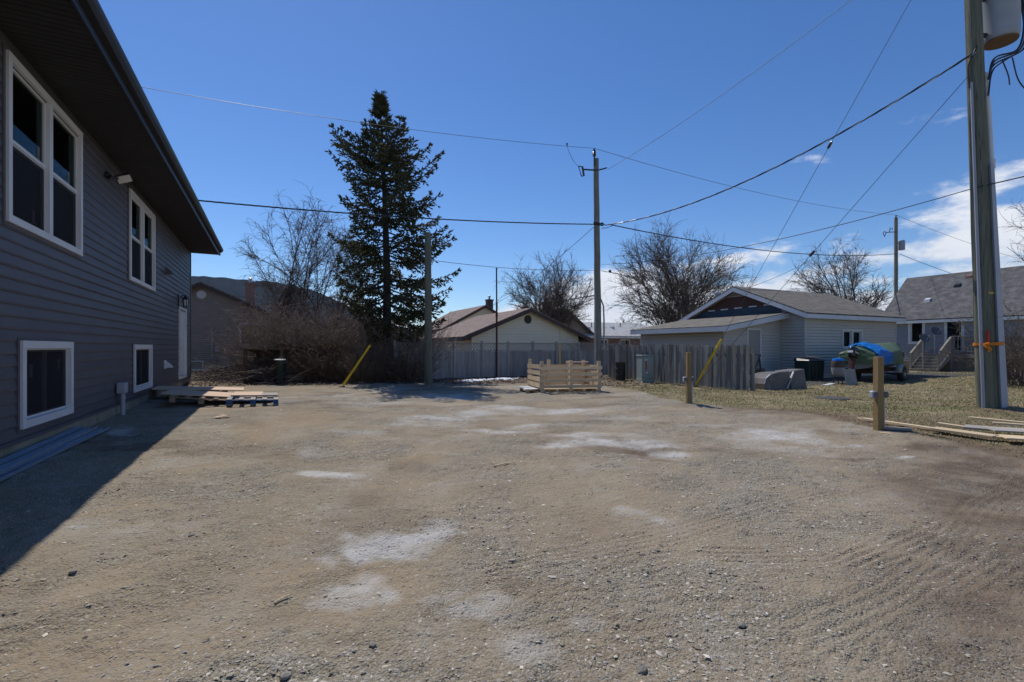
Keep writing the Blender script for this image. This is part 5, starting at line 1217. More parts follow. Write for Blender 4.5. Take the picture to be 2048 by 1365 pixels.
mb = MB(); mb.tube([(-.165+RX(z), -.07, z) for z in (-.1, 2.0, 4.0, 6.6)], [.030, .030, .026, .024], 10); mb.build('thin_conduit', M['pvc'], rp, True)
mb = MB(); mb.cable([(-.15+RX(7)-.02, -.05, 6.5), (-.19+RX(7), -.05, 6.75), (-.18+RX(7), -.05, 7.0), (-.08+RX(7), -.12, 7.3)], .014, 6); mb.build('drip_loop', M['cable'], rp, True)
zs = EYE+(CY-688)/F*ZR
mb = MB(); n = 20
for k in range(n):
    t0, t1 = 2*math.pi*k/n, 2*math.pi*(k+1)/n
    def q(t, z): return (RX(zs)+.05+.245*math.cos(t), .0+.215*math.sin(t), zs+z+.01*math.cos(t))
    mb.quad(q(t0, -.03), q(t1, -.03), q(t1, .03), q(t0, .03))
mb.tube([(RX(zs)-.15, -.17, zs), (RX(zs)-.17, -.19, zs-.05), (RX(zs)-.11, -.20, zs-.12), (RX(zs)-.13, -.19, zs-.17)], [.02, .035, .03, .006], 6); mb.tube([(RX(zs)-.13, -.18, zs), (RX(zs)-.22, -.20, zs-.01), (RX(zs)-.23, -.20, zs-.05)], [.03, .025, .01], 6)
mb.build('orange_strap', M['orange'], rp)
mb = MB(); mb.tube([(RX(zs)-.12, -.17, zs+.03), (RX(zs)-.125, -.168, zs+.26)], .022, 6); mb.build('red_ribbon', M['red'], rp)
zy = EYE+(CY-588)/F*ZR
mb = MB(); mb.lathe([(rr(zy)+.005, -.02), (rr(zy)+.006, .02)], 20, (RX(zy), 0, zy)); mb.build('yellow_band', M['yellow_faded'], rp)
tb = EYE+(CY-84)/F*ZR; tcx = at(1999, 40, ZR).x-PR.x
mb = MB(); mb.lathe([(.05, -.02), (.25, 0), (.275, .04), (.285, .1), (.285, 1.05), (.30, 1.07), (.28, 1.12), (.05, 1.2)], 26, (tcx, -.02, tb)); tk = mb.build('transformer', M['tank'], rp, True)
mb = MB(); mb.lathe([(.02, -.045), (.262, -.03), (.27, -.004)], 24, (tcx, -.02, tb)); mb.build('rusty_base', pmat('rust_stain', (0.20, 0.12, 0.075), (0.14, 0.11, 0.09), 5, .8), tk, True)
for z in (tb+.12, tb+.85):
    mb = MB(); mb.beam((RX(z)+.08, 0, z), (tcx-.24, -.01, z), .06, .07); mb.build('bracket', M['porcelain'], rp)
mb = MB()
for k, (dx, dz) in enumerate(((.25, .3), (.30, .6), (.36, .9))):
    mb.cable([(tcx+dx, -.15, tb+.8), (tcx+dx+.05, -.18, tb+.2), (tcx+dx-.05, -.15, tb-.25), (tcx-.25, -.15, tb-.42-.06*k), (RX(7)+.10, -.16, tb-.85)], .017, 6)
mb.cable([(tcx+.35, -.1, tb+.9), (tcx+.42, -.1, tb+.1), (tcx+.55, -.1, tb-.3), (tcx+.9, -.1, tb-.2)], .016, 6); mb.cable([(RX(7)+.12, -.14, 6.3), (RX(7)+.18, -.15, 6.75), (tcx-.1, -.15, tb-.5), (tcx+.5, -.15, tb-.15)], .015, 6)
mb.cable([(tcx-.1, -.15, tb-.45), (tcx+.02, -.15, tb-.75), (tcx+.05, -.15, tb-.95)], .012, 5); mb.cable([(tcx+.1, -.15, tb-.4), (tcx+.25, -.15, tb-.9), (tcx+.7, -.1, tb-1.25)], .012, 5)
mb.build('secondary_leads', M['cable'], rp, True)
mb = MB(); mb.beam((RX(8.9)-.5, -.17, 9.2), (RX(8.9)+.9, -.17, 9.2), .09, .11); mb.build('crossarm', M['pole'], rp)

# rusty mast at the lattice fence
p = at(994, 690, 20.75)
ms = thing('rusty_mast', (p.x, 20.35, 0), 0, 'thin rust-brown steel mast standing against the lattice fence', 'mast')
mb = MB(); mb.tube([(0, 0, -.2), (0, 0, 3.2), (.0, 0, 3.21), (-.01, 0, 4.62)], [.042, .042, .032, .030], 10); mb.build('tube', M['rust'], ms, True)
mb = MB(); mb.tube([(0, 0, 4.60), (0, 0, 4.66)], .038, 10); mb.tube([(0, 0, 2.6), (0, 0, 2.72)], .052, 10); mb.build('collar', M['rust'], ms, True)
# street light far behind the middle pole
p = at(1208, 690, 44)
sl = thing('street_light', (p.x, 44, 0), 0, 'curved galvanised street light reaching left behind the middle utility pole', 'street light')
mb = MB(); mb.tube([(0, 0, 0), (0, 0, at(0, 640, 44).z), (-.05, 0, at(0, 612, 44).z), (-.3, 0, at(0, 598, 44).z), (-.8, 0, at(0, 591, 44).z)], [.09, .075, .07, .065, .06], 10); mb.tube([(-.8, 0, at(0, 591, 44).z), (-3.75, 0, at(0, 602, 44).z)], [.055, .05], 8); mb.build('mast', M['galv'], sl, True)
mb = MB(); mb.box(-4.25, -3.7, -.13, .13, at(0, 604, 44).z-.07, at(0, 604, 44).z+.06); mb.build('lamp_head', M['galv'], sl, bevel=.04)

# ------------------------------------------------------------------ wires
def sag(a, b, s, n=28): 
    a = Vector(a); b = Vector(b); return [a.lerp(b, i/n)-Vector((0, 0, 4*s*(i/n)*(1-i/n))) for i in range(n+1)]
def wire(pts, r, mat, label, name='power_line', twist=None):
    if twist:
        t = thing(name, pts[0], 0, label, 'wire', 'overhead wires'); P = [p-pts[0] for p in pts]
        L = [0]
        for i in range(1, len(P)): L.append(L[-1]+(P[i]-P[i-1]).length)
        n = int(L[-1]/.09)
        for k, (mt, ph) in enumerate(twist):
            Q = []
            for j in range(n+1):
                d = L[-1]*j/n; i = max(1, min(len(L)-1, int(np.searchsorted(L, d)))); u = (d-L[i-1])/max(1e-6, L[i]-L[i-1]); c = P[i-1].lerp(P[i], u)
                dr_ = (P[i]-P[i-1]).normalized(); sd = dr_.cross(Vector((0, 0, 1))).normalized(); up = sd.cross(dr_)
                a = 2*math.pi*d/.75+ph; Q.append(c+(sd*math.cos(a)+up*math.sin(a))*r)
            mb = MB(); mb.tube(Q, r*.9, 5); mb.build('strand', mt, t, True)
        return t
    mb = MB(); mb.tube([p-pts[0] for p in pts], r, 5); o = mb.build(name, mat, smooth=True); o.location = pts[0]
    return tag(o, label, 'wire', 'overhead wires')
A3 = [(M['cable'], 0), (M['alu_wire'], 2.09), (M['cable'], 4.19)]
A2 = [(M['cable'], 0), (M['grey_wire'], 2.09), (M['cable'], 4.19)]
mtop = Vector((PM.x+tx, PM.y-.08, HM+.40)); ftop = Vector((PF.x, PF.y, HF+.2))
offp = PM-V2*36; ltop = Vector((offp.x, offp.y, HM+.4))
op = thing('pole_behind_house', offp, 0, 'utility pole hidden behind the new house', 'utility pole', 'wooden utility poles'); pole_mesh((0, 0, -.3), (0, 0, HM+.3), .16, .11, M['pole'], 'shaft', op, 10)
wire(sag(ltop, mtop, 1.15, 40), .0075, M['grey_wire'], 'top wire crossing the sky from the new house roof to the middle pole')
wire(sag(mtop, ftop, .45), .009, M['grey_wire'], 'top wire from the middle pole down to the far pole')
wire(sag(ftop, PF+V2*38+Vector((0, 0, 9.2)), .6), .012, M['grey_wire'], 'top wire leaving the far pole to the right')
m2 = at(1190, 449, ZM); f2 = at(1790, 508, ZF)
wire(sag(Vector((offp.x, offp.y, m2.z+.1)), m2, 1.0, 40), .013, M['cable'], 'thick twisted cable from above the eave to the middle pole', twist=A2)
wire(sag(at(1222, 450, ZM), f2, .55), .013, M['cable'], 'thick twisted cable from the middle pole to the far pole', twist=A2)
wire(sag(f2+Vector((.3, 0, 0)), PF+V2*38+Vector((0, 0, 6.2)), .8), .017, M['cable'], 'thick cable leaving the far pole to the right')
r2 = Vector((PR.x+RX(7.4)-.1, PR.y-.14, EYE+(CY-112)/F*ZR))
wire(sag(at(1222, 449, ZM), r2, .62, 40), .0125, M['cable'], 'shiny twisted triplex cable from the middle pole to the big pole', twist=A3)
r4 = Vector((PR.x+RX(4.6)-.1, PR.y-.17, EYE+(CY-377)/F*ZR))
wire(sag(at(1203, 529, ZM), r4, .35), .009, M['cable'], 'communication cable rising from the middle pole to the big pole')
wire(sag(r4+Vector((.05, -.02, 0)), r4+Vector((3.2, -3.2, .55)), .05, 12), .012, M['cable'], 'communication cable running from the big pole out of frame right')
l4 = PL+Vector((.16, 0, 4.27))
wire(sag(l4, at(1190, 541, ZM), .12), .009, M['grey_wire'], 'thin cable between the short pole and the middle pole')
wire(sag(at(1203, 542, ZM), at(1600, 580, 33), .35), .011, M['cable'], 'low cable from the middle pole passing behind the grey garage')
wire(sag(at(1187, 455, ZM), at(985, 612, 38), .25), .011, M['cable'], 'service cable dropping from the middle pole to the cream house')
wire(sag(at(1213, 341, ZM), Vector((PR.x+RX(10)-.05, PR.y-.1, 10.1)), .25), .008, M['alu_wire'], 'thin pale wire rising from the middle pole towards the top right')
wire(sag(at(1643, 508, 26.0), at(1492, 578, 22.4), .12), .009, M['grey_wire'], 'short service wire from the twisted cable down to the grey garage')
# guy wires with yellow guards
def guy(anchor, top, label, L, extra=(), gm='yellow', r=.036, group='guy wires with yellow guards'):
    g = thing('guy_wire', anchor, 0, label, 'guy wire', group); d = (top-anchor); dn = d.normalized()
    mb = MB(); mb.tube([Vector((0, 0, 0)), d], .006, 5); mb.build('cable', M['grey_wire'], g)
    for t in extra:
        mb = MB(); mb.tube([Vector((0, 0, 0)), t-anchor], .006, 5); mb.build('cable', M['grey_wire'], g)
        e_ = t-anchor; mb = MB(); mb.lathe([(.02, -.09), (.035, -.05), (.035, .05), (.02, .09)], 8); o = mb.build('strain_insulator', M['porcelain'], g, True); o.location = e_*.55; o.rotation_euler = e_.to_track_quat('Z', 'Y').to_euler()
    mb = MB(); mb.tube([dn*.05, dn*L, dn*(L+.01)], [r, r, r*.6], 10); mb.build('guard', M[gm], g, True)
    mb = MB(); mb.tube([Vector((0, 0, -.15)), dn*.12], .016, 6); mb.box(-.09, .09, -.05, .05, -.03, .03); mb.build('anchor_rod', M['rust'], g)
    if d.length > 3:
        mb = MB(); mb.lathe([(.02, -.09), (.035, -.05), (.035, .05), (.02, .09)], 8); o = mb.build('strain_insulator', M['porcelain'], g, True); o.location = d*.62; o.rotation_euler = d.to_track_quat('Z', 'Y').to_euler()
    return g
ga = gnd(684, 775)
guy(ga, PL+Vector((-.1, .0, 4.2)), 'guy wire with yellow guard leaning up to the short pole by the thicket', 1.62)
gb = gnd(1390, 774)
guy(gb, Vector((PR.x+RX(10)-.1, PR.y, 10.25)), 'guy wire with yellow guard in front of the picket fence', 1.85, [Vector((PR.x+RX(7)-.14, PR.y, EYE+(CY-152)/F*ZR))])
gc = at(1121, 735, 19.3); gc.z = 0
guy(gc, Vector((gc.x, gc.y+.4, 2.8)), 'upright faded yellow marker pole behind the wooden crate', 1.52, gm='yellow_faded', r=.03)
# orange flagging at the left guard
mb = MB()
for k in range(14):
    c = ga+Vector((random.uniform(-1.0, .1), random.uniform(-.2, .1), .03)); a = random.uniform(0, 3); r_ = random.uniform(.04, .1); z = gz(c.x, c.y)
    mb.quad((c.x, c.y, z+.02), (c.x+r_*math.cos(a), c.y+r_*math.sin(a), z+.05), (c.x+r_*math.cos(a)-.03, c.y+r_*math.sin(a)+.05, z+.03), (c.x-.03, c.y+.05, z+.015))
tag(mb.build('flagging_tape', M['orange']), 'scraps of orange flagging tape on the ground by the left guy wire', 'tape', kind='stuff')

# ------------------------------------------------------------------ crate, posts, boards
def crate():
    al = R(14); o0 = Vector((.80, 13.45, 0)); c = thing('slatted_crate', o0, al, 'open slatted pine crate built on pallets in the middle of the lot', 'crate')
    W, D = 1.83, 1.25
    def board(name, x0, x1, y0, y1, z0, z1, m):
        mb = MB(); mb.box(-(x1-x0)/2, (x1-x0)/2, -(y1-y0)/2, (y1-y0)/2, -(z1-z0)/2, (z1-z0)/2); o = mb.build(name, M[m], c); o.location = ((x0+x1)/2, (y0+y1)/2, (z0+z1)/2); o.rotation_euler = (0, random.uniform(-.006, .006), random.uniform(-.004, .004))
    for k in range(4):
        z = .14+k*.175; board('front_board', -.03, W+.03, -.022, -.002, z, z+.088, 'lumber')
        board('back_board', 0, W, D+.002, D+.022, z, z+.098, 'lumber')
    for k in range(4):
        z = .17+k*.172; mb = MB(); mb.box(-.011, .011, -D/2, D/2, 0, .115); o = mb.build('side_board', M['lumber'], c); o.location = (-.016, D/2, z); o.rotation_euler = (random.uniform(-.008, .008), 0, 0)
        mb = MB(); mb.box(-.011, .011, -D/2, D/2, 0, .10); o = mb.build('side_board', M['lumber_grey'], c); o.location = (W+.016, D/2, z-.02)
    for (x, y, h, m) in ((.05, .045, .90, 'lumber_grey'), (W*.5, .045, .92, 'lumber'), (W-.05, .045, .90, 'lumber_grey'), (.05, D-.045, .94, 'lumber'), (W*.35, D-.045, .92, 'lumber'), (W*.7, D-.045, .88, 'lumber_grey'), (W-.05, D-.045, .9, 'lumber')):
        board('corner_post', x-.045, x+.045, y-.045, y+.045, 0.02, h, m)
    board('top_plank', W*.62, W+.02, D-.30, D-.18, .83, .86, 'plywood')
    for k in range(8): board('floor_slat', .02, W-.02, .05+k*.15, .05+k*.15+.115, .102, .12, 'lumber')
    for k in range(5): 
        x = .06+k*(W-.2)/4; board('floor_joist', x, x+.08, .0, D, .018, .10, 'lumber_grey')
    board('skid', -.3, W*.9, .02, .11, 0, .0175, 'lumber_grey'); board('skid', -.3, W*.9, D*.5, D*.5+.09, 0, .0175, 'lumber_grey'); board('skid', -.3, W*.9, D-.11, D-.02, 0, .0175, 'lumber_grey')
    board('white_deck', -.42, -.04, .05, D*.8, .118, .13, 'white')
    for y in (.12, D*.6): board('floor_joist', -.38, -.30, y, y+.09, .018, .1175, 'lumber_grey')
crate()
def outlet_post(px, py, top, label, w):
    p = gnd(px, py); h = (py-top)/F*p.y
    o = thing('outlet_post', p, R(6), label, 'post', 'wooden posts with outlet boxes')
    mb = MB(); mb.box(-w/2, w/2, -w/2, w/2, -.25, h); mb.build('shaft', M['post_wood'], o, bevel=.006)
    zc = h*.50
    for sx in (-1, 1):
        mb = MB(); mb.box(sx*(w/2+.04)-.038, sx*(w/2+.04)+.038, -.04, .045, zc-.065, zc+.05); b_ = mb.build('outlet_box', M['pvc'], o, bevel=.016)
        mb = MB(); mb.box(sx*(w/2+.04)-.032, sx*(w/2+.04)+.032, -.058, -.041, zc-.052, zc+.04); mb.build('cover', M['dish'], b_, bevel=.008)
    mb = MB(); mb.tube([(w/2+.03, .0, -.2), (w/2+.03, .0, zc-.074)], .022, 8); mb.build('conduit', M['pvc'], o, True)
outlet_post(1377, 812, 705, 'farther wooden post with two outlet boxes at the lawn edge', .09)
outlet_post(1757, 863, 714, 'nearer wooden post with two outlet boxes beside the loose boards', .10)
def plank(p0, p1, w, t, mat, label, z0=.0, z1=None, point=False, name='loose_board'):
    a = gnd(*p0); b = gnd(*p1); z1 = z0 if z1 is None else z1
    a.z = gz(a.x, a.y)+z0+.012; b.z = gz(b.x, b.y)+z1+.012; d = b-a; L = d.length
    mb = MB()
    if point:
        mb.hexa([(.12, -w/2, 0), (L, -w/2, 0), (L, w/2, 0), (.12, w/2, 0)], [(.12, -w/2, t), (L, -w/2, t), (L, w/2, t), (.12, w/2, t)])
        mb.hexa([(0, -.008, t*.4), (.12, -w/2, 0), (.12, w/2, 0), (0, .008, t*.4)], [(0, -.008, t*.6), (.12, -w/2, t), (.12, w/2, t), (0, .008, t*.6)])
    else: mb.box(0, L, -w/2, w/2, 0, t)
    o = mb.build(name, M[mat], bevel=.003); o.location = a; q = d.to_track_quat('X', 'Z'); o.rotation_euler = q.to_euler()
    return tag(o, label, 'board', 'boards dumped at the lot edge')
plank((1714, 843), (1885, 869), .075, .04, 'lumber', 'pointed pine stake lying behind the nearer outlet post', point=True)
plank((1765, 863), (1824, 869), .09, .035, 'plywood_grey', 'short grey board lying at the foot of the nearer post')
plank((1866, 869), (1992, 886), .22, .035, 'lumber', 'tan board lying across the middle of the dumped boards', .03)
plank((1876, 860), (1930, 867), .09, .03, 'lumber', 'short pale board leaning on the tan board', .05)
plank((1928, 868), (1990, 874), .34, .03, 'plywood_grey', 'dark-edged plank end raised on the pile', .07)
plank((1940, 854), (2100, 872), .07, .035, 'lumber', 'long pale strip at the back of the board pile', .10)
plank((1975, 876), (2120, 884), .40, .022, 'plywood_grey', 'wide weathered plywood strip in the middle of the pile', .09)
plank((1985, 868), (2120, 880), .07, .03, 'lumber', 'second pale strip near the back of the board pile', .125)
plank((2004, 888), (2130, 897), .30, .022, 'lumber', 'frontmost pale wide board at the right edge', .05)
plank((1968, 884), (2100, 893), .10, .03, 'lumber', 'pale board peeking under the plywood strip', .03)
def stick(p0, p1, r, label, mat='lumber'):
    a = gnd(*p0); b = gnd(*p1); a.z = gz(a.x, a.y)+r; b.z = gz(b.x, b.y)+r*2
    m_ = a.lerp(b, .5)+Vector((.01, .01, .006)); mb = MB(); mb.tube([Vector((0, 0, 0)), m_-a, b-a], [r, r*.9, r*.5], 6); o = mb.build('stick', M[mat]); o.location = a; tag(o, label, 'stick', 'sticks on the dirt')
stick((988, 934), (1030, 928), .009, 'white splintered stick in the middle of the dirt lot'); stick((549, 1206), (584, 1191), .006, 'thin pale stick on the gravel at lower left')
stick((1762, 868), (1785, 875), .008, 'thin pale stick in front of the nearer outlet post')
mb = MB(); c = gnd(443, 836); mb.poly([(c.x+dx, c.y+dy, gz(c.x+dx, c.y+dy)+.02+zz) for dx, dy, zz in ((-.12, -.05, 0), (.02, -.12, .01), (.15, -.02, .03), (.1, .1, .01), (-.02, .06, .04), (-.1, .08, .0))]); tag(mb.build('cardboard_scrap', M['plywood']), 'torn tan cardboard scrap on the dirt near the pallets', 'scrap')
for i, (px, py, r_) in enumerate(((383, 1068, .018), (146, 1143, .018), (1483, 1250, .018), (1284, 1335, .022), (572, 1345, .022), (745, 1290, .015))):
    c = gnd(px, py); mb = MB(); mb.lathe([(.3*r_, -.3*r_), (r_, 0), (.85*r_, .45*r_), (.3*r_, .7*r_)], 7)
    mb.v = [(x*1.3+random.uniform(-.2, .2)*r_, y+random.uniform(-.2, .2)*r_, z+random.uniform(-.12, .12)*r_) for x, y, z in mb.v]
    o = mb.build('rock', M['stone_grey']); o.location = (c.x, c.y, gz(c.x, c.y)+.004); o.rotation_euler = (0, 0, random.random()*6)
    tag(o, ['dark loose rock left of the white powder patches', 'pale rock near the left edge below the house shadow', 'dark rock in the lower right part of the lot', 'grey rock at the bottom edge right of centre', 'grey rock at the bottom edge left of centre', 'dark rock below the white powder patches'][i], 'rock', 'loose rocks on the dirt lot')

# ------------------------------------------------------------------ cabinet, drum, bins, yard clutter
def cabinet():
    p = gnd(1299, 767); o = thing('utility_cabinet', p+Vector((-.05, .0, 0)), TH+R(-12), 'grey-green metal utility cabinet with red warning sticker by the picket fence', 'utility cabinet')
    W, D, H = .50, .42, 1.02
    mb = MB(); mb.box(-W/2, W/2, 0, D, -.05, .16); mb.build('base', M['box_green'], o, bevel=.01)
    mb = MB(); mb.box(-W/2+.01, W/2-.01, .01, D-.01, .161, H-.04); b_ = mb.build('body', M['box_green'], o, bevel=.012)
    mb = MB(); mb.box(-W/2-.012, W/2+.012, -.015, D+.012, H-.039, H); mb.build('lid', M['box_green'], o, bevel=.012)
    mb = MB(); mb.box(-W/2+.04, W/2-.04, -.004, .009, .19, H-.07); d_ = mb.build('door', M['box_green'], o, bevel=.006)
    mb = MB(); mb.box(-.11, -.055, -.0075, -.005, .48, .80); mb.build('warning_sticker', M['red'], d_)
    mb = MB(); mb.box(-.115, -.05, -.0075, -.005, .82, .875); mb.box(-.085, -.02, -.0075, -.005, .36, .40); mb.build('paper_label', M['white'], d_)
    mb = MB(); mb.tube([(-.06, -.004, .31), (-.06, -.04, .31), (.0, -.045, .285)], .012, 6); mb.build('handle', M['galv'], d_)
cabinet()
p = gnd(1242, 763); o = thing('steel_drum', p+Vector((0, .1, 0)), 0, 'black rusty steel drum at the left end of the picket fence', 'drum')
mb = MB(); mb.lathe([(.19, -.03), (.195, 0), (.19, .02), (.19, .22), (.20, .235), (.19, .25), (.19, .46), (.20, .475), (.19, .49), (.19, .68), (.20, .70), (.20, .72), (.18, .72), (.18, .69), (.02, .69)], 22); mb.build('body', M['black_drum'], o, True)
mb = MB(); mb.tube([(.08, -.05, .69), (.08, -.05, .71)], .03, 10); mb.build('bung', M['rust'], o)
# dark green bin in front of the garage
p = gnd(1638, 764); b = thing('storage_bin', p+Vector((0, .1, 0)), TH, 'large dark green storage bin against the grey garage wall', 'bin')
mb = MB(); W, D = .98, .6
mb.hexa([(-W/2+.03, .03, 0), (W/2-.03, .03, 0), (W/2-.03, D-.03, 0), (-W/2+.03, D-.03, 0)], [(-W/2, 0, .78), (W/2, 0, .78), (W/2, D, .78), (-W/2, D, .78)]); mb.build('body', M['bin_green'], b, bevel=.03)
mb = MB(); mb.hexa([(-W/2-.03, -.03, .785), (W/2+.03, -.03, .785), (W/2+.03, D+.03, .785), (-W/2-.03, D+.03, .785)], [(-W/2+.02, .02, .84), (W/2-.02, .02, .84), (W/2-.06, D, .9), (-W/2+.06, D, .9)]); mb.build('lid', M['black_metal'], b, bevel=.015)
for k in range(4):
    x = -W/2+.16+k*.22; mb = MB(); mb.box(x-.02, x+.02, -.006, .03, .12, .70); mb.build('rib', M['bin_green'], b)
mb = MB(); mb.poly([(-.3, .1, .93), (.1, .05, .91), (.45, .12, .90), (.4, .4, .95), (.0, .5, .93), (-.25, .4, .96)]); mb.build('rag', M['trim_brown'], b)
# green trash can at the thicket
p = gnd(560, 769); b = thing('trash_can', p+Vector((0, 0, 0)), 0, 'dark green trash can with white lid edge among the brush', 'trash can')
mb = MB(); mb.lathe([(.14, 0), (.145, .02), (.17, .78), (.182, .80), (.182, .84), (.17, .84)], 18); mb.build('body', M['bin_green'], b, True)
mb = MB(); mb.lathe([(.192, .842), (.192, .872), (.14, .885), (.03, .89)], 18); mb.build('lid', M['white'], b, True)
mb = MB(); mb.tube([(-.20, -.05, .55), (-.27, -.05, .56), (-.27, .05, .56), (-.2, .05, .55)], .012, 6); mb.build('handle', M['bin_green'], b)
p = at(416, 735, 24.5); mb = MB(); mb.lathe([(.11, 0), (.14, .28), (.15, .29), (.14, .3), (.13, .28), (.1, .02)], 14); o = mb.build('white_pail', M['white'], smooth=True); o.location = (p.x, 24.5, .02); tag(o, 'small white plastic pail by the basement window of the taupe house', 'pail')
# dark lean-to shed in the brush
p = gnd(500, 770); b = thing('wood_shelter', Vector((-9.55, 17.2, 0)), R(6), 'dark open wood shelter half buried in brush behind the pallets', 'shelter')
for (x, y) in ((0, 0), (1.25, 0), (0, .9), (1.25, .9)):
    mb = MB(); mb.box(x-.05, x+.05, y-.05, y+.05, -.05, 1.22 if y == 0 else 1.1); mb.build('post', M['brownfence'], b)
mb = MB(); mb.hexa([(-.12, -.15, 1.225), (1.4, -.15, 1.225), (1.4, 1.0, 1.105), (-.12, 1.0, 1.105)], [(-.12, -.15, 1.26), (1.4, -.15, 1.26), (1.4, 1.0, 1.14), (-.12, 1.0, 1.14)]); mb.build('roof', M['brownfence'], b)
mb = MB(); mb.box(-.05, 1.3, .955, .98, 0, 1.1); mb.box(1.255, 1.28, .06, .9, 0, 1.1); mb.build('back_panel', M['brownfence'], b)
for r_ in range(4):
    for k in range(7):
        mb = MB(); mb.tube([(0, 0, 0), (0, .55, 0)], random.uniform(.05, .075), 8); l_ = mb.build('log', M['bark'], b); l_.location = (.12+k*.165+random.uniform(-.02, .02), .15+random.uniform(-.05, .05), .08+r_*.14)
# overturned shell, tiller and slab by the garage
p = gnd(1552, 784); s_ = thing('overturned_shell', Vector((7.55, 14.35, 0)), TH+R(-6), 'overturned faded grey fibreglass shell on the grass by the picket fence', 'fibreglass shell')
mb = MB(); prof = [(0, .0), (-.02, .2), (.05, .36), (.22, .47), (.55, .53), (1.0, .55), (1.02, 0)]
n = len(prof)
f0 = [(x, .0, z) for x, z in prof]; f1 = [(x+.10, .75, z*.96) for x, z in prof]
mb.poly(f0); mb.poly(f1[::-1])
for i in range(n-1): mb.quad(f0[i], f0[i+1], f1[i+1], f1[i])
mb.build('front_panel', M['shell'], s_)
mb = MB(); mb.hexa([(1.035, -.05, 0), (1.85, .05, 0), (1.9, .75, 0), (1.1, .75, 0)], [(1.13, .05, .56), (1.80, .12, .62), (1.85, .7, .6), (1.2, .7, .55)]); mb.build('rear_panel', M['shell'], s_, bevel=.02)
mb = MB(); mb.beam((.86, -.02, .02), (1.16, -.02, .55), .03, .05, (0, 1, 0)); mb.tube([(-.02, -.012, .2), (.05, -.012, .37), (.22, -.012, .48), (.55, -.012, .54), (1.0, -.012, .56)], .014, 6); mb.build('edge_trim', M['galv'], s_)
p = Vector((8.0, 15.9, 0)); t_ = thing('garden_tiller', p, TH, 'dark garden tiller with upright handles in front of the grey garage door', 'tiller')
mb = MB(); mb.box(-.45, .35, -.2, .2, .42, .62); mb.build('engine', M['black_metal'], t_, bevel=.05)
mb = MB(); mb.tube([(-.25, -.18, .5), (-.05, -.2, .9), (.02, -.2, 1.05), (.02, -.1, 1.07)], .028, 7); mb.tube([(.25, .18, .5), (.55, .2, .9), (.62, .2, 1.05)], .028, 7); mb.tube([(.1, 0, .55), (.5, 0, .3)], .025, 6); mb.tube([(.02, -.2, .95), (.08, -.2, .6), (.05, -.2, .5)], .03, 7); mb.build('handle', M['black_metal'], t_, True)
for y in (-.24, .24):
    mb = MB(); mb.lathe([(.05, -.05), (.20, -.05), (.22, -.03), (.22, .03), (.20, .05), (.05, .05)], 18); o = mb.build('wheel', M['rubber'], t_, True); o.rotation_euler = (R(90), 0, 0); o.location = (-.1, y, .22)
mb = MB(); mb.box(-.7, .1, -.28, -.2, .34, .37); mb.tube([(-.9, -.1, .95), (-.45, -.1, .6)], .012, 6); mb.build('deck_plate', M['galv'], t_)
p = gnd(1664, 800); mb = MB(); mb.lathe([(.02, -.02), (.36, -.02), (.38, 0), (.36, .02), (.02, .025)], 22); o = mb.build('ground_cover', M['asphalt'], smooth=True); o.location = (p.x, p.y, gz(p.x, p.y)+.01); tag(o, 'round grey utility cover set flush in the lawn', 'utility cover')
mb = MB(); mb.box(-.32, .32, -.012, .012, 0, .56); o = mb.build('leaning_panel', M['slab'], bevel=.004); q_ = Vector((16.2*(1704-CX)/F, 16.2, 0)); o.location = (q_.x, q_.y, .0); o.rotation_euler = (R(-9), 0, TH); tag(o, 'grey square panel leaning under the stern of the boat', 'panel')
a_ = gnd(1645, 772); mb = MB(); mb.box(-.4, .45, -.08, .08, 0, .025); o = mb.build('white_plank', M['white']); o.location = (a_.x+.2, a_.y, .03); o.rotation_euler = (0, R(-1), TH+R(15)); tag(o, 'white plank lying on the lawn edge before the green bin', 'board')
q_ = Vector((11.6, 17.3, 0)); mb = MB(); mb.box(-3.1, 12, -.4, 2.1, -.1, .03); o = mb.build('driveway', M['asphalt']); o.location = q_; o.rotation_euler = (0, 0, TH); tag(o, kind='structure')

# ------------------------------------------------------------------ boat on its trailer
BO = Vector((12.62, 17.55, 0)); BA = R(34)
BL = 4.0
def bsec(t):                                           # half beam, keel height, gunwale height along the hull
    hb_ = .52*(1-max(0, (t-.35)/.65)**2.4)+.01; ke = .50+.30*max(0, (t-.55)/.45)**2.2; gu = 1.05+.18*t**2; return hb_, ke, gu
bt = thing('fishing_boat', BO, BA, 'covered aluminium fishing boat with tilted outboard in the yard', 'boat')
mb = MB(); n = 16
rows = []
for i in range(n+1):
    t = i/n; hb_, ke, gu = bsec(t); x = t*BL; rows.append([(x, -hb_, gu), (x, -hb_*.95, ke+.28*(gu-ke)), (x, -hb_*.55, ke+.05), (x, 0, ke), (x, hb_*.55, ke+.05), (x, hb_*.95, ke+.28*(gu-ke)), (x, hb_, gu)])
for i in range(n):
    for k in range(6): mb.quad(rows[i][k], rows[i+1][k], rows[i+1][k+1], rows[i][k+1])
mb.poly(rows[0]); mb.build('hull', M['hull'], bt, True)
mb = MB(); mb.tube([rows[i][0] for i in range(n+1)], .025, 6); mb.tube([rows[i][6] for i in range(n+1)], .025, 6); mb.build('gunwale', M['galv'], bt, True)
ob = bpy.data.objects.new('outboard_motor', None); col.objects.link(ob); ob.parent = bt; ob.location = (-.02, 0, 1.12); ob.rotation_euler = (0, R(48), 0)
mo = MB(); mo.lathe([(.10, -.02), (.19, .02), (.22, .12), (.22, .34), (.19, .43), (.10, .47), (.02, .475)], 16)
mo.v = [(x*1.25-.05, y*.8, z) for x, y, z in mo.v]
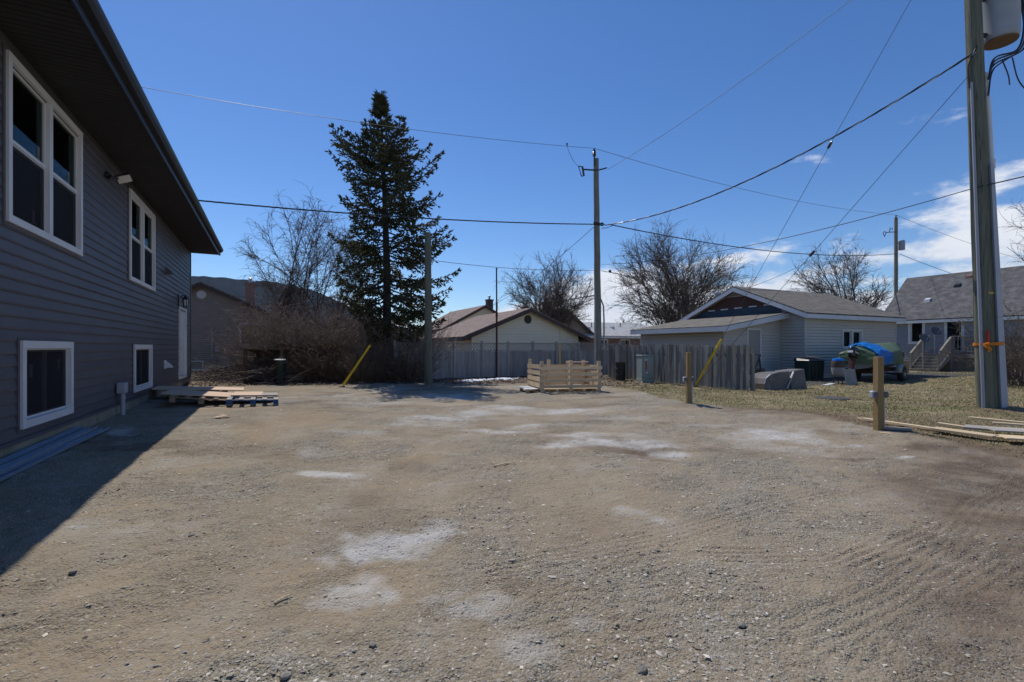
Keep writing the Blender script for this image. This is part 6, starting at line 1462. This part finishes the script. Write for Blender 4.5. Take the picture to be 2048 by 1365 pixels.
# the motor is one part with its own pieces
bpy.data.objects.remove(ob)
om = mo.build('outboard_motor', M['cowl'], bt, True); om.location = (-.36, 0, .93); om.rotation_euler = (0, R(16), 0); om.scale = (.85, .85, .8)
mb = MB(); mb.hexa([(-.13, -.07, -.62), (.09, -.05, -.62), (.09, .05, -.62), (-.13, .07, -.62)], [(-.15, -.09, -.02), (.12, -.09, -.02), (.12, .09, -.02), (-.15, .09, -.02)]); mb.build('leg', M['rust'], om, bevel=.02)
mb = MB(); mb.tube([(-.28, 0, -.72), (-.15, 0, -.72), (.12, 0, -.72), (.2, 0, -.70)], [.05, .075, .07, .01], 10); mb.hexa([(-.1, -.012, -.98), (.0, -.012, -.98), (.0, .012, -.98), (-.1, .012, -.98)], [(-.15, -.02, -.62), (.09, -.02, -.62), (.09, .02, -.62), (-.15, .02, -.62)]); mb.build('gearcase', M['slab'], om, True)
mb = MB()
for k in range(3):
    a = k*2.094; c_, s2 = math.cos(a), math.sin(a); mb.quad((-.27, .03*c_, -.72+.03*s2), (-.31, .15*math.cos(a-.4), -.72+.15*math.sin(a-.4)), (-.29, .17*c_, -.72+.17*s2), (-.26, .14*math.cos(a+.5), -.72+.14*math.sin(a+.5)))
mb.build('propeller', M['galv'], om)
mb = MB(); mb.box(-.272, .0, -.19, -.176, .16, .20); mb.box(-.33, -.318, -.1, .1, .14, .24); mb.build('stripe', M['white'], om)
# covers
def drape(name, x0, x1, drop0, drop1, ridge, mat, label, wr, seed, lift=.03, parent=None, flap=False, smax=1.0):
    nx_, ny_ = 44, 36; v = []; f = []; r_ = np.random.default_rng(seed)
    for i in range(nx_+1):
        t = x0+(x1-x0)*i/nx_; tt = min(max(t, 0), BL)/BL; hb_, ke, gu = bsec(tt); hb_ = max(hb_, .05)+lift
        if t > BL: hb_ = .05
        dr_ = drop0+(drop1-drop0)*i/nx_; rg = ridge(t)
        for j in range(ny_+1):
            s = -1+(1+smax+(.0 if smax == 1 else .12*math.sin(t*9)))*j/ny_; arc = abs(s); wv = wr*(float(fbm(np.array([t*4+seed]), np.array([s*5]), 4)[0])-.5)
            if arc < .6: y = hb_*s/.6; z = gu+lift+(rg-gu)*(1-(arc/.6)**1.25)
            else:
                q = (arc-.6)/.4; y = math.copysign(hb_+.035*math.sin(q*3)+.05*q+wv*.5*q, s); z = gu+lift-dr_*q*(1+.25*(float(fbm(np.array([t*3]), np.array([seed+7.0]), 3)[0])-.5))
            v.append((t, y+wv*.4, z+wv*(1 if arc < .6 else .3)))
    for i in range(nx_):
        for j in range(ny_): k = i*(ny_+1)+j; f.append((k, k+ny_+1, k+ny_+2, k+1))
    if flap:
        first = [v[j] for j in range(ny_+1)]; prev = list(range(ny_+1))
        for q in range(1, 9):
            row = []
            for j, (x, y, z) in enumerate(first):
                lo = .60+.14*float(fbm(np.array([y*3.0]), np.array([seed*1.7]), 3)[0]); zz = z-(z-lo)*(q/8) if z > lo else z
                row.append(len(v)); v.append((x-.05*math.sin(q/8*2.2)-.02+.07*(float(fbm(np.array([y*5+q*.7]), np.array([q*.8+3.0]), 3)[0])-.5), y*(1-.04*q/8), zz))
            for j in range(ny_): f.append((prev[j], prev[j+1], row[j+1], row[j]))
            prev = row
    mb = MB(); mb.v = v; mb.f = f; o = mb.build(name, mat, smooth=True); o.location = BO; o.rotation_euler = (0, 0, BA); return tag(o, label, 'tarp', 'covers on the boat')
drape('boat_cover', -.02, BL+.06, .36, .62, lambda t: 1.36+.10*math.sin((t-1)/3.4*2.6), M['tarp_green'], 'green canvas boat cover stretched over the bow', .05, 3, flap=True)
drape('blue_tarp', .0, 1.35, .52, .42, lambda t: 1.33+.07*math.sin(t*2), M['tarp_blue'], 'crumpled bright blue tarp over the stern of the boat', .22, 9, lift=.075, smax=.22)
tl = thing('boat_trailer', BO, BA, 'rusty boat trailer with pale wheels under the covered boat', 'trailer')
mb = MB()
for y in (-.42, .42): mb.beam((.1, y, .44), (2.8, y, .44), .07, .09); mb.beam((2.8, y, .44), (4.3, 0, .44), .07, .09)
mb.beam((4.2, 0, .44), (4.95, 0, .44), .08, .09)
for x in (.5, 1.6, 2.6): mb.beam((x, -.42, .40), (x, .42, .40), .06, .06)
mb.build('frame', M['rust'], tl)
for y in (-.74, .74):
    mb = MB(); mb.lathe([(.13, -.08), (.24, -.085), (.29, -.06), (.295, 0), (.29, .06), (.24, .085), (.13, .08)], 24); w_ = mb.build('wheel', M['rubber'], tl, True); w_.location = (1.95, y, .295); w_.rotation_euler = (R(90), 0, 0)
    mb = MB(); mb.lathe([(.02, .10), (.05, .10), (.06, .085), (.11, .06), (.135, .087), (.14, .09), (.14, .05), (.02, .04)], 20); r_ = mb.build('rim', M['wheel_rim'], w_, True); r_.rotation_euler = (0, 0, 0) if y < 0 else (R(180), 0, 0)
    mb = MB(); pts = [(1.95+.36*math.cos(a), y, .295+.36*math.sin(a)) for a in [R(x) for x in range(5, 180, 15)]]
    for i in range(len(pts)-1):
        a, b_ = Vector(pts[i]), Vector(pts[i+1]); mb.quad(a+Vector((0, -.11, 0)), b_+Vector((0, -.11, 0)), b_+Vector((0, .11, 0)), a+Vector((0, .11, 0)))
    o = mb.build('fender', M['wheel_rim'], tl, True); sm = o.modifiers.new('thickness', 'SOLIDIFY'); sm.thickness = .012
mb = MB(); mb.beam((1.95, -.7, .30), (1.95, .7, .30), .06, .06); mb.build('axle', M['rust'], tl)
mb = MB(); mb.tube([(4.7, .1, .06), (4.7, .1, .95)], .03, 8); mb.box(4.6, 4.8, .04, .16, .88, .98); mb.build('jack', M['rust'], tl)
mb = MB(); mb.lathe([(.03, -.03), (.085, -.03), (.085, .03), (.03, .03)], 14); o = mb.build('jack_wheel', M['rubber'], tl, True); o.location = (4.7, .1, .085); o.rotation_euler = (R(90), 0, 0)
mb = MB(); mb.beam((4.05, 0, .45), (4.25, 0, 1.05), .07, .07); mb.box(4.15, 4.33, -.09, .09, .95, 1.1); mb.build('winch_post', M['rust'], tl)

# ------------------------------------------------------------------ trees and brush
class Grow:
    def __init__(s, seed): s.r = random.Random(seed); s.thick = []; s.thin = []; 
    def seg(s, a, b, r0, r1, cut): (s.thick if r0 > cut else s.thin).append((a, b, r0, r1))
    def branch(s, p, d, L, r, lv, P):
        R_ = s.r; n = P['seg'][lv]; p = Vector(p); d = Vector(d).normalized(); cr = r; pts = []
        for i in range(n):
            w = P['wob'][lv]; d = (d+Vector((R_.gauss(0, w), R_.gauss(0, w), R_.gauss(0, w)))+Vector((0, 0, P['up'][lv]))).normalized()
            q = p+d*L/n; nr = max(P['rmin'], r*(1-(i+1)/n*P['taper'][lv])); s.seg(p.copy(), q.copy(), cr, nr, P['cut']); pts.append((p.copy(), d.copy(), cr)); p = q; cr = nr
        if lv+1 < len(P['seg']):
            k = P['kids'][lv]; k = int(k)+(1 if R_.random() < k-int(k) else 0)
            for j in range(k):
                t = P['from'][lv]+(1-P['from'][lv])*(j+R_.random())/max(1, k); i = min(n-1, int(t*n)); bp, bd, br = pts[i]; bp = bp+bd*(L/n)*(t*n-i)
                ax = bd.cross(Vector((R_.gauss(0, 1), R_.gauss(0, 1), R_.gauss(0, 1)))).normalized(); an = R(P['ang'][lv])*(.7+.6*R_.random())
                nd = (bd*math.cos(an)+ax*math.sin(an)); nd.z += P.get('lift', .15)*R_.random()
                s.branch(bp, nd, L*P['len'][lv]*(.65+.7*R_.random())*(1-.35*t), max(P['rmin'], br*P['rad'][lv]), lv+1, P)
    def mesh(s, name, lst, n, mat, parent):
        if not lst: return
        a = np.array([[*x[0]] for x in lst]); b = np.array([[*x[1]] for x in lst]); r0 = np.array([x[2] for x in lst]); r1 = np.array([x[3] for x in lst])
        v, f = prisms(a, b, r0, r1, n); return np_mesh(name, v, f, mat, parent, smooth=(n > 3))
def bare_tree(loc, stems, P, seed, label, name='bare_tree', group='bare trees', bark='bark', twig='twig'):
    t = thing(name, loc, 0, label, 'tree', group); g = Grow(seed)
    for (d, L, r, off) in stems: g.branch(Vector(off), d, L, r, 0, P)
    g.mesh('trunk', g.thick, 6, M[bark], t); g.mesh('crown', g.thin, 3, M[twig], t)
    return t
def PT(**k):
    d = dict(seg=[8, 7, 6, 4, 3], wob=[.06, .10, .13, .16, .2], up=[.05, .05, .05, .03, .02], taper=[.75, .8, .85, .85, .7], kids=[7, 6, 5, 4], ang=[38, 40, 42, 45], len=[.55, .55, .55, .55], rad=[.55, .55, .55, .6], rmin=.008, cut=.035)
    d['from'] = [.25, .2, .15, .1]; d.update(k); return d
# crown-filling trees: every limb is aimed at its own place in the crown
def dome_tree(loc, forks, cen, rad3, seed, label, n1=14, n2=9, n3=7, r0=.16, rt=.008, droop=0.0, wig=.05, group='bare trees'):
    t = thing('bare_tree', loc, 0, label, 'tree', group); r = random.Random(seed); g = Grow(seed); cen = Vector(cen)
    def shell(lo):
        while True:
            v = Vector((r.uniform(-1, 1), r.uniform(-1, 1), r.uniform(-.75, 1)))
            if lo < v.length < 1 and v.z > -.75+.5*r.random(): return Vector((cen.x+v.x*rad3[0], cen.y+v.y*rad3[1], cen.z+v.z*rad3[2]))
    def limb(p, d, q, ra, rb, n, w):
        L = (q-p).length; m = p+d.normalized()*L*.5; pts = []; o = Vector((0, 0, 0))
        for i in range(n+1):
            u = i/n; o = o+Vector((r.gauss(0, w), r.gauss(0, w), r.gauss(0, w)))*L/n
            pts.append(p*(1-u)**2+m*2*u*(1-u)+q*u*u+o*(u if u < .9 else .9))
        for i in range(n): g.seg(pts[i], pts[i+1], ra+(rb-ra)*(i/n)**.8, ra+(rb-ra)*((i+1)/n)**.8, .028)
        return pts
    for k, (off, h, lean) in enumerate(forks):
        p = Vector(off); q = p+Vector((lean[0], lean[1], 1)).normalized()*h; st_ = limb(p, Vector((lean[0]*.3, lean[1]*.3, 1)), q, r0, r0*.72, 5, wig*.5)
        for a in range(n1):
            tg = shell(.72); u = r.uniform(.55, 1.0); b = st_[0].lerp(st_[-1], u); d1 = Vector((0, 0, 1))+(tg-b).normalized()*.9
            l1 = limb(b, d1, tg, r0*r.uniform(.22, .42), rt*1.2, 9, wig)
            for c in range(n2):
                i = r.choice((2, 3, 4, 5, 6, 6, 7, 7, 8, 8)); b2 = l1[i]; dd = (l1[min(i+1, 9)]-l1[i-1]).normalized(); L1 = (tg-b).length
                sp = Vector((r.gauss(0, 1), r.gauss(0, 1), r.gauss(.25, .8))).normalized(); L2 = L1*r.uniform(.16, .40)*(1.12-.05*i)
                t2 = b2+(dd*.9+sp*.75).normalized()*L2; l2 = limb(b2, dd+sp*.5, t2, max(rt, r0*.11*(1-i*.085)), rt*.8, 5, wig*1.3)
                for e_ in range(n3):
                    i3 = r.randint(1, 5); b3 = l2[i3]; d3 = (l2[i3]-l2[i3-1]).normalized(); sp = Vector((r.gauss(0, 1), r.gauss(0, 1), r.gauss(.1-droop, .8))).normalized(); L3 = L2*r.uniform(.2, .5)
                    limb(b3, d3+sp*.5, b3+(d3*.8+sp*.8+Vector((0, 0, -droop))).normalized()*L3, rt*.85, rt*.55, 2, wig*1.5)
    g.mesh('trunk', g.thick, 6, M['bark'], t); g.mesh('crown', g.thin, 3, M['twig'], t)
    return t
Z = 24.0
dome_tree(Vector((Z*(612-CX)/F, Z, 0)), [((-.5, 0, 0), 2.6, (-.35, .1)), ((0, .1, 0), 3.0, (-.1, 0)), ((.35, 0, 0), 3.2, (.08, 0))], (-.25, 0, 5.4), (3.0, 2.3, 3.45), 3, 'wide multi-stemmed bare tree rising left of the spruce', 10, 16, 8, .12, .0095, .25, .06)
Z = 24.6
dome_tree(Vector((Z*(694-CX)/F, Z, 0)), [((-.2, 0, 0), 2.6, (-.1, 0)), ((.3, 0, 0), 2.4, (.3, 0))], (0, 0, 4.8), (1.7, 1.6, 2.8), 5, 'slimmer bare tree with dark stems just left of the spruce trunk', 10, 11, 8, .11, .0085, .1, .05)
Z = 40.0
dome_tree(Vector((Z*(1100-CX)/F, Z, 0)), [((-.6, 0, 0), 1.9, (-.3, 0)), ((0, 0, 0), 2.0, (0, 0)), ((.6, 0, 0), 1.9, (.3, 0))], (0, 0, 5.1), (4.1, 3.0, 3.5), 8, 'broom-shaped bare tree above the cream garage roof', 21, 14, 9, .13, .013, 0, .035)
Z = 34.0
dome_tree(Vector((Z*(1362-CX)/F, Z, 0)), [((-.5, 0, 0), 2.0, (-.3, 0)), ((.1, 0, 0), 2.2, (.05, 0)), ((.6, .2, 0), 2.0, (.3, 0))], (0, 0, 5.7), (5.1, 3.8, 3.95), 12, 'big rounded bare tree behind the grey garage lean-to', 23, 16, 9, .14, .012, 0, .04)
Z = 43.0
dome_tree(Vector((Z*(1692-CX)/F, Z, 0)), [((0, 0, 0), 2.6, (.05, 0)), ((.5, 0, 0), 2.4, (.3, 0))], (0, 0, 6.2), (5.3, 3.6, 3.9), 21, 'spreading bare tree behind the grey garage roof near the far pole', 20, 15, 9, .20, .0145, .05, .065)
Z = 25.0
dome_tree(Vector((Z*(2200-CX)/F, Z, 0)), [((0, 0, 0), 2.8, (-.1, 0)), ((-.4, 0, 0), 2.6, (-.3, 0))], (0, 0, 6.6), (4.4, 3.4, 3.8), 33, 'bare tree reaching in at the right edge behind the big pole', 16, 12, 8, .2, .0095, .05, .07)
P6 = PT(seg=[4, 6, 5, 4], kids=[8, 6, 5], rmin=.02, cut=.08, wob=[.08, .15, .2, .2], up=[.02, .03, .02, 0], len=[1.0, .55, .5, .5], ang=[60, 45, 45, 45])
for i, (px, Z, h, lab) in enumerate(((1240, 72, 3.4, 'low distant bare tree right of the street light'), (1285, 76, 3.7, 'low distant bare tree over the bungalow roof'), (1180, 80, 3.0, 'distant bare tree behind the middle pole'), (1560, 80, 3.4, 'distant bare tree behind the grey garage ridge'), (950, 80, 3.0, 'distant bare tree beside the cream house'), (820, 60, 3.2, 'distant bare tree behind the spruce foot'))):
    bare_tree(Vector((Z*(px-CX)/F, Z, 0)), [((0, 0, 1), h, .22, (0, 0, 0)), ((.3, 0, 1), h*.9, .18, (.3, 0, 0)), ((-.35, 0, 1), h*.9, .18, (-.3, 0, 0))], P6, 50+i, lab)

# spruce
def spruce():
    Z = 19.2; base = Vector((Z*(774-CX)/F, Z, 0)); H = EYE+(CY-193)/F*Z
    t = thing('spruce_tree', base, 0, 'tall dark spruce with open layered branches behind the short pole', 'tree')
    mb = MB(); lx_ = (at(760, 200, Z).x-base.x)
    trunk = lambda z: Vector((lx_*(max(0, z-4)/(H-4))**1.3, .0, z))
    zs_ = [-.2, .3, 1, 2, 3, 4, 5, 6, 7, 8, 9, 10, H]
    mb.tube([trunk(z) if z > 0 else Vector((0, 0, z)) for z in zs_], [.26, .20, .18, .17, .165, .155, .14, .12, .10, .08, .055, .035, .01], 12); mb.build('trunk', M['spruce_bark'], t, True)
    r = random.Random(4)
    k = Z/F
    # crown outline read from the photograph: half widths to the left and right against height
    hs = [CY-y for y in (640, 610, 560, 520, 470, 440, 400, 375, 345, 310, 280, 250, 225, 205, 193)]
    zl = [EYE+h*k for h in hs]
    lw = [60, 80, 88, 84, 96, 86, 102, 118, 98, 82, 46, 28, 17, 8, 3]; rw = [120, 156, 160, 144, 128, 112, 120, 104, 104, 64, 42, 26, 15, 7, 3]
    def Rr(z, a):
        l_, r_ = np.interp(z, zl, lw)*k, np.interp(z, zl, rw)*k; c = (math.cos(a)+1)/2; return l_*(1-c)+r_*c
    wood = Grow(1); P0, P1, Q0, Q1 = [], [], [], []
    def needle(p, d, L, rad):
        P0.append(p); P1.append(p+d*L*.45); Q0.append(rad*.35); Q1.append(rad)
        P0.append(p+d*L*.45); P1.append(p+d*L); Q0.append(rad); Q1.append(.003)
    z = 1.95
    while z < H-.15:
        f = (z-2.2)/(H-2.2)
        nb = r.choice((4, 5, 5, 6)) if f < .85 else 5
        a0 = r.random()*6.28
        for j in range(nb):
            a = a0+j*6.283/nb+r.gauss(0, .25); zz = z+r.uniform(-.15, .15); L = Rr(min(zz+.25, H-.05), a)*r.choice((1.0, .95, .78, .52, 1.1, .88))*(1.0 if f > .08 else .7)
            if L < .12: L = .12
            droop = (.52*(1-f)-.36*f); d = Vector((math.cos(a), math.sin(a), 0)); p = trunk(zz); n = max(4, int(L/.14)); prev = p; tip_up = .55
            pts = []
            for i in range(n+1):
                u = i/n; q = p+d*L*u+Vector((0, 0, -droop*L*u*(1-u*.15)+L*.34*u**2.6*(1 if f < .7 else .4)+(.25*L*u if f > .55 else 0)))+Vector((r.gauss(0, .014), r.gauss(0, .014), r.gauss(0, .012)))*min(1, i); pts.append(q)
            for i in range(n): wood.seg(pts[i], pts[i+1], .030*(1-i/n)*(.5+.5*min(1, L/2))+.006, .030*(1-(i+1)/n)*(.5+.5*min(1, L/2))+.005, 9)
            side = d.cross(Vector((0, 0, 1)))
            for i in range(n+1):
                u = i/n
                bare = .30 if (L > 1.2 and f < .55) else .12
                if u < bare: continue
                fwd = (pts[min(i+1, n)]-pts[max(i-1, 0)]).normalized()
                env = (.16+.50*min(1, L/2.2)*math.sin(math.pi*min(1, .25+.75*u))**.8)*(1.0 if u < .9 else .6)
                for s_ in (-1, 1):
                    for rep in range(2):
                        if r.random() < .14: continue
                        tw = env*r.uniform(.4, 1.05); hang = r.uniform(.2, .9)*(1 if f < .6 else .35)
                        td = (side*s_*r.uniform(.5, 1)+fwd*r.uniform(.3, .9)+Vector((0, 0, -hang))).normalized(); q = pts[i]+fwd*r.uniform(-.06, .06)
                        m = max(2, int(tw/.085)); wood.seg(q, q+td*tw, .006, .004, 9)
                        for h_ in range(m):
                            qq = q+td*tw*(h_+.5)/m; dd = (td+Vector((r.gauss(0, .55), r.gauss(0, .55), r.gauss(.1, .5)))).normalized(); needle(qq, dd, r.uniform(.11, .20), r.uniform(.020, .036))
                        needle(q+td*tw*.85, (td+Vector((0, 0, .25))).normalized(), r.uniform(.13, .2), .028)
                needle(pts[i], (fwd+Vector((r.gauss(0, .3), r.gauss(0, .3), .45))).normalized(), r.uniform(.12, .2), .03)
            needle(pts[-1]-fwd*.05, (fwd+Vector((0, 0, .6))).normalized(), .24, .035)
        z += r.uniform(.24, .38)*(1.0 if f < .6 else .82)
    for i in range(60):
        zz = H-.9*r.random()**1.3; a = r.random()*6.28; needle(trunk(zz), Vector((math.cos(a)*.6, math.sin(a)*.6, .9)).normalized(), r.uniform(.12, .24), .03)
    # dead lower twigs on the bare trunk
    for i in range(26):
        zz = r.uniform(.7, 2.6); a = r.random()*6.28; q = trunk(zz); L = r.uniform(.4, 1.5); dd = Vector((math.cos(a), math.sin(a), r.uniform(-.35, .1)))
        wood.seg(q, q+dd*L*.6, .016, .009, 9); wood.seg(q+dd*L*.6, q+dd*L+Vector((0, 0, -.15)), .009, .003, 9)
    wood.mesh('limbs', wood.thin, 4, M['spruce_bark'], t)
    v, fc = prisms(np.array([[*x] for x in P0]), np.array([[*x] for x in P1]), np.array(Q0), np.array(Q1), 3)
    o = np_mesh('crown', v, fc, M['needle'], t)
    print('spruce faces', len(fc))
spruce()

# shrubs of the thicket
def shrub(loc, w, h, n, seed, label, twig='twig_red', name='bare_shrub', group='bare shrubs of the thicket', flat=False, cat='shrub', lean=0):
    r = random.Random(seed); t = thing(name, loc, 0, label, cat, group); S = []
    for i in range(n):
        a = r.random()*6.28; rr_ = math.sqrt(r.random()); p = Vector((math.cos(a)*rr_*w*.5, math.sin(a)*rr_*.45, -.03)); d = Vector((math.cos(a)*rr_*.55+r.gauss(lean, .3), math.sin(a)*.35+r.gauss(0, .25), 1)).normalized()
        L = h*r.uniform(.55, 1.12)*(1.0-.25*rr_); m = 6; rad = r.uniform(.007, .014)*(1.8 if r.random() < .25 else 1); g = r.uniform(-.10, .06); pts = [p]
        for k in range(m):
            d = (d+Vector((r.gauss(0, .13), r.gauss(0, .13), g))).normalized(); q = p+d*L/m
            if flat and q.z > h: q.z = h-r.random()*.1
            S.append((p, q, rad*(1-k/m*.7), rad*(1-(k+1)/m*.7))); p = q; pts.append(q)
            if k > 0:
                for b_ in range(r.choice((1, 2, 2, 3))):
                    bd = (d+Vector((r.gauss(0, .75), r.gauss(0, .75), r.gauss(.05, .5)))).normalized(); bl = L*r.uniform(.10, .28); q1 = p+bd*bl*.5; q2 = q1+(bd+Vector((r.gauss(0, .4), r.gauss(0, .4), r.gauss(0, .3)))).normalized()*bl*.5
                    if flat: q1.z = min(q1.z, h); q2.z = min(q2.z, h)
                    S.append((p, q1, .0065, .0055)); S.append((q1, q2, .0055, .0035))
                    if r.random() < .6:
                        q3 = q1+Vector((r.gauss(0, 1), r.gauss(0, 1), r.gauss(.2, .8))).normalized()*bl*.4
                        S.append((q1, q3, .004, .0028))
    a = np.array([[*x[0]] for x in S]); b = np.array([[*x[1]] for x in S]); v, f = prisms(a, b, np.array([x[2] for x in S]), np.array([x[3] for x in S]), 3)
    np_mesh('branches', v, f, M[twig], t)
    return t
def gp(px, Z): return Vector((Z*(px-CX)/F, Z, 0))
TH_S = [(536, 19.4, 1.4, 2.6, 130, 'twig_red', 'tangled bare shrub behind the wood shelter'), (570, 20.4, 1.8, 3.1, 150, 'twig_red', 'tall bare shrub under the spreading bare tree'),
        (605, 19.2, 2.0, 2.7, 180, 'twig_red', 'dense purple-brown shrub behind the trimmed hedge, left part'), (650, 20.3, 2.1, 2.9, 180, 'twig_red', 'dense purple-brown shrub behind the trimmed hedge, right part'), (695, 18.9, 1.9, 2.7, 180, 'twig_red', 'bare shrub rising behind the left yellow guy guard'),
        (738, 20.1, 1.8, 2.5, 150, 'twig_red', 'bare shrub directly left of the spruce trunk'), (800, 19.2, 1.5, 2.3, 130, 'twig_red', 'bare shrub between the spruce trunk and the short pole'), (838, 20.0, 1.2, 2.3, 100, 'twig_red', 'thin bare shrub just left of the short pole'),
        (715, 17.6, 1.5, 1.3, 110, 'twig_brown', 'low brown brambles around the left yellow guard'), (770, 18.1, 1.5, 1.35, 120, 'twig_brown', 'low brown brambles at the foot of the spruce'), (820, 18.0, 1.2, 1.2, 90, 'twig_brown', 'low brown brambles at the foot of the short pole'),
        (530, 17.9, 1.4, 1.1, 90, 'twig_brown', 'low dead brambles in front of the wood shelter'), (640, 21.5, 2.4, 3.0, 140, 'twig', 'grey leafless shrub deep inside the thicket'), (780, 21.6, 2.2, 2.6, 130, 'twig', 'grey leafless shrub behind the spruce')]
for i, (px, Z, w, h, n, tw, lab) in enumerate(TH_S): shrub(gp(px, Z), w, h*(1.15 if h > 2 else 1), int(n*1.3), 100+i, lab, tw)
for i, (px, lab) in enumerate(((590, 'trimmed brown hedge bush beside the green trash can'), (622, 'trimmed brown hedge bush in the middle of the row'), (655, 'trimmed brown hedge bush nearest the left guy wire'))):
    hb2 = shrub(gp(px, 17.9), .85, 1.42, 200, 200+i, lab, 'twig_brown', 'hedge_bush', 'trimmed hedge bushes', True, 'hedge')
    nl = 2600; LX = rng.uniform(-.45, .45, nl); LY = rng.uniform(-.42, .42, nl); LZ = rng.uniform(.08, 1.42, nl); an = rng.random(nl)*6.28; rl = rng.uniform(.018, .04, nl)
    LP = np.stack([np.stack([LX+np.cos(an+q)*rl, LY+np.sin(an+q)*rl*.7, LZ+np.sin(an*3+q)*rl], 1) for q in (0, 1.3, 3.14, 4.4)], 1).reshape(-1, 3)
    np_mesh('dry_leaves', LP, np.arange(4*nl).reshape(-1, 4), M['dry_leaf'], hb2)
shrub(gp(1268, 27), 1.3, 2.0, 120, 301, 'small tan shrub behind the fence beside the lean-to', 'twig', 'bare_shrub', 'bare shrubs of the yards')
shrub(gp(1172, 30), 1.2, 1.9, 110, 302, 'small bare shrub between the cream garage and the bungalow', 'twig', 'bare_shrub', 'bare shrubs of the yards')
shrub(gp(2062, 15.8), 1.5, 2.9, 190, 303, 'bare shrub at the right edge in front of the brown fence', 'twig', 'bare_shrub', 'bare shrubs of the yards')
# old shaggy stump of a cedar left of the bare tree
b = gp(562, 21.5); ct = thing('dead_cedar', b, 0, 'ragged dead cedar trunk with hanging bark above the thicket', 'tree', 'bare trees')
mb = MB(); mb.tube([(0, 0, 0), (.05, 0, 1.5), (.0, .02, 2.6), (.14, 0, 3.4), (.35, 0, 3.95), (.60, 0, 4.12)], [.22, .22, .26, .24, .17, .03], 10); mb.build('trunk', M['bark'], ct, True)
g = Grow(77); r = random.Random(77)
for i in range(900):
    z = r.uniform(1.2, 4.0); a = r.random()*6.28; x = np.interp(z, [0, 2.6, 3.4, 4.0], [0, 0, .14, .4]); rr_ = .22*r.uniform(.8, 1.6); p = Vector((x+rr_*math.cos(a), rr_*math.sin(a), z)); g.thin.append((p, p+Vector((r.gauss(0, .12), r.gauss(0, .12), r.uniform(-.4, .1))), .012, .004))
g.mesh('shaggy_bark', g.thin, 3, M['twig'], ct)
# brush pile by the house corner
def brush_pile(loc, w, h, n, seed, label):
    r = random.Random(seed); t = thing('brush_pile', loc, 0, label, 'brush pile', 'piles of cut branches'); S = []
    for i in range(n):
        x = r.gauss(0, w*.3); y = r.gauss(0, .35); z = max(.02, h*(1-abs(x)/w)*r.random()); a = r.gauss(0, .5)+(0 if r.random() < .5 else 3.14); p = Vector((x, y, z)); d = Vector((math.cos(a), math.sin(a)*.7, r.gauss(.05, .25))).normalized(); L = r.uniform(.4, 1.3); rad = r.uniform(.006, .02)
        for k in range(4):
            d = (d+Vector((r.gauss(0, .12), r.gauss(0, .12), r.gauss(-.03, .1)))).normalized(); q = p+d*L/4; q.z = max(q.z, .01); S.append((p, q, rad*(1-k*.2), rad*(1-(k+1)*.2))); p = q
            if r.random() < .7: e_ = p+(d+Vector((r.gauss(0, .8), r.gauss(0, .8), r.gauss(.2, .5)))).normalized()*r.uniform(.08, .3); S.append((p, e_, .005, .003))
    a = np.array([[*x[0]] for x in S]); b = np.array([[*x[1]] for x in S]); v, f = prisms(a, b, np.array([x[2] for x in S]), np.array([x[3] for x in S]), 4); np_mesh('branches', v, f, M['twig'], t)
brush_pile(gp(452, 18.6), 1.9, .55, 320, 1, 'grey heap of cut branches on the dry grass by the house corner'); brush_pile(gp(535, 17.2), 1.5, .6, 260, 2, 'loose heap of dead branches in front of the wood shelter')

# container standing by the outboard
p = at(1676, 720, 15.6); c_ = thing('round_container', Vector((16.9*(1676-CX)/F, 16.9, 0)), 0, 'round red and white container with blue top left of the boat motor', 'container')
mb = MB(); mb.lathe([(.10, .30), (.20, .36), (.24, .52), (.24, .78), (.21, .86)], 20); mb.build('body', M['slab'], c_, True)
mb = MB(); mb.lathe([(.244, .62), (.246, .80), (.215, .872)], 20); mb.build('red_band', M['trim_brown'], c_, True)
mb = MB(); mb.lathe([(.22, .875), (.20, .94), (.05, .97)], 20); mb.build('top', M['tarp_blue'], c_, True)
for k in range(3):
    a = k*2.094; mb = MB(); mb.tube([(.10*math.cos(a), .10*math.sin(a), .33), (.2*math.cos(a), .2*math.sin(a), 0)], .02, 6); mb.build('leg', M['black_metal'], c_)
c_.scale = (.85, .85, .95)

# ------------------------------------------------------------------ the air between here and the ridge
hz = MB(); hz.box(-3600, 3600, -600, 4200, -3.5, 420)
hm = bpy.data.materials.new('clear_spring_haze'); hm.use_nodes = True
hn_, hl = hm.node_tree.nodes, hm.node_tree.links; hn_.remove(hn_['Principled BSDF'])
pv = hn_.new('ShaderNodeVolumePrincipled'); pv.inputs['Color'].default_value = (0.62, 0.80, 1.0, 1); pv.inputs['Density'].default_value = 0.00004; pv.inputs['Anisotropy'].default_value = 0.2
hl.new(pv.outputs[0], hn_['Material Output'].inputs['Volume'])
tag(hz.build('haze', hm), kind='stuff')
